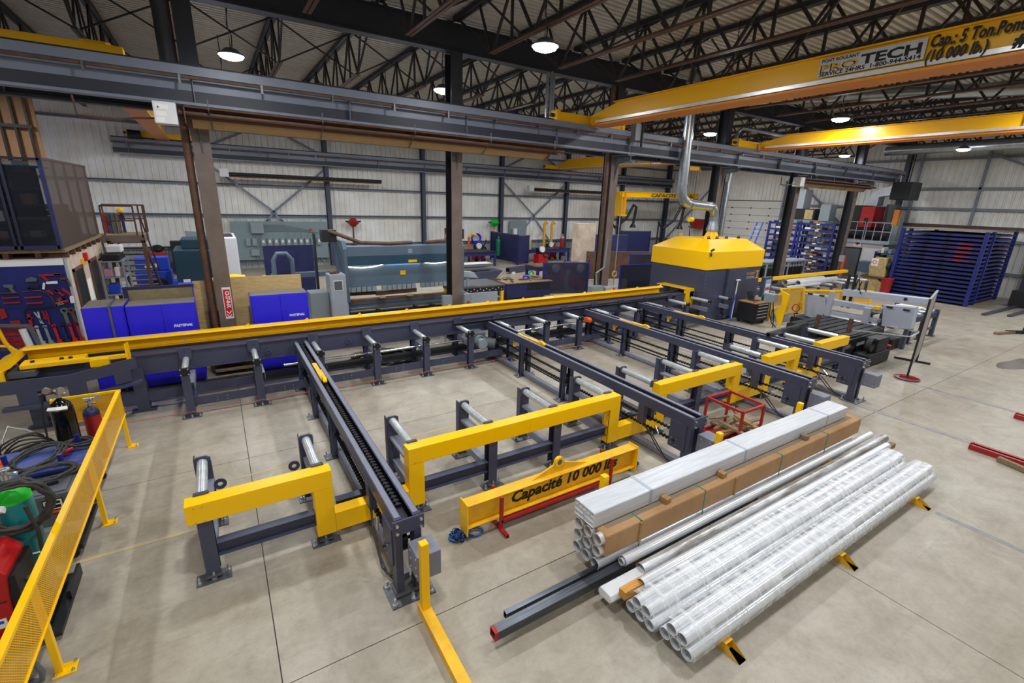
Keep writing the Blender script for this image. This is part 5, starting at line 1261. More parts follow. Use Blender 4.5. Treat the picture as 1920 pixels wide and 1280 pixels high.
def gasrack(label, x, y, n, top, seed):
    t = thing('gas_bottle_rack', label, 'rack', (x, y, 0), 'wheeled racks of small gas bottles')
    for sx_ in (-.9, .9):
        for sy_ in (-.4, .4): ob('post', MB().box(x+sx_-.03, x+sx_+.03, y+sy_-.03, y+sy_+.03, 0, 1.34), 'grey_paint', t)
    ob('roof', MB().box(x-1.0, x+1.0, y-.5, y+.5, 1.34, 1.4), 'grey_paint', t); ob('floor_plate', MB().box(x-.95, x+.95, y-.45, y+.45, .12, .18), 'grey_dark', t)
    ob('guard_rail', MB().box(x-.95, x+.95, y-.46, y-.42, .45, .5), 'grey_paint', t)
    proto = None
    for k in range(n):
        for j in range(2):
            px_, py_ = x-.78+1.56*k/(n-1), y-.28+.36*j
            if proto is None:
                proto = cyl('gas_bottle', f'gas bottle with {top[0]} shoulder, first from the left in the front row of the {top[1]} rack', (0,0,0), .1, 1.05, 'black', top[2], 'cylinder', True, f'bottles in the {top[1]} rack'); proto.location = (px_, py_, .18)
            else: dup(proto, (px_, py_, .18), f'gas bottle with {top[0]} shoulder, {ORD[k]} from the left in the {("front", "back")[j]} row of the {top[1]} rack')
gasrack('grey rack of green-shouldered gas bottles behind the cutting cabin', 26.6, 14.75, 7, ('a green', 'left', 'green'), 1)
gasrack('grey rack of grey-shouldered gas bottles, right of the green ones', 28.9, 14.8, 6, ('a pale grey', 'right', 'grey_box'), 2)
cyl('gas_cylinder', 'teal gas bottle standing at the cabin\'s far corner', (21.0, 13.3, 0), .16, 1.4, 'teal', 'teal')
# outfeed conveyor of the cutting cabin with pipes on it
t = thing('outfeed_conveyor', 'outfeed conveyor with a yellow rail beyond the cutting cabin', 'conveyor', (23, 12, 0))
ob('beam', MB().box(18.6, 28.0, 11.2, 11.45, .6, .95), 'navy', t); ob('guard_rail', MB().box(18.6, 28.0, 11.3, 11.5, 1.15, 1.28), 'yellow', t)
for k in range(8): ob('roller', MB().tube((19.2+1.2*k, 10.2, .93), (19.2+1.2*k, 11.1, .93), .055, 12), 'zinc', t, smooth=True); ob('leg', MB().box(19.15+1.2*k, 19.25+1.2*k, 10.15, 10.25, 0, .9), 'navy', t)
for i, (y, x0_, x1_) in enumerate(((10.9, 21.2, 24.5), (10.55, 21.6, 25.0), (10.3, 20.2, 23.0))):
    solo('steel_pipe', MB().pipe((x0_, y, 1.11 if i < 2 else 1.05), (x1_, y, 1.11 if i < 2 else 1.05), .12 if i < 2 else .06, .012, 20), 'alu', ('fat white-grey pipe on the outfeed conveyor, the farther one', 'fat white-grey pipe on the outfeed conveyor, the nearer one', 'thin white pipe lying on the outfeed conveyor')[i], 'pipe', smooth=True)
# white room with mezzanine
t = thing('equipment_room', 'white block room with a dark door and a railed mezzanine', 'room', (34.4, 12.9, 0))
ob('walls', MB().box(33.0, 35.7, 11.85, 14.15, 0, 2.45), 'white_paint', t); ob('platform', MB().box(32.8, 35.7, 11.55, 14.3, 2.45, 2.62), 'grey_paint', t)
ob('door', MB().box(32.96, 33.0, 12.95, 13.75, 0, 2.08), 'grey_dark', t, label='dark grey door'); ob('door_frame', MB().box(32.95, 33.0, 12.87, 12.95, 0, 2.15).box(32.95, 33.0, 13.75, 13.83, 0, 2.15).box(32.95, 33.0, 12.87, 13.83, 2.08, 2.15), 'dark_steel', t)
s = ob('first_aid_sign', MB().box(32.93, 32.96, 12.95, 13.35, 2.2, 2.6), 'paper', t); ob('cross', MB().box(32.92, 32.935, 13.03, 13.27, 2.36, 2.44).box(32.92, 32.935, 13.11, 13.19, 2.28, 2.52), 'red_bright', s)
rl = MB()
for y0_, y1_ in ((11.6, 12.85), (12.95, 14.2)):
    rl.tube((32.85, y0_, 3.65), (32.85, y1_, 3.65), .03, 8).tube((32.85, y0_, 3.15), (32.85, y1_, 3.15), .025, 8)
    for k in range(4): y = y0_+(y1_-y0_)*k/3; rl.tube((32.85, y, 2.62), (32.85, y, 3.65), .025, 8)
ob('railing', rl, 'grey_paint', t)
t = thing('air_compressor', 'red and black air compressor on the mezzanine', 'machine', (34.0, 13.4, 2.62))
ob('cabinet', MB().box(33.4, 34.8, 12.85, 13.55, 3.35, 4.55), 'red_bright', t, bevel=.02); ob('side_panel', MB().box(33.4, 34.8, 13.55, 13.95, 3.3, 4.6), 'black', t)
ob('door_seam', MB().box(33.39, 33.4, 13.1, 13.3, 3.5, 3.9), 'black', t); ob('tank', MB().tube((33.5, 11.9, 2.95), (33.5, 14.0, 2.95), .3, 16), 'black', t, smooth=True)
ob('frame', MB().box(33.3, 34.9, 12.8, 14.0, 3.2, 3.33), 'dark_steel', t)
ob('exhaust_hood', MB().prism([(12.9, 4.6), (13.5, 4.6), (13.3, 5.3), (12.9, 5.6), (12.4, 5.7), (12.4, 5.2), (12.9, 5.1)], 'x', 33.6, 34.4), 'galv', t)
t = thing('air_dryer', 'grey dryer tank stack right of the red compressor', 'machine', (34.2, 12.3, 2.62))
ob('tank', MB().tube((34.2, 12.3, 2.62), (34.2, 12.3, 4.7), .3, 16), 'grey_dark', t, smooth=True); ob('box', MB().box(33.9, 34.5, 11.7, 12.0, 2.62, 4.0), 'grey_box', t)
solo('unit_heater', MB().box(31.2, 32.4, 10.6, 11.5, 4.9, 5.8).bar((31.8, 11.0, 5.8), (31.8, 11.0, 8.7), .05), 'black', 'black hanging heater box by the end of the crane rail', 'heater', bevel=.02)
solo('bollard_pad', MB().box(33.0, 33.25, 11.5, 11.75, 3.5, 4.4), 'orange_yellow', 'rust orange plate on the steel post by the mezzanine', 'plate')
t = thing('mezzanine_unit', 'grey and black air handling unit standing on the blue shelving', 'machine', (33.5, 17.2, 3.6))
ob('base', MB().box(33.0, 34.2, 16.0, 17.9, 3.6, 4.3), 'black', t); ob('grey_unit', MB().box(33.0, 33.9, 16.8, 17.7, 4.3, 5.5), 'grey_paint', t); ob('side_box', MB().box(33.2, 34, 15.2, 15.8, 3.6, 4.6), 'grey_box', t); ob('beige_panel', MB().box(32.98, 33.0, 16.1, 16.6, 3.65, 4.25), 'beige', t)
t = thing('step_ladder', 'blue ladder leaning beside the shelving', 'ladder', (31.8, 19.0, 0))
for dy in (0, .4): ob('stile', MB().bar((31.0, 18.9+dy, 0), (32.3, 18.9+dy, 3.3), .08, .04), 'blue_bright', t)
for k in range(10): ob('rung', MB().bar((31.1+.118*k, 18.9, .3+.3*k), (31.1+.118*k, 19.3, .3+.3*k), .04), 'alu', t)
t = thing('ironworker', 'dirty beige punching machine with a rounded base', 'machine', (30.3, 11.1, 0))
ob('base', MB().prism([(10.35, 0), (11.6, 0), (11.55, .5), (11.3, .85), (10.6, .8), (10.35, .5)], 'x', 29.9, 30.9), 'beige', t, bevel=.03); ob('head', MB().prism([(10.4, .85), (11.1, .85), (11.2, 1.5), (11.0, 1.9), (10.5, 1.9), (10.4, 1.3)], 'x', 30.0, 30.7), 'beige', t, bevel=.03)
ob('die_table', MB().box(29.8, 30.8, 10.4, 11.4, .82, .92), 'rust', t); ob('motor', MB().tube((30.2, 10.4, 1.5), (30.2, 10.26, 1.5), .2, 14), 'dark_steel', t)
sg = ob('sign', MB().box(29.97, 30.0, 10.8, 11.1, 1.45, 1.85), 'paper', t); ob('sign_mark', MB().ring((29.96, 10.95, 1.66), .1, .025, .01, 'x', 14), 'red_bright', sg)
solo('vending_box', MB().box(31.5, 32.3, 11.4, 12.3, .9, 1.5), 'brake_side', 'blue-grey machine hood between door and punching machine', 'machine', bevel=.03)
solo('waste_bin', MB().lathe([(.2, 0), (.26, .9), (.27, .92)], (29.75, 10.1, 0), 14), 'red', 'red bin at the corner of the blue sheet rack', 'bin', smooth=True)
t = thing('parts_shelf', 'small blue shelf of parts beside the white room', 'rack', (32.2, 10.8, 0))
for y in (10.6, 11.7): ob('side', MB().box(31.8, 32.5, y-.04, y+.04, 0, 2.1), 'blue_rack', t)
rg = random.Random(3)
for k in range(5):
    s = ob('shelf', MB().box(31.8, 32.5, 10.6, 11.7, .3+.42*k, .36+.42*k), 'blue_rack', t)
    for j in range(6):
        if rg.random() > .2: ob('part_bin', MB().box(31.85, 32.4, 10.66+.17*j, 10.80+.17*j, .36+.42*k, .36+.42*k+rg.uniform(.1,.3)), rg.choice(('white','beige','wood','green','grey_box','black')), s)
solo('orange_post', MB().box(31.9, 31.98, 13.2, 13.6, .0, 1.7), 'orange', 'orange panel standing beside the dark room door', 'panel')
solo('fire_extinguisher', MB().lathe([(.09,0),(.09,.5),(.04,.58),(.03,.66)], (32.8, 12.6, .8), 12), 'red_bright', 'red extinguisher on the white wall right of the dark door', 'extinguisher', smooth=True)
solo('disconnect_box', MB().box(29.75, 29.83, 12.4, 12.62, 1.5, 1.85), 'grey_paint', 'pale switch box on the last column', 'box')
t = thing('lifting_fork', 'dark fork attachment with one long tine at the right edge', 'fork', (32, 5.2, 0))
ob('tine', MB().bar((28.4, 5.85, .05), (32.6, 5.7, .08), .14, .06), 'navy', t); ob('tine', MB().bar((29.2, 5.2, .05), (32.6, 5.1, .08), .14, .06), 'navy', t)
ob('carriage', MB().box(32.6, 33.0, 4.6, 6.0, .05, .8), 'dark_steel', t); ob('mast', MB().box(33.0, 33.3, 4.7, 4.9, 0, 1.8), 'black', t); ob('yellow_plate', MB().box(33.0, 33.05, 5.0, 5.5, .9, 1.3), 'yellow', t)
t = thing('fork_attachment', 'black jib attachment with a hose at the right edge', 'attachment', (25.5, 4.0, 0))
ob('frame', MB().bar((24.9, 4.35, .05), (26.3, 3.6, .05), .12).bar((25.5, 4.0, .1), (25.7, 3.9, .9), .1).bar((25.7, 3.9, .9), (26.6, 3.4, .9), .1), 'black', t); ob('hose', MB().path([(25.2,4.0,.1),(25.15,3.95,.6),(25.4,3.9,1.0),(25.9,3.7,1.1)], .03), 'black', t); ob('wood_pad', MB().bar((24.2, 4.5, .05), (25.2, 4.2, .05), .12, .08), 'wood_old', t)
pud = MB(); pts = [(19.85+.9*math.cos(a)*(1+.25*math.sin(3*a)), 3.0+.36*math.sin(a)*(1+.3*math.cos(2*a+1)), .001) for a in [i*.26 for i in range(24)]]
pud.add(pts, [tuple(range(24))]); mat('wet', '#77706a', 0.12)
solo('puddle', pud, 'wet', 'wet stain on the open floor at right', 'puddle')
# ================================================================ cabinets behind the conveyor
def cabinet(label, x0, x1, y0, y1, h, doors, brand=True, group='tall blue storage cabinets'):
    t = thing('storage_cabinet', label, 'cabinet', ((x0+x1)/2, (y0+y1)/2, 0), group)
    ob('body', MB().box(x0, x1, y0+.02, y1, .05, h), 'blue_cabinet', t, bevel=.006); ob('top', MB().box(x0+.01, x1-.01, y0+.03, y1-.01, h, h+.006), 'dust_top', t)
    ob('plinth', MB().box(x0+.03, x1-.03, y0+.05, y1-.02, 0, .05), 'black', t)
    w = (x1-x0-.04)/doors
    for k in range(doors):
        d = ob('door', MB().box(x0+.02+w*k+.004, x0+.02+w*(k+1)-.004, y0, y0+.02, .09, h-.03), 'blue_cabinet', t, bevel=.003)
        ob('handle', MB().box(x0+.02+w*k+(w-.07 if k == 0 else .03), x0+.02+w*k+(w-.04 if k == 0 else .06), y0-.015, y0, .9, 1.05), 'black', d)
        if k == doors-1 and brand: text('lettering', 'FASTENAL', .075, (x0+.02+w*k+.16, y0-.003, 1.33), (1,0,0), (0,0,1), 'text_white', t, shear=.25, bold=.003)
    return t
cabinet('leftmost plain blue cabinet of the row, strapped', -2.47, -1.80, 12.15, 13.0, 1.86, 1, False)
solo('pack_strap', MB().box(-2.05, -2.01, 12.135, 13.01, 1.872, 1.88).box(-2.05, -2.01, 12.13, 12.137, 0, 1.88), 'grey_dark', 'dark strap round the leftmost blue cabinet', 'strap')
cabinet('wide blue two-door cabinet left of the brown column', -1.78, -.58, 12.12, 12.75, 1.84, 2)
cabinet('blue two-door cabinet right of the brown column', .50, 1.74, 12.15, 12.75, 1.88, 2)
t = thing('wire_screen', 'tan wire screen in a dark blue frame behind the wide blue cabinet', 'screen', (-1.2, 13.04, 0))
ob('wire', MB().box(-1.8, -.62, 13.02, 13.06, 0, 2.05), 'cloth', t); ob('frame', MB().box(-1.85, -.58, 13.0, 13.08, 2.05, 2.10).box(-1.88, -1.8, 12.98, 13.08, 0, 2.1), 'blue', t)
solo('plywood_sheet', MB().box(-.6, .12+.0, 13.09, 13.11, 0, 2.15), 'plywood', 'plywood sheet left of the brown column', 'board')
solo('plywood_sheet', MB().box(.15, 1.75, 13.09, 13.11, 0, 2.2), 'plywood', 'plywood sheet behind the right blue cabinet', 'board')
s = ob('eye_wash_sign', MB().box(-.02, .12, 12.585, 12.597, 1.35, 2.0), 'red_bright'); tag(s, 'red sign with white chevrons on the leftmost column', 'sign')
ob('border', MB().box(-.035, .135, 12.588, 12.598, 1.3, 2.05), 'paper', s)
text('lettering', 'CI-27-8-IX', .11, (.025, 12.583, 1.96), (0,0,-1), (1,0,0), 'text_white', s, bold=.004, width=.4)
for k in range(2): ob('chevron', MB().prism([(-.0, 1.50-.08*k), (.05, 1.44-.08*k), (.10, 1.50-.08*k), (.10, 1.47-.08*k), (.05, 1.41-.08*k), (0, 1.47-.08*k)], 'y', 12.58, 12.585), 'text_white', s)
solo('pallet_shelf', MB().box(-.4, .45, 12.3, 12.7, .1, .14).box(-.4, .45, 12.3, 12.7, .35, .39).box(-.4, .45, 12.3, 12.7, .6, .64), 'wood_old', 'low wooden shelf of offcuts between the two blue cabinets', 'shelf')
t = thing('cable_heap', 'heap of dark hoses and brown scraps under the conveyor', 'heap', (3.3, 11.9, 0))
ob('hoses', MB().path(coil((3.7, 11.7, .0), .45, 6, .03, 24, .2, .08, 'z', 8), .03, 6), 'hose', t, smooth=True)
rg = random.Random(4)
for k in range(14): ob('scrap', MB().bar((2.5+rg.random()*1.0, 11.5+rg.random()*.5, .04+.02*k), (2.6+rg.random()*1.0, 11.6+rg.random()*.5, .08+.02*k), .16, .04), rg.choice(('rust','wood_old','cloth')), t)

# ================================================================ press brake
t = thing('press_brake', 'large dark blue-grey press brake with lit bending area', 'machine', (5.4, 15.6, 0))
ob('side_frame', MB().prism([(15.0, .9), (15.0, 2.6), (15.15, 2.82), (16.3, 2.82), (16.3, 0), (15.3, 0), (15.3, .9)], 'x', 3.28, 3.40), 'brake_side', t, bevel=.02)
ob('side_frame', MB().prism([(15.0, .9), (15.0, 2.6), (15.15, 2.82), (16.3, 2.82), (16.3, 0), (15.3, 0), (15.3, .9)], 'x', 7.30, 7.42), 'brake_side', t, bevel=.02)
ob('upper_beam', MB().box(3.40, 7.30, 15.02, 15.5, 2.36, 2.66), 'brake_side', t, bevel=.01)
ob('apron', MB().box(3.40, 7.30, 15.0, 15.06, 2.08, 2.36), 'brake_blue', t)
ob('ram', MB().box(3.42, 7.15, 15.12, 15.2, 1.38, 2.1), 'brake_side', t)
src = None
for k in range(22):
    if k in (5, 13): continue
    if src is None: src = ob('punch_clamp', MB().box(3.46, 3.60, 15.08, 15.2, 1.22, 1.37), 'grey_box', t, bevel=.004)
    else: share('punch_clamp', src, (.168*k, 0, 0), t)
ob('bed', MB().box(3.35, 7.35, 15.05, 15.3, 0, .86), 'brake_blue', t, bevel=.01); ob('die_rail', MB().box(3.4, 7.3, 15.08, 15.26, .86, .98), 'rust', t)
ob('front_shelf', MB().box(3.35, 6.9, 14.7, 15.05, .72, .78).tube((3.3, 14.72, .68), (6.9, 14.72, .68), .04, 12), 'steel_plate', t)
ob('end_shield', MB().box(3.18, 3.22, 14.5, 15.1, .1, 1.0), 'grey_paint', t)
for x in (4.15, 5.4, 6.0): ob('support_arm', MB().box(x-.05, x+.05, 14.5, 15.05, .66, .74), 'dark_steel', t)
ob('back_gauge', MB().bar((3.5, 15.6, 1.08), (5.0, 15.5, 1.08), .12).bar((4.3, 15.3, 1.1), (5.7, 15.3, 1.12), .14), 'rust', t)
for x in (4.4, 5.35): ob('rag', MB().sphere((x, 14.95, 1.02), .13, 8, .5), 'cloth', t, smooth=True)
ob('warning_plate', MB().box(5.1, 5.28, 15.105, 15.12, 1.7, 1.84), 'yellow', t); ob('warning_plate', MB().box(5.35, 5.65, 14.99, 15.0, 2.12, 2.2), 'yellow', t); ob('maker_plate', MB().box(5.35, 5.5, 15.01, 15.02, 2.42, 2.56), 'grey_box', t)
ob('led_strip', MB().path([(3.42,15.08,2.04),(3.8,15.08,1.99),(4.2,15.08,2.01),(4.55,15.08,2.08)], .007), 'led', t)
ob('led_strip', MB().path([(5.9,15.08,2.08),(6.3,15.08,2.03),(6.6,15.08,2.05),(6.95,15.08,2.1)], .007), 'led', t)
ob('work_light', MB().box(4.6, 5.8, 15.085, 15.11, 2.07, 2.08), 'led_blue', t)
ob('oil_hose', MB().path([(3.0,15.9,3.1),(3.3,15.6,3.0),(3.9,15.3,2.76),(4.8,15.3,2.72),(5.6,15.3,2.74)], .06, 10).path([(6.1,15.3,2.74),(6.8,15.3,2.78),(7.0,15.5,3.0),(7.3,15.7,3.1)], .06, 10), 'rust', t, smooth=True)
ob('pump_frame', MB().box(2.62, 2.66, 15.9, 16.2, 1.2, 3.0).box(2.85, 3.28, 15.8, 16.2, 2.75, 3.12).box(7.2, 7.7, 15.6, 16.2, 2.8, 3.15), 'dark_steel', t)
t = thing('control_cabinet', 'grey electrical cabinet with a window in front of the press brake', 'cabinet', (2.85, 14.2, 0))
ob('body', MB().box(2.62, 3.08, 14.0, 14.55, 0, 1.98), 'grey_paint', t, bevel=.008); ob('door', MB().box(2.64, 3.06, 13.985, 14.0, .1, 1.94), 'grey_paint', t, bevel=.003)
w = ob('window', MB().box(2.72, 2.98, 13.97, 13.986, 1.52, 1.82), 'white', t, bevel=.004); ob('window_glass', MB().box(2.74, 2.96, 13.965, 13.972, 1.54, 1.80), 'grey_dark', w)
ob('switch', MB().box(2.60, 2.62, 14.2, 14.3, .85, 1.0), 'red_bright', t); ob('side_cabinet', MB().box(2.1, 2.6, 14.2, 14.8, 0, 1.45), 'grey_box', t)
ob('parts_on_top', MB().bar((2.7, 14.2, 2.0), (2.95, 14.3, 2.02), .08), 'rust', t)
t = thing('brake_pedestal', 'grey switch boxes on a post right of the press brake', 'box', (6.0, 13.2, 0))
for x, w_ in ((5.55, .3), (6.25, .26)): ob('switch_box', MB().box(x-.1, x-.1+w_, 12.42, 12.55, 1.0, 1.45), 'grey_box', t, bevel=.01)
ob('conduit', MB().tube((6.25, 12.5, 0), (6.25, 12.5, 1.0), .03, 8).tube((5.55, 12.5, 0), (5.55, 12.5, 1.0), .03, 8), 'grey_box', t); ob('red_button', MB().tube((6.28, 12.4, 1.2), (6.28, 12.43, 1.2), .04, 10), 'red_bright', t)
solo('light_guard', MB().box(6.9, 6.95, 13.6, 14.6, .1, 1.2).box(6.95, 8.0, 13.6, 13.65, .1, 1.2), 'grey_paint', 'grey framed guard panel at the right end of the press brake', 'guard')
solo('red_ribbon', MB().bar((4.0, 13.2, .75), (7.4, 13.0, 1.02), .05, .01), 'red_bright', 'red barrier ribbon strung in front of the press brake', 'ribbon')
t = thing('tank_stand', 'dark handle pipe frame and teal bottle left of the press brake', 'frame', (1.9, 17, 0))
ob('pipe', MB().path([(1.5,17,0),(1.5,17,2.1),(1.62,17,2.3),(1.9,17,2.3),(2.05,17,2.1),(2.05,17,1.6)], .07, 10), 'brake_side', t, smooth=True); ob('beam', MB().box(2.0, 3.2, 16.9, 17.1, 1.5, 1.66), 'brake_side', t)
cyl('gas_cylinder', 'teal bottle with a green top behind the grey cabinet', (1.5, 17.6, 0), .13, 1.7, 'teal', 'green')
solo('dark_curtain', MB().box(1.35, 3.0, 18.6, 18.65, .3, 2.4), 'blue', 'dark navy welding curtain behind the tank stand', 'curtain')
t = thing('die_table', 'dark table loaded with tooling behind the plywood', 'table', (1.0, 19.5, 0))
ob('tabletop', MB().box(-.2, 2.2, 18.6, 20.4, .95, 1.02), 'dark_steel', t)
for x in (-.1, 2.1):
    for y in (18.7, 20.3): ob('leg', MB().box(x-.05, x+.05, y-.05, y+.05, 0, .95), 'black', t)
rg = random.Random(8)
for k in range(16):
    x, y = rg.uniform(0, 1.9), rg.uniform(18.8, 20.1); w_ = rg.uniform(.15, .5)
    solo('tooling_part', MB().box(x, x+w_, y, y+rg.uniform(.1,.3), 1.02, 1.02+rg.uniform(.06,.22)), rg.choice(('dark_steel','red','grey_box','steel_plate','black','white')), 'tooling piece among others on the dark table', 'part', 'tooling on the dark table')
solo('yellow_tarp', MB().box(.0, .62, 16.0, 16.5, 1.62, 1.74).sphere((.3, 16.2, 1.72), .26, 8, .4), 'yellow_cloth', 'crumpled yellow cloth on the far blue cabinet', 'cloth', smooth=True)
solo('brown_tarp', MB().sphere((-.1, 16.3, 1.62), .3, 8, .4), 'cloth', 'folded brown cloth beside the yellow one', 'cloth', smooth=True)
solo('storage_cabinet', MB().box(-1.1, .7, 15.9, 16.6, 0, 1.58), 'blue_cabinet', 'low blue cabinet behind the column, cloths on it', 'cabinet', bevel=.01)
t = thing('machining_center', 'white and dark green machining center with rounded corners', 'machine', (0, 22, 0))
ob('white_body', MB().box(-.1, .66, 20.5, 22.8, .0, 2.55), 'white_paint', t, bevel=.05); ob('top_well', MB().box(0, .56, 20.7, 22.4, 2.55, 2.56), 'black', t); ob('base_step', MB().box(-.1, .7, 20.45, 20.5, .3, .8), 'white_paint', t)
ob('green_body', MB().box(-1.4, -.12, 21.0, 23.0, .0, 2.05), 'cnc_green', t, bevel=.02); ob('green_hood', MB().box(-1.15, -.2, 21.6, 23.0, 2.05, 2.4), 'cnc_green', t, bevel=.02)
ob('notice', MB().box(-1.22, -1.0, 20.985, 21.0, .55, 1.0).box(-.95, -.6, 20.985, 21.0, .55, .72), 'paper', t); ob('red_notice', MB().box(-.97, -.75, 20.985, 21.0, .76, .9), 'red_bright', t)

# ================================================================ electrical wall
t = thing('electrical_board', 'grey electrical board on the back wall with a row of ten breaker boxes', 'panel', (3.3, 30.4, .4))
ob('board', MB().box(.75, 5.75, 30.28, 30.36, .5, 2.62), 'teal_panel', t)
ob('main_box', MB().box(1.72, 2.36, 30.05, 30.28, 1.98, 2.58), 'grey_box', t, bevel=.01)
for k in range(10): b_ = ob('breaker_box', MB().box(2.16+.33*k, 2.38+.33*k, 30.12, 30.28, 1.30, 1.70), 'grey_box', t, bevel=.01); ob('breaker_dial', MB().box(2.22+.33*k, 2.32+.33*k, 30.09, 30.12, 1.45, 1.6), 'white', b_)
for x in (1.4, 1.72): ob('breaker_box', MB().box(x, x+.22, 30.12, 30.28, 1.3, 1.7), 'grey_box', t, bevel=.01)
ob('lower_box', MB().box(1.6, 2.0, 30.12, 30.28, .75, 1.1), 'grey_box', t)
cb = MB()
for k in range(6): cb.path([(2.36,30.2,2.46-.07*k),(3.4+.35*k if k < 5 else 4.4,30.2,2.46-.07*k),(3.6+.35*k,30.2,2.35-.07*k),(3.62+.35*k,30.2,1.72)], .018, 6)
for k in range(6): cb.tube((1.86+.08*k, 30.2, .5), (1.86+.08*k, 30.2, 1.98), .02, 6)
ob('conduit', cb, 'grey_box', t); ob('cable_rail', MB().box(.8, 5.7, 30.2, 30.28, 2.78, 2.84).box(2.4, 4.6, 30.0, 30.2, .85, 1.0), 'girt', t)
ob('alarm', MB().tube((4.85, 30.2, 2.15), (4.85, 30.28, 2.15), .09, 14), 'red_bright', t)
def reel(label, x, m):
    t = thing('ventilation_reel', label, 'reel', (x, 30.2, 1.4)); ob('post', MB().tube((x, 30.2, 1.2), (x, 30.2, 2.5), .05, 10), 'rust' if m == 'red' else 'beige', t)
    ob('drum', MB().lathe([(.12, 2.35), (.38, 2.6), (.12, 2.85)], (x, 30.1, 0), 16), m, t); ob('arm', MB().box(x-.45, x+.45, 30.0, 30.2, 2.62, 2.70), 'black', t); ob('clamp', MB().box(x-.15, x+.15, 30.0, 30.3, 1.0, 1.25), 'dark_steel', t)
reel('red spring balancer on a post above the press brake', 7.3, 'red'); reel('lime green spring balancer on a post on the back wall', 17.3, 'green_bright')
solo('grey_cover', MB().box(18.8, 20.3, 30.42, 30.5, 1.2, 2.75), 'teal_panel', 'flat grey panel on the back wall right of the green balancer', 'panel')
solo('wall_box', MB().box(19.0, 19.3, 30.1, 30.3, 1.6, 2.2), 'white', 'small white box on the back wall beside the grey panel', 'box')
solo('control_box', MB().box(8.7, 9.6, 30.1, 30.4, .55, 1.3), 'dark_steel', 'dark framed box on the back wall above the press brake', 'box')

# ================================================================ welding bays in the middle distance
def screen(label, a, c, h, m='blue', z=.15):
    t = thing('welding_screen', label, 'screen', ((a[0]+c[0])/2, (a[1]+c[1])/2, 0), 'welding bay screens')
    ob('panel', MB().bar((*a, z+(h-z)/2), (*c, z+(h-z)/2), .03, h-z), m, t)
    for p in (a, c): ob('post', MB().box(p[0]-.04, p[0]+.04, p[1]-.04, p[1]+.04, 0, h+.03), m if m != 'mesh_navy' else 'blue_rack', t)
    ob('top_rail', MB().bar((*a, h), (*c, h), .05), 'grey_dark' if m != 'mesh_navy' else 'blue_rack', t)
screen('dark navy welding screen in the middle distance behind the blue table', (17.0, 30.0), (17.2, 26.7), 2.0)
screen('bright navy end screen beside the red welder', (17.25, 26.7), (18.2, 26.9), 1.95)
screen('navy welding screen right of the red bay, middle distance', (22.3, 27.0), (26.3, 25.5), 2.0)
screen('brown stained screen right of the third column', (17.2, 19.6), (21.3, 18.4), 1.65, 'rust')
screen('small navy screen under the fume arms', (27.0, 27.0), (29.6, 26.4), 2.2)
screen('large black screen under the jib crane', (28.0, 23.5), (33.5, 22.0), 1.9, 'black')
screen('see-through navy mesh screen left of the third column', (12.4, 17.0), (14.5, 16.4), 1.55, 'mesh_navy')
screen('see-through navy mesh screen beside the cutting cabin, front', (15.4, 15.2), (17.6, 15.0), 1.55, 'mesh_navy')
screen('see-through navy mesh screen behind the cabin corner', (17.4, 16.6), (19.5, 16.3), 1.8, 'mesh_navy')
def wtable(label, x0, x1, y0, y1, h, top='dark_steel', leg='blue_rack', holes=False):
    t = thing('work_table', label, 'table', ((x0+x1)/2, (y0+y1)/2, 0)); ob('tabletop', MB().box(x0, x1, y0, y1, h-.06, h), top, t); ob('apron', MB().box(x0+.05, x1-.05, y0+.03, y0+.08, h-.25, h-.06).box(x0+.03, x0+.08, y0+.05, y1-.05, h-.25, h-.06), leg if not holes else 'dark_steel', t)
    for x in (x0+.1, x1-.1):
        for y in (y0+.1, y1-.1): ob('leg', MB().box(x-.06, x+.06, y-.06, y+.06, 0, h-.06), leg, t)
    if holes:
        hb = MB()
        for k in range(14): hb.tube((x0+.15+(x1-x0-.3)*k/13, y0+.025, h-.12-.06*(k % 2)), (x0+.15+(x1-x0-.3)*k/13, y0+.031, h-.12-.06*(k % 2)), .022, 8)
        ob('apron_holes', hb, 'white', t)
    return t
wtable('blue welding table with splayed legs in the middle distance', 12.6, 15.6, 26.7, 28.6, .95)
wtable('perforated dark welding table with yellow legs right of the press brake', 7.8, 9.95, 16.3, 17.9, .86, 'steel_plate', 'yellow', True)
wtable('long cluttered table in front of the third column', 13.6, 17.0, 19.2, 20.4, 1.05, 'rust', 'blue')
wtable('dark table in the bay behind the navy screen', 18.2, 22.2, 27.2, 28.4, .95)
t = thing('parts_trolley', 'blue compartment trolley with scrap and a wire coil on top', 'trolley', (11.6, 17.2, 0))
ob('body', MB().box(10.3, 12.6, 16.7, 17.9, .15, .78), 'blue', t); ob('top', MB().box(10.25, 12.65, 16.65, 17.95, .78, .82), 'wood_old', t)
for k in range(3): ob('compartment', MB().box(11.35+.42*k, 11.71+.42*k, 16.69, 16.7, .45, .72), 'black', t)
for k in range(3): ob('drawer', MB().box(10.28, 10.3, 16.8, 17.8, .2+.2*k, .36+.2*k), 'blue_rack', t)
solo('wire_coil', MB().path(coil((12.1, 17.2, .82), .28, 5, .02, 26, .05, .05, 'z', 3), .025, 6), 'wood_old', 'coil of wire on the blue compartment trolley', 'coil', smooth=True)
solo('blue_pad', MB().box(11.7, 12.0, 17.4, 17.65, .82, .96), 'blue_cabinet', 'bright blue block on the blue compartment trolley', 'block', bevel=.03)
solo('green_bottle', MB().ring((12.2, 17.7, .98), .14, .05, .06, 'y', 14), 'green_bright', 'bright green ring tool on the blue compartment trolley', 'tool')
rg = random.Random(21)
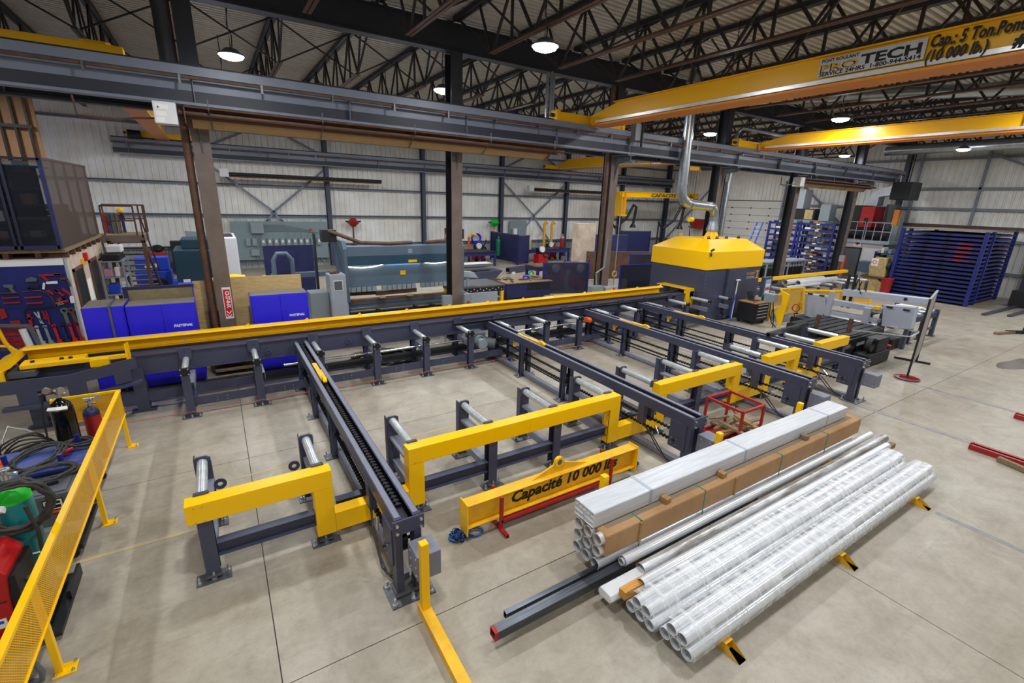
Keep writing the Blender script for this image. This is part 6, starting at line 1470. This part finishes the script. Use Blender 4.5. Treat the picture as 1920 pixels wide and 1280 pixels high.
for k in range(12): x = 10.4+rg.random()*1.2; y = 16.8+rg.random()*.9; solo('metal_scrap', MB().bar((x, y, .85), (x+rg.uniform(-.5,.5), y+rg.uniform(-.3,.3), .88), .07, .05), rg.choice(('rust','wood_old','steel_plate')), 'metal offcut on top of the blue compartment trolley', 'scrap', 'offcuts on the trolley')
solo('steel_channel', MB().rect_tube((14.55, 23.6, .22), (18.3, 24.9, .22), .3, .25, .02), 'navy', 'long navy box beam on low blocks on the far floor', 'beam')
for x, y in ((14.9, 23.6), (17.6, 24.6)): solo('block', MB().box(x-.1, x+.1, y-.15, y+.2, 0, .095), 'white', 'small block under the navy box beam', 'block', 'blocks under the navy beam')
t = thing('loading_tray', 'dark tray hopper with slanted side on the far floor', 'tray', (12, 22.4, 0)); ob('hopper', MB().prism([(10.5, .45), (13.2, .5), (12.7, .05), (10.7, .05)], 'y', 21.9, 23.0), 'navy', t); ob('plates', MB().box(10.6, 12.6, 22.2, 23.4, .52, .60).box(10.9, 12.9, 22.8, 23.8, .62, .66), 'steel_plate', t); ob('white_sheet', MB().box(11.4, 13.4, 23.4, 24.2, .68, .70), 'white', t)
solo('white_cabinet', MB().box(10.9, 12.0, 25.5, 26.3, 0, 1.1), 'white_paint', 'white cabinet right of the second column, far back', 'cabinet', bevel=.02)
solo('scanner_head', MB().prism([(8.1, 1.25), (8.8, 1.17), (8.6, 1.40), (8.2, 1.45)], 'y', 16.5, 16.85).box(8.35, 8.45, 16.6, 16.75, .86, 1.25), 'grey_paint', 'small grey tilted operator panel on the perforated table', 'console')
def welder(label, x, y, m='red_welder', seed=1):
    t = thing('welding_machine', label, 'welder', (x, y, 0), 'wire-feed welders in the bays'); rg = random.Random(seed)
    ob('case', MB().box(x-.4, x+.4, y-.3, y+.3, .12, .75), m, t, bevel=.02); ob('feeder', MB().box(x-.3, x+.3, y-.2, y+.2, .75, 1.15), 'black', t); ob('spool', MB().tube((x-.1, y-.32, 1.1), (x-.1, y-.18, 1.1), .2, 16), 'white', t)
    for a in (-.3, .3): ob('wheel', MB().tube((x+a, y-.34, .12), (x+a, y-.28, .12), .12, 12), 'rubber', t)
    ob('cable', MB().path(coil((x+.2, y-.3, .8), .25, 3, .02, 14, .2, .1, 'y', seed), .03, 5), rg.choice(('black','red_bright')), t)
    ob('gun_mount', MB().bar((x+.3, y, .75), (x+.5, y-.2, 1.5), .05), 'dark_steel', t)
welder('red wire-feed welder beside the bright navy screen', 18.8, 26.2, seed=3); welder('red wire-feed welder behind the second column, far bay', 15.6, 29.3, seed=4); welder('red wire-feed welder left of the navy screen, far bay', 21.6, 28.95, seed=5); welder('red welder right of the third column at floor level', 15.2, 17.9, seed=6)
welder('red welder left of the third column at floor level', 14.0, 18.3, seed=7); welder('red welder under the navy screen corner', 26.2, 27.5, seed=8)
solo('orange_cage', MB().box(24.2, 25.2, 28.9, 29.0, 1.4, 2.5).box(24.2,24.28,28.9,29,0,1.4).box(25.1,25.2,28.9,29,0,1.4), 'orange', 'orange framed board on the back wall bay', 'board')
t = thing('gun_boom', 'orange boom arm behind the second column', 'arm', (14.7, 29.0, 0)); ob('mast', MB().tube((14.7, 29, 0), (14.7, 29, 1.7), .08, 10), 'orange', t); ob('boom', MB().path([(14.7,29,1.7),(14.85,29,1.95),(15.2,28.9,1.85)], .09, 8), 'yellow', t)
for k, (x, y) in enumerate(((21.3, 29.4), (22.0, 29.4))): solo('hose_arm', MB().path([(x,y,0),(x,y,2.6),(x+.1,y,2.75),(x+.25,y,2.6)], .1, 8), 'text_yellow', 'yellow topped gas bottle hook in the far bay', 'arm', 'yellow hooks in the far bay')
cyl('gas_cylinder', 'green gas cylinder at the far wall under the lime balancer', (17.0, 28.9, .4), .18, 1.3, 'green', 'green'); cyl('gas_cylinder', 'grey-blue and red gas cylinder in the far bay', (21.9, 27.9, .6), .16, 1.3, 'red', 'grey_box'); cyl('gas_cylinder', 'beige gas cylinder beside the bright navy screen', (18.6, 27.4, .4), .16, 1.4, 'beige', 'beige')
solo('blue_hose', MB().path(coil((16.0, 30.35, 1.5), .35, 4, .02, 16, .1, .05, 'y', 5), .05, 6), 'blue_cabinet', 'blue hose coil on the back wall', 'hose', smooth=True)
solo('grey_locker', MB().box(17.2, 18.5, 20.5, 21.0, 0, 3.1), 'room_wall', 'tall beige-grey locker left of the third column', 'cabinet', bevel=.01)
t = thing('transformer', 'grey transformer boxes mounted at the foot of the third column', 'box', (12, 12.4, 0)); ob('cabinet', MB().box(11.2, 11.75, 12.35, 12.6, .35, 1.35), 'grey_box', t, bevel=.02); ob('switch_box', MB().box(11.8, 12.15, 12.3, 12.55, .7, 1.3), 'grey_paint', t, bevel=.02); ob('switch_box', MB().box(12.2, 12.45, 12.35, 12.55, .65, 1.3), 'grey_paint', t, bevel=.02)
ob('conduit', MB().path([(11.5,12.5,1.35),(11.45,12.5,1.8),(11.8,12.5,2.0),(11.85,12.5,3.0)], .03).tube((12.3,12.45,1.3),(12.3,12.45,4.5),.02,6), 'grey_box', t); ob('coil', MB().ring((12.25, 12.4, 1.75), .12, .04, .04, 'y', 14), 'beige', t); ob('button', MB().tube((12.2, 12.3, 1.2), (12.2, 12.34, 1.2), .04, 8), 'red_bright', t)
# jib crane
t = thing('jib_crane', 'yellow wall jib crane with CAPACITE 1000 lb lettering', 'crane', (27.2, 28.0, 3.3))
ob('mast', MB().ibeam((27.6, 28.0, 3.4), (27.6, 28.0, 5.1), .7, .5, .06, .05, (1,0,0)), 'yellow', t); ob('boom', MB().ibeam((27.3, 27.9, 4.95), (36.0-.4, 27.0, 5.05), .25, .42, .04, .05), 'yellow', t); ob('pivot', MB().box(27.2, 28.1, 27.7, 28.3, 3.3, 3.42), 'yellow', t)
bd = Vector((8.3, -.9, .1)).normalized(); bo = Vector((30.3, 27.5, 4.84))
text('lettering', 'CAPACITE 1000 lb', .36, bo+Vector((-.012,-.13,0)), bd, (0,0,1), 'text_black', t, bold=.006, width=4.6)
ob('festoon', MB().path([(28.5+.3*k, 27.7-.032*k, 4.66-.14*abs(math.sin(k*1.3))) for k in range(18)], .015, 5), 'black', t)
ob('trolley', MB().box(34.1, 34.5, 26.9, 27.3, 4.5, 4.8), 'red', t); ob('hoist', MB().box(34.2, 34.4, 27.0, 27.2, 4.0, 4.5), 'black', t)
def fume(label, x, y):
    t = thing('fume_arm', label, 'arm', (x, y, 0), 'fume extraction arms'); ob('post', MB().tube((x, y, 0), (x, y, 3.0), .07, 10), 'dark_steel', t)
    ob('arm', MB().path([(x,y,2.9),(x+.3,y-.2,2.4),(x+1.4,y-.3,3.1),(x+2.0,y-.4,4.2),(x+2.3,y-.4,4.0),(x+2.1,y-.4,2.6)], .11, 10), 'dark_steel', t, smooth=True); ob('hood', MB().lathe([(.12, 2.7), (.28, 2.4)], (x+2.1, y-.4, 0), 14), 'dark_steel', t)
fume('fume extraction arm left, under the jib crane', 27.0, 28.3); fume('fume extraction arm right, under the jib crane', 30.2, 26.2)
solo('red_box', MB().box(35.2, 35.72, 26.0, 27.0, 2.4, 3.2), 'red', 'red box below the end of the jib crane', 'box')
solo('welding_helmet', MB().sphere((22.4, 18.65, 1.84), .15, 10).box(22.25, 22.5, 18.45, 18.57, 1.7, 1.82), 'red', 'red helmet with a white visor resting on the dark panel behind the cabin', 'helmet', smooth=True)
solo('bench_screen', MB().box(21.5, 24.5, 18.6, 18.7, 0, 1.7), 'dark_steel', 'dark panel behind the yellow cabin roof', 'panel')
# ================================================================ tool-board building with caged mezzanine
t = thing('tool_room', 'beige block room with two dark doors and a blue tool board front', 'room', (-5.5, 18, 0))
bx0, bx1, by0, by1 = -12.5, -3.2, 15.5, 20.6
ob('walls', MB().box(bx0, bx1, by0, by1, 0, 2.5), 'room_wall', t)
ob('tool_board', MB().box(bx0, bx1-.03, by0-.05, by0, 0, 2.34), 'blue_board', t); ob('top_trim', MB().box(bx0, bx1-.02, by0-.06, by0, 2.34, 2.5), 'white', t); ob('corner_trim', MB().box(bx1-.03, bx1+.02, by0-.06, by0+.02, 0, 2.5), 'grey_paint', t)
for ya, yb in ((15.95, 16.85), (17.85, 18.7)):
    ob('door', MB().box(bx1, bx1+.02, ya, yb, 0, 2.1), 'black', t, label='dark door'); ob('door_frame', MB().box(bx1, bx1+.04, ya-.07, ya, 0, 2.17).box(bx1, bx1+.04, yb, yb+.07, 0, 2.17).box(bx1, bx1+.04, ya-.07, yb+.07, 2.1, 2.17), 'rust', t)
ob('notice', MB().box(bx1, bx1+.02, 16.95, 17.3, 2.1, 2.3), 'text_yellow', t); ob('alarm', MB().box(bx1, bx1+.08, 17.35, 17.5, 2.2, 2.42), 'red_bright', t)
ob('posted_list', MB().box(bx1, bx1+.015, 17.1, 17.6, 1.1, 1.7), 'paper', t)
src = None
for k in range(8):
    y = 15.6+.68*k
    if src is None: src = ob('joist_end', MB().box(bx1-.3, bx1+.06, y, y+.1, 2.5, 2.64), 'rust', t)
    else: share('joist_end', src, (0, .68*k, 0), t)
for k in range(6): ob('joist_end', MB().box(bx1-.5-.55*k, bx1-.4-.55*k, by0-.06, by0+.2, 2.5, 2.64), 'rust', t)
ob('platform', MB().box(bx0, bx1+.05, by0-.08, by1, 2.64, 2.72), 'wood_old', t)
mat('mesh_front', '#101224', 0.7, alpha=0.5)
t = thing('mesh_cage', 'brown mesh cage full of stores on top of the tool room', 'cage', (-5.5, 17.9, 2.72))
z0, z1 = 2.74, 4.78
def flat(pts): return MB().add(pts, [tuple(range(len(pts)))])
ob('side_mesh', flat([(-3.18,15.36,z0),(-3.18,20.15,z0),(-3.18,20.15,z1),(-3.18,15.36,z1)]), 'mesh_brown', t)
ob('front_frame', MB().box(-3.24, -3.16, 15.32, 15.4, z0, z1).box(-12, -3.2, 15.32, 15.4, z0, z0+.08), 'blue', t)
ob('front_rail', MB().box(-12, -3.2, 15.32, 15.4, z1-.05, z1).box(-3.98, -3.93, 15.32, 15.4, z0, z1).box(-3.88, -3.83, 15.32, 15.4, z0, z1).box(-5.2, -5.12, 15.32, 15.4, z0, z1), 'cage_navy', t)
ob('front_mesh', flat([(-12,15.36,z0),(-3.2,15.36,z0),(-3.2,15.36,z1),(-12,15.36,z1)]), 'mesh_front', t)
ob('roof_cover', MB().box(-12, -3.3, 15.4, 16.4, z1-.2, z1-.17), 'dark_steel', t)
for y in (16.5, 17.6, 18.8, 20.12): ob('cage_post', MB().box(-3.24, -3.19, y-.03, y+.03, z0, z1), 'primer', t)
for k in range(5):
    z = 2.95+.38*k; ob('shelf', MB().box(-12, -3.5, 15.6, 16.3, z, z+.03), 'dark_steel', t)
ob('shelf_back', MB().box(-12, -3.5, 16.3, 16.35, z0, z1-.2), 'black', t); ob('top_rail', MB().bar((-3.2, 15.36, z1), (-3.2, 20.15, z1), .06), 'primer', t)
rg = random.Random(9)
for k in range(5):
    for j in range(7):
        x = -3.65-.28*j
        if rg.random() > .3: solo('stored_box', MB().box(x-.1, x+.1, 15.68, 16.1, 2.985+.38*k, 2.985+.38*k+rg.uniform(.1,.26)), *rg.choice((('black','black'),('grey_dark','dark grey'),('wood_old','old wooden'),('rust','rusty brown'),('grey_box','pale grey'),('navy','navy'))), 'box', 'stores on the caged shelves')['label'] += f' box on the {ORD[k]} caged shelf from below, {ORD[j]} from the cage corner'
for j, (y, z) in enumerate(((16.2, 3.0), (17.0, 3.0), (17.9, 3.0), (18.9, 3.0))): solo('stored_crate', MB().box(-4.4, -3.5, y, y+.75, 2.73, 2.9+.55+.12*(j % 3)), 'grey_dark', ('dark crate in the brown mesh cage, nearest the corner', 'dark crate in the brown mesh cage, second from the corner', 'dark crate in the brown mesh cage, third from the corner', 'dark crate in the brown mesh cage, farthest')[j], 'crate')
# tools on the board
yt = 15.43
def tool(name, label, m, prs, grp='tools on the blue board'):
    b = MB()
    for pr in prs:
        k = pr[0]
        if k == 'bar': b.bar((pr[1], yt-.02, pr[2]), (pr[3], yt-.02, pr[4]), pr[5], .04, (0,1,0))
        elif k == 'poly': b.prism(pr[1], 'y', yt-.05, yt)
        elif k == 'ring': b.ring((pr[1], yt-.02, pr[2]), pr[3], pr[4], .04, 'y', 16)
        elif k == 'path': b.path([(x, yt-.02, z) for x, z in pr[1]], pr[2], 6)
    return solo(name, b, m, label, 'tool', grp)
def drillshape(x, z, s=1, f=1): return [('poly', [(x, z), (x+.2*s*f, z), (x+.2*s*f, z-.09*s), (x+.17*s*f, z-.1*s), (x+.22*s*f, z-.24*s), (x+.14*s*f, z-.24*s), (x+.1*s*f, z-.1*s), (x, z-.06*s)][::(1 if f > 0 else -1)])]
tool('spray_gun', 'red and black caulking gun at the top of the tool board', 'red', [('bar', -3.71, 2.12, -3.32, 2.12, .04), ('bar', -3.66, 2.1, -3.58, 1.98, .05), ('bar', -3.45, 2.12, -3.33, 2.12, .055)])
tool('belt_sander', 'grey sander with red sole at the top of the tool board', 'grey_dark', [('poly', [(-3.97, 1.98), (-3.78, 1.98), (-3.76, 2.04), (-3.86, 2.09), (-3.95, 2.05)])])
tool('power_drill', 'grey drill with orange grip at the upper left of the tool board', 'grey_dark', drillshape(-4.36, 1.93, .8))
tool('angle_grinder', 'long dark angle grinder on the tool board', 'black', [('bar', -3.97, 1.83, -3.76, 1.845, .05), ('bar', -3.95, 1.83, -3.92, 1.77, .06)])
tool('hanger_arm', 'red and brown bracket tool at the right top of the board', 'rust', [('bar', -3.36, 2.02, -3.22, 2.01, .04), ('bar', -3.24, 2.01, -3.2, 1.82, .03)])
tool('air_hammer', 'white air hammer with a black hose grip on the board', 'white', [('bar', -3.62, 1.93, -3.42, 1.93, .06), ('bar', -3.66, 1.93, -3.70, 1.78, .04)])
for i, (a, b_, c, d, l) in enumerate(((-4.45,1.62,-4.15,1.62,'upper'),(-4.44,1.50,-4.16,1.495,'lower'))): tool('file', f'thin red file at the left of the board, {l} of the two', 'red', [('bar', a, b_, c, d, .028)])
tool('saw_bar', 'long dark bar at the left above the red files', 'primer', [('bar', -4.45, 1.74, -4.16, 1.73, .03)])
for i, (a, b_, c, d, l) in enumerate(((-4.07,1.60,-3.76,1.60,'upper'),(-4.06,1.46,-3.77,1.455,'lower'))): tool('file', f'red file in the middle of the board, {l} of the two', 'red', [('bar', a, b_, c, d, .035)])
tool('bow_saw', 'thin bow saw frame curving down in the middle of the board', 'primer', [('path', [(-4.08,1.75),(-3.78,1.75),(-3.66,1.68),(-3.59,1.55),(-3.57,1.34)], .013)])
tool('hand_saw', 'small red and black tool right of the bow saw', 'red', [('poly', [(-3.67,1.74),(-3.62,1.76),(-3.53,1.66),(-3.56,1.63)])])
tool('hand_saw', 'red pistol tool at the right of the board', 'red', [('bar', -3.51, 1.76, -3.37, 1.60, .045), ('bar', -3.51, 1.76, -3.46, 1.69, .07)])
tool('hand_saw', 'flat red tool with a triangular blade at the right of the board', 'red', [('poly', [(-3.56,1.46),(-3.32,1.5),(-3.30,1.44),(-3.38,1.42),(-3.42,1.56),(-3.46,1.55)][::-1])])
tool('hand_saw', 'red pistol tool at the board\'s right edge', 'red', [('bar', -3.36, 1.77, -3.24, 1.6, .05)])
tool('spray_bottle', 'white and red spray bottle at the right edge of the board', 'white', [('poly', [(-3.27,1.40),(-3.2,1.40),(-3.2,1.55),(-3.22,1.58),(-3.25,1.58),(-3.27,1.54)])])
tool('pry_hook', 'red and black long saw with a drooping cable on the board', 'black', [('bar', -4.1, 1.34, -3.57, 1.34, .035), ('path', [(-4.1,1.34),(-4.14,1.2),(-4.11,.9),(-4.02,.6),(-3.96,.36)], .012)])
for i, (x, z, l) in enumerate(((-4.42, 1.06, 'upper left'), (-4.36, .56, 'lower left'), (-4.2, .88, 'middle left'))): tool('power_drill', f'red drill hung at the {l} of the board', 'red', drillshape(x, z, .85))
tool('impact_drill', 'narrow red upright tool left of the pliers', 'red', [('bar', -4.08, 1.2, -4.08, .92, .06), ('bar', -4.12, 1.08, -4.03, 1.10, .05)])
tool('pliers', 'crossed red and silver pliers on the board', 'zinc', [('bar', -3.97, 1.24, -3.86, .93, .022), ('bar', -3.9, 1.24, -3.90, .95, .03)])
tool('pliers', 'red and silver locking pliers right of the crossed pair', 'red', [('bar', -3.82, 1.24, -3.78, 1.06, .03), ('bar', -3.76, 1.24, -3.75, .9, .03), ('ring', -3.78, 1.08, .05, .03)])
tool('brass_tap', 'brown branching wrench above the ring spanners', 'beige', [('bar', -3.55, 1.42, -3.40, 1.45, .02), ('bar', -3.50, 1.36, -3.46, 1.50, .02), ('bar', -3.52, 1.38, -3.40, 1.40, .02)])
tool('ring_spanner', 'large green ring spanner with a beige ring', 'poly', [('ring', -3.43, 1.22, .075, .035), ('bar', -3.43, 1.16, -3.41, .88, .07)])
tool('ring_spanner', 'large brown ring spanner beside the green one', 'rust', [('ring', -3.30, 1.22, .07, .035), ('bar', -3.29, 1.16, -3.26, .86, .06)])
for i, (x, m, l) in enumerate(((-3.97, 'zinc', 'leftmost silver adjustable wrench'), (-3.82, 'grey_box', 'second silver adjustable wrench'), (-3.66, 'red_bright', 'bright red pipe wrench'), (-3.51, 'blue', 'dark blue pipe wrench'), (-3.37, 'red_bright', 'red pipe wrench, second from the right'), (-3.24, 'red', 'dark red pipe wrench at the corner'))):
    tool('wrench', f'{l} in the bottom row of the board', m, [('bar', x-.03, .86, x+.0, .48, .05), ('ring', x-.03, .86, .04, .022), ('poly', [(x-.05,.36),(x+.07,.36),(x+.09,.42),(x+.05,.45),(x+.06,.50),(x-.03,.50)])], 'wrenches on the blue board')
tool('sander', 'red and silver tool set at the left edge of the board', 'red', [('poly', [(-4.55,1.12),(-4.44,1.16),(-4.46,1.36),(-4.56,1.38)])])
t = thing('tool_trolley', 'trolley of red tools and yellow hose in a dark frame at the left edge', 'trolley', (-3.9, 12.9, 0))
ob('frame', MB().bar((-4.6, 12.8, 1.6), (-3.42, 12.8, 1.47), .05).bar((-3.42, 12.8, 1.47), (-3.2, 12.8, .1), .06).bar((-4.6, 12.8, 1.05), (-3.4, 12.8, 1.0), .04), 'grey_dark', t)
for k in range(4): ob('red_tool', MB().bar((-4.6, 12.9, 1.5-.12*k), (-3.6, 12.95, 1.42-.12*k), .08), 'red', t)
ob('yellow_hose', MB().path([(-4.4,12.7,1.2),(-4.0,12.7,1.15),(-3.75,12.7,1.1),(-3.6,12.7,.9)], .03).path([(-3.85,12.7,1.5),(-3.8,12.7,1.2),(-3.7,12.7,.9)], .035), 'yellow', t); ob('bottle', MB().tube((-3.5, 12.85, 1.0), (-3.55, 12.85, 1.4), .06, 12), 'white', t); ob('shelf', MB().box(-4.6, -3.3, 12.7, 13.1, .5, .55), 'black', t)
# tan wall with a dark rack frame, far left
solo('tan_wall_panel', MB().box(-12, -4.42, 22.0, 22.1, 4.9, 8.4), 'tan', 'tan wall panel behind black uprights, upper left', 'panel')
t = thing('steel_lattice', 'black steel uprights standing in front of the tan wall', 'frame', (-6, 21.8, 2.7))
for k in range(9): ob('upright', MB().box(-4.62-.32*k, -4.56-.32*k, 21.8, 21.88, 4.9, 7.6), 'black', t)
for z in (5.9, 7.1): ob('tie', MB().box(-8, -4.5, 21.78, 21.9, z, z+.1), 'black', t)
# platform, stair and things under it
t = thing('stair_platform', 'brown steel landing with railings and a steep stair beside the tool room', 'stair', (-2.6, 21, 0))
ob('landing', MB().box(-3.2, -2.05, 20.2, 21.6, 2.44, 2.66), 'brown_steel', t); ob('deck', MB().box(-3.2, -2.05, 20.2, 21.6, 2.66, 2.69), 'wood_old', t)
for (p, q) in (((-3.05,20.2),(-2.22,20.2)), ((-3.2,21.6),(-2.05,21.6))):
    ob('railing', MB().tube((*p, 3.62), (*q, 3.62), .025, 8).tube((*p, 3.15), (*q, 3.15), .022, 8).tube((*p, 2.69), (*p, 3.62), .025, 8).tube((*q, 2.69), (*q, 3.62), .025, 8), 'primer', t)
for x in (-2.08, -1.96): ob('rail_post', MB().box(x-.02, x+.02, 20.2, 20.24, 2.5, 3.65), 'primer', t)
for x in (-3.0, -2.1):
    ob('stringer', MB().bar((x, 20.2+.0, 2.6), (x, 23.6, .1), .05, .22), 'rust', t); ob('column', MB().box(x-.05, x+.05, 20.2, 20.3, 0, 2.5), 'rust', t); ob('hand_rail', MB().tube((x, 20.5, 3.3), (x, 23.6, 1.0), .025, 8), 'rust', t)
for k in range(10): ob('tread', MB().box(-2.98, -2.12, 20.4+.32*k, 20.65+.32*k, 2.4-.235*k, 2.44-.235*k), 'brown_steel', t)
solo('safety_harness', MB().bar((-2.62, 20.9, 2.72), (-2.62, 20.9, 3.35), .08).box(-2.7, -2.55, 20.85, 20.95, 3.1, 3.3), 'blue', 'blue safety harness hanging on the landing', 'harness')
solo('hard_hat', MB().sphere((-2.64, 20.9, 3.45), .1, 10).lathe([(.13, 3.4), (.13, 3.42)], (-2.64, 20.9, 0), 14), 'text_yellow', 'yellow hard hat above the blue harness', 'hat', smooth=True)
for k, m in enumerate(('red', 'navy', 'grey_dark', 'wood_old')): solo('stored_coat', MB().box(-3.15+.12*k, -3.06+.12*k, 20.9, 21.1, 2.7, 3.35), m, ('red', 'navy', 'dark grey', 'brown')[k]+' coat or tube hung at the left of the landing', 'coat')
t = thing('cleaning_shelf', 'metal shelf of bottles, bags and cloths beside the tool room', 'shelf', (-2.95, 19.5, 0))
for x in (-3.15, -2.6):
    for y in (19.0, 20.0): ob('post', MB().box(x-.025, x+.025, y-.025, y+.025, 0, 2.0), 'grey_box', t)
for z in (.45, .9, 1.45, 1.95): ob('shelf', MB().box(-3.17, -2.58, 18.98, 20.02, z, z+.03), 'grey_box', t)
for (x0, x1, y0, y1, z0, h, m, n, l) in ((-3.1,-2.65,19.05,19.9,1.98,.2,'black','bag','black plastic bag on top of the metal shelf'), (-3.0,-2.62,19.4,19.95,2.2,.22,'white','sink','white plastic tub on top of the black bag'), (-3.12,-2.9,19.02,19.3,1.48,.25,'pink','box','pink box on the metal shelf'), (-2.85,-2.72,19.05,19.2,1.48,.3,'paper','jug','white labelled jug on the metal shelf'), (-2.7,-2.6,19.05,19.2,1.48,.3,'pink','jug','pink jug on the metal shelf'), (-3.1,-2.85,19.1,19.6,.93,.3,'blue_bright','roll','blue paper roll on the metal shelf'), (-2.75,-2.62,19.05,19.25,.93,.36,'white','jug','white jug with a red label on the middle shelf')):
    solo(n, MB().box(x0, x1, y0, y1, z0, z0+h), m, l, n, bevel=.03)
solo('work_bench', MB().box(-3.15, -2.1, 16.6, 18.2, .75, .82).box(-3.1, -3.0, 16.7, 16.8, 0, .75).box(-2.2, -2.12, 16.7, 16.8, 0, .75).box(-3.1, -2.12, 17.9, 18, 0, .75), 'green', 'green work bench with parts beside the tool room doors', 'bench')
rg = random.Random(2)
for k in range(9): x = -3.05+rg.random()*.7; y = 16.7+rg.random()*1.2; solo('bench_part', MB().bar((x, y, .87), (x+rg.uniform(.1,.3), y+rg.uniform(-.2,.3), .90), .08), rg.choice(('white','grey_box','blue_bright','wood','black')), 'loose piece lying on the green work bench', 'part', 'pieces on the green bench')
t = thing('hand_truck', 'dark curved hand truck beside the doors', 'cart', (-2.85, 16.2, 0)); ob('frame', MB().path([(-2.95,16.3,.1),(-2.95,16.2,1.0),(-2.8,16.2,1.3),(-2.6,16.2,1.2),(-2.55,16.2,.1)], .03, 8), 'black', t); ob('wheel', MB().tube((-2.8, 16.2, .15), (-2.7, 16.2, .15), .15, 14), 'rubber', t)
t = thing('shop_compressor', 'blue compressor cabinet with a hose reel below the landing', 'machine', (-2.5, 22.3, 0)); ob('case', MB().box(-2.95, -1.75, 23.9, 24.6, 0, .95), 'blue_bright', t, bevel=.02); ob('upper', MB().box(-2.9, -1.8, 23.95, 24.6, .98, 1.5), 'blue_bright', t, bevel=.02); ob('plate', MB().box(-2.6, -2.2, 23.93, 23.95, 1.1, 1.25), 'paper', t); ob('hose_reel', MB().ring((-2.2, 23.85, .4), .3, .1, .15, 'y', 18), 'rubber', t)
t = thing('cross_stand', 'red X-shaped stand with a round badge, far back left', 'stand', (-2.56, 29.4, 0)); ob('body', MB().prism([(-2.56+(x+2.72)*.52, z*.54) for x, z in ((-3.35,0),(-2.1,0),(-2.1,.25),(-2.35,.5),(-2.35,1.5),(-2.05,1.85),(-2.1,2.1),(-3.35,2.1),(-3.4,1.85),(-3.1,1.5),(-3.1,.5),(-3.35,.25))], 'y', 29.3, 29.6), 'red', t, bevel=.03); ob('badge', MB().tube((-2.56, 29.28, .6), (-2.56, 29.3, .6), .14, 18), 'beige', t)
solo('dark_bag', MB().sphere((-2.55, 29.45, 1.134+.19), .28, 10, .68), 'black', 'black bag on top of the red stand', 'bag', smooth=True)
t = thing('stacked_step', 'dark stepped drawers and a grey tilted machine, far back left', 'machine', (-1.5, 29.5, 0))
for k in range(6): ob('step', MB().box(-2.0, -.8-.08*k, 29.3, 29.9, .28*k, .27+.28*k), 'dark_steel', t)
ob('grey_panel', MB().prism([(-1.2,.7),(-.2,.6),(-.4,2.1),(-1.3,2.2)], 'y', 29.1, 29.25), 'grey_box', t)
solo('cable_bundle', MB().path(coil((-1.4, 26.2, 0), .4, 4, .03, 20, .2, .1, 'z', 7), .05, 6), 'blue', 'dark cable bundle on the floor left of the green machine', 'bundle', smooth=True)
solo('blue_tool_crate', MB().box(-1.9, -1.1, 25.6, 26.4, 0, .22), 'blue_bright', 'small blue crate on the far floor', 'crate')
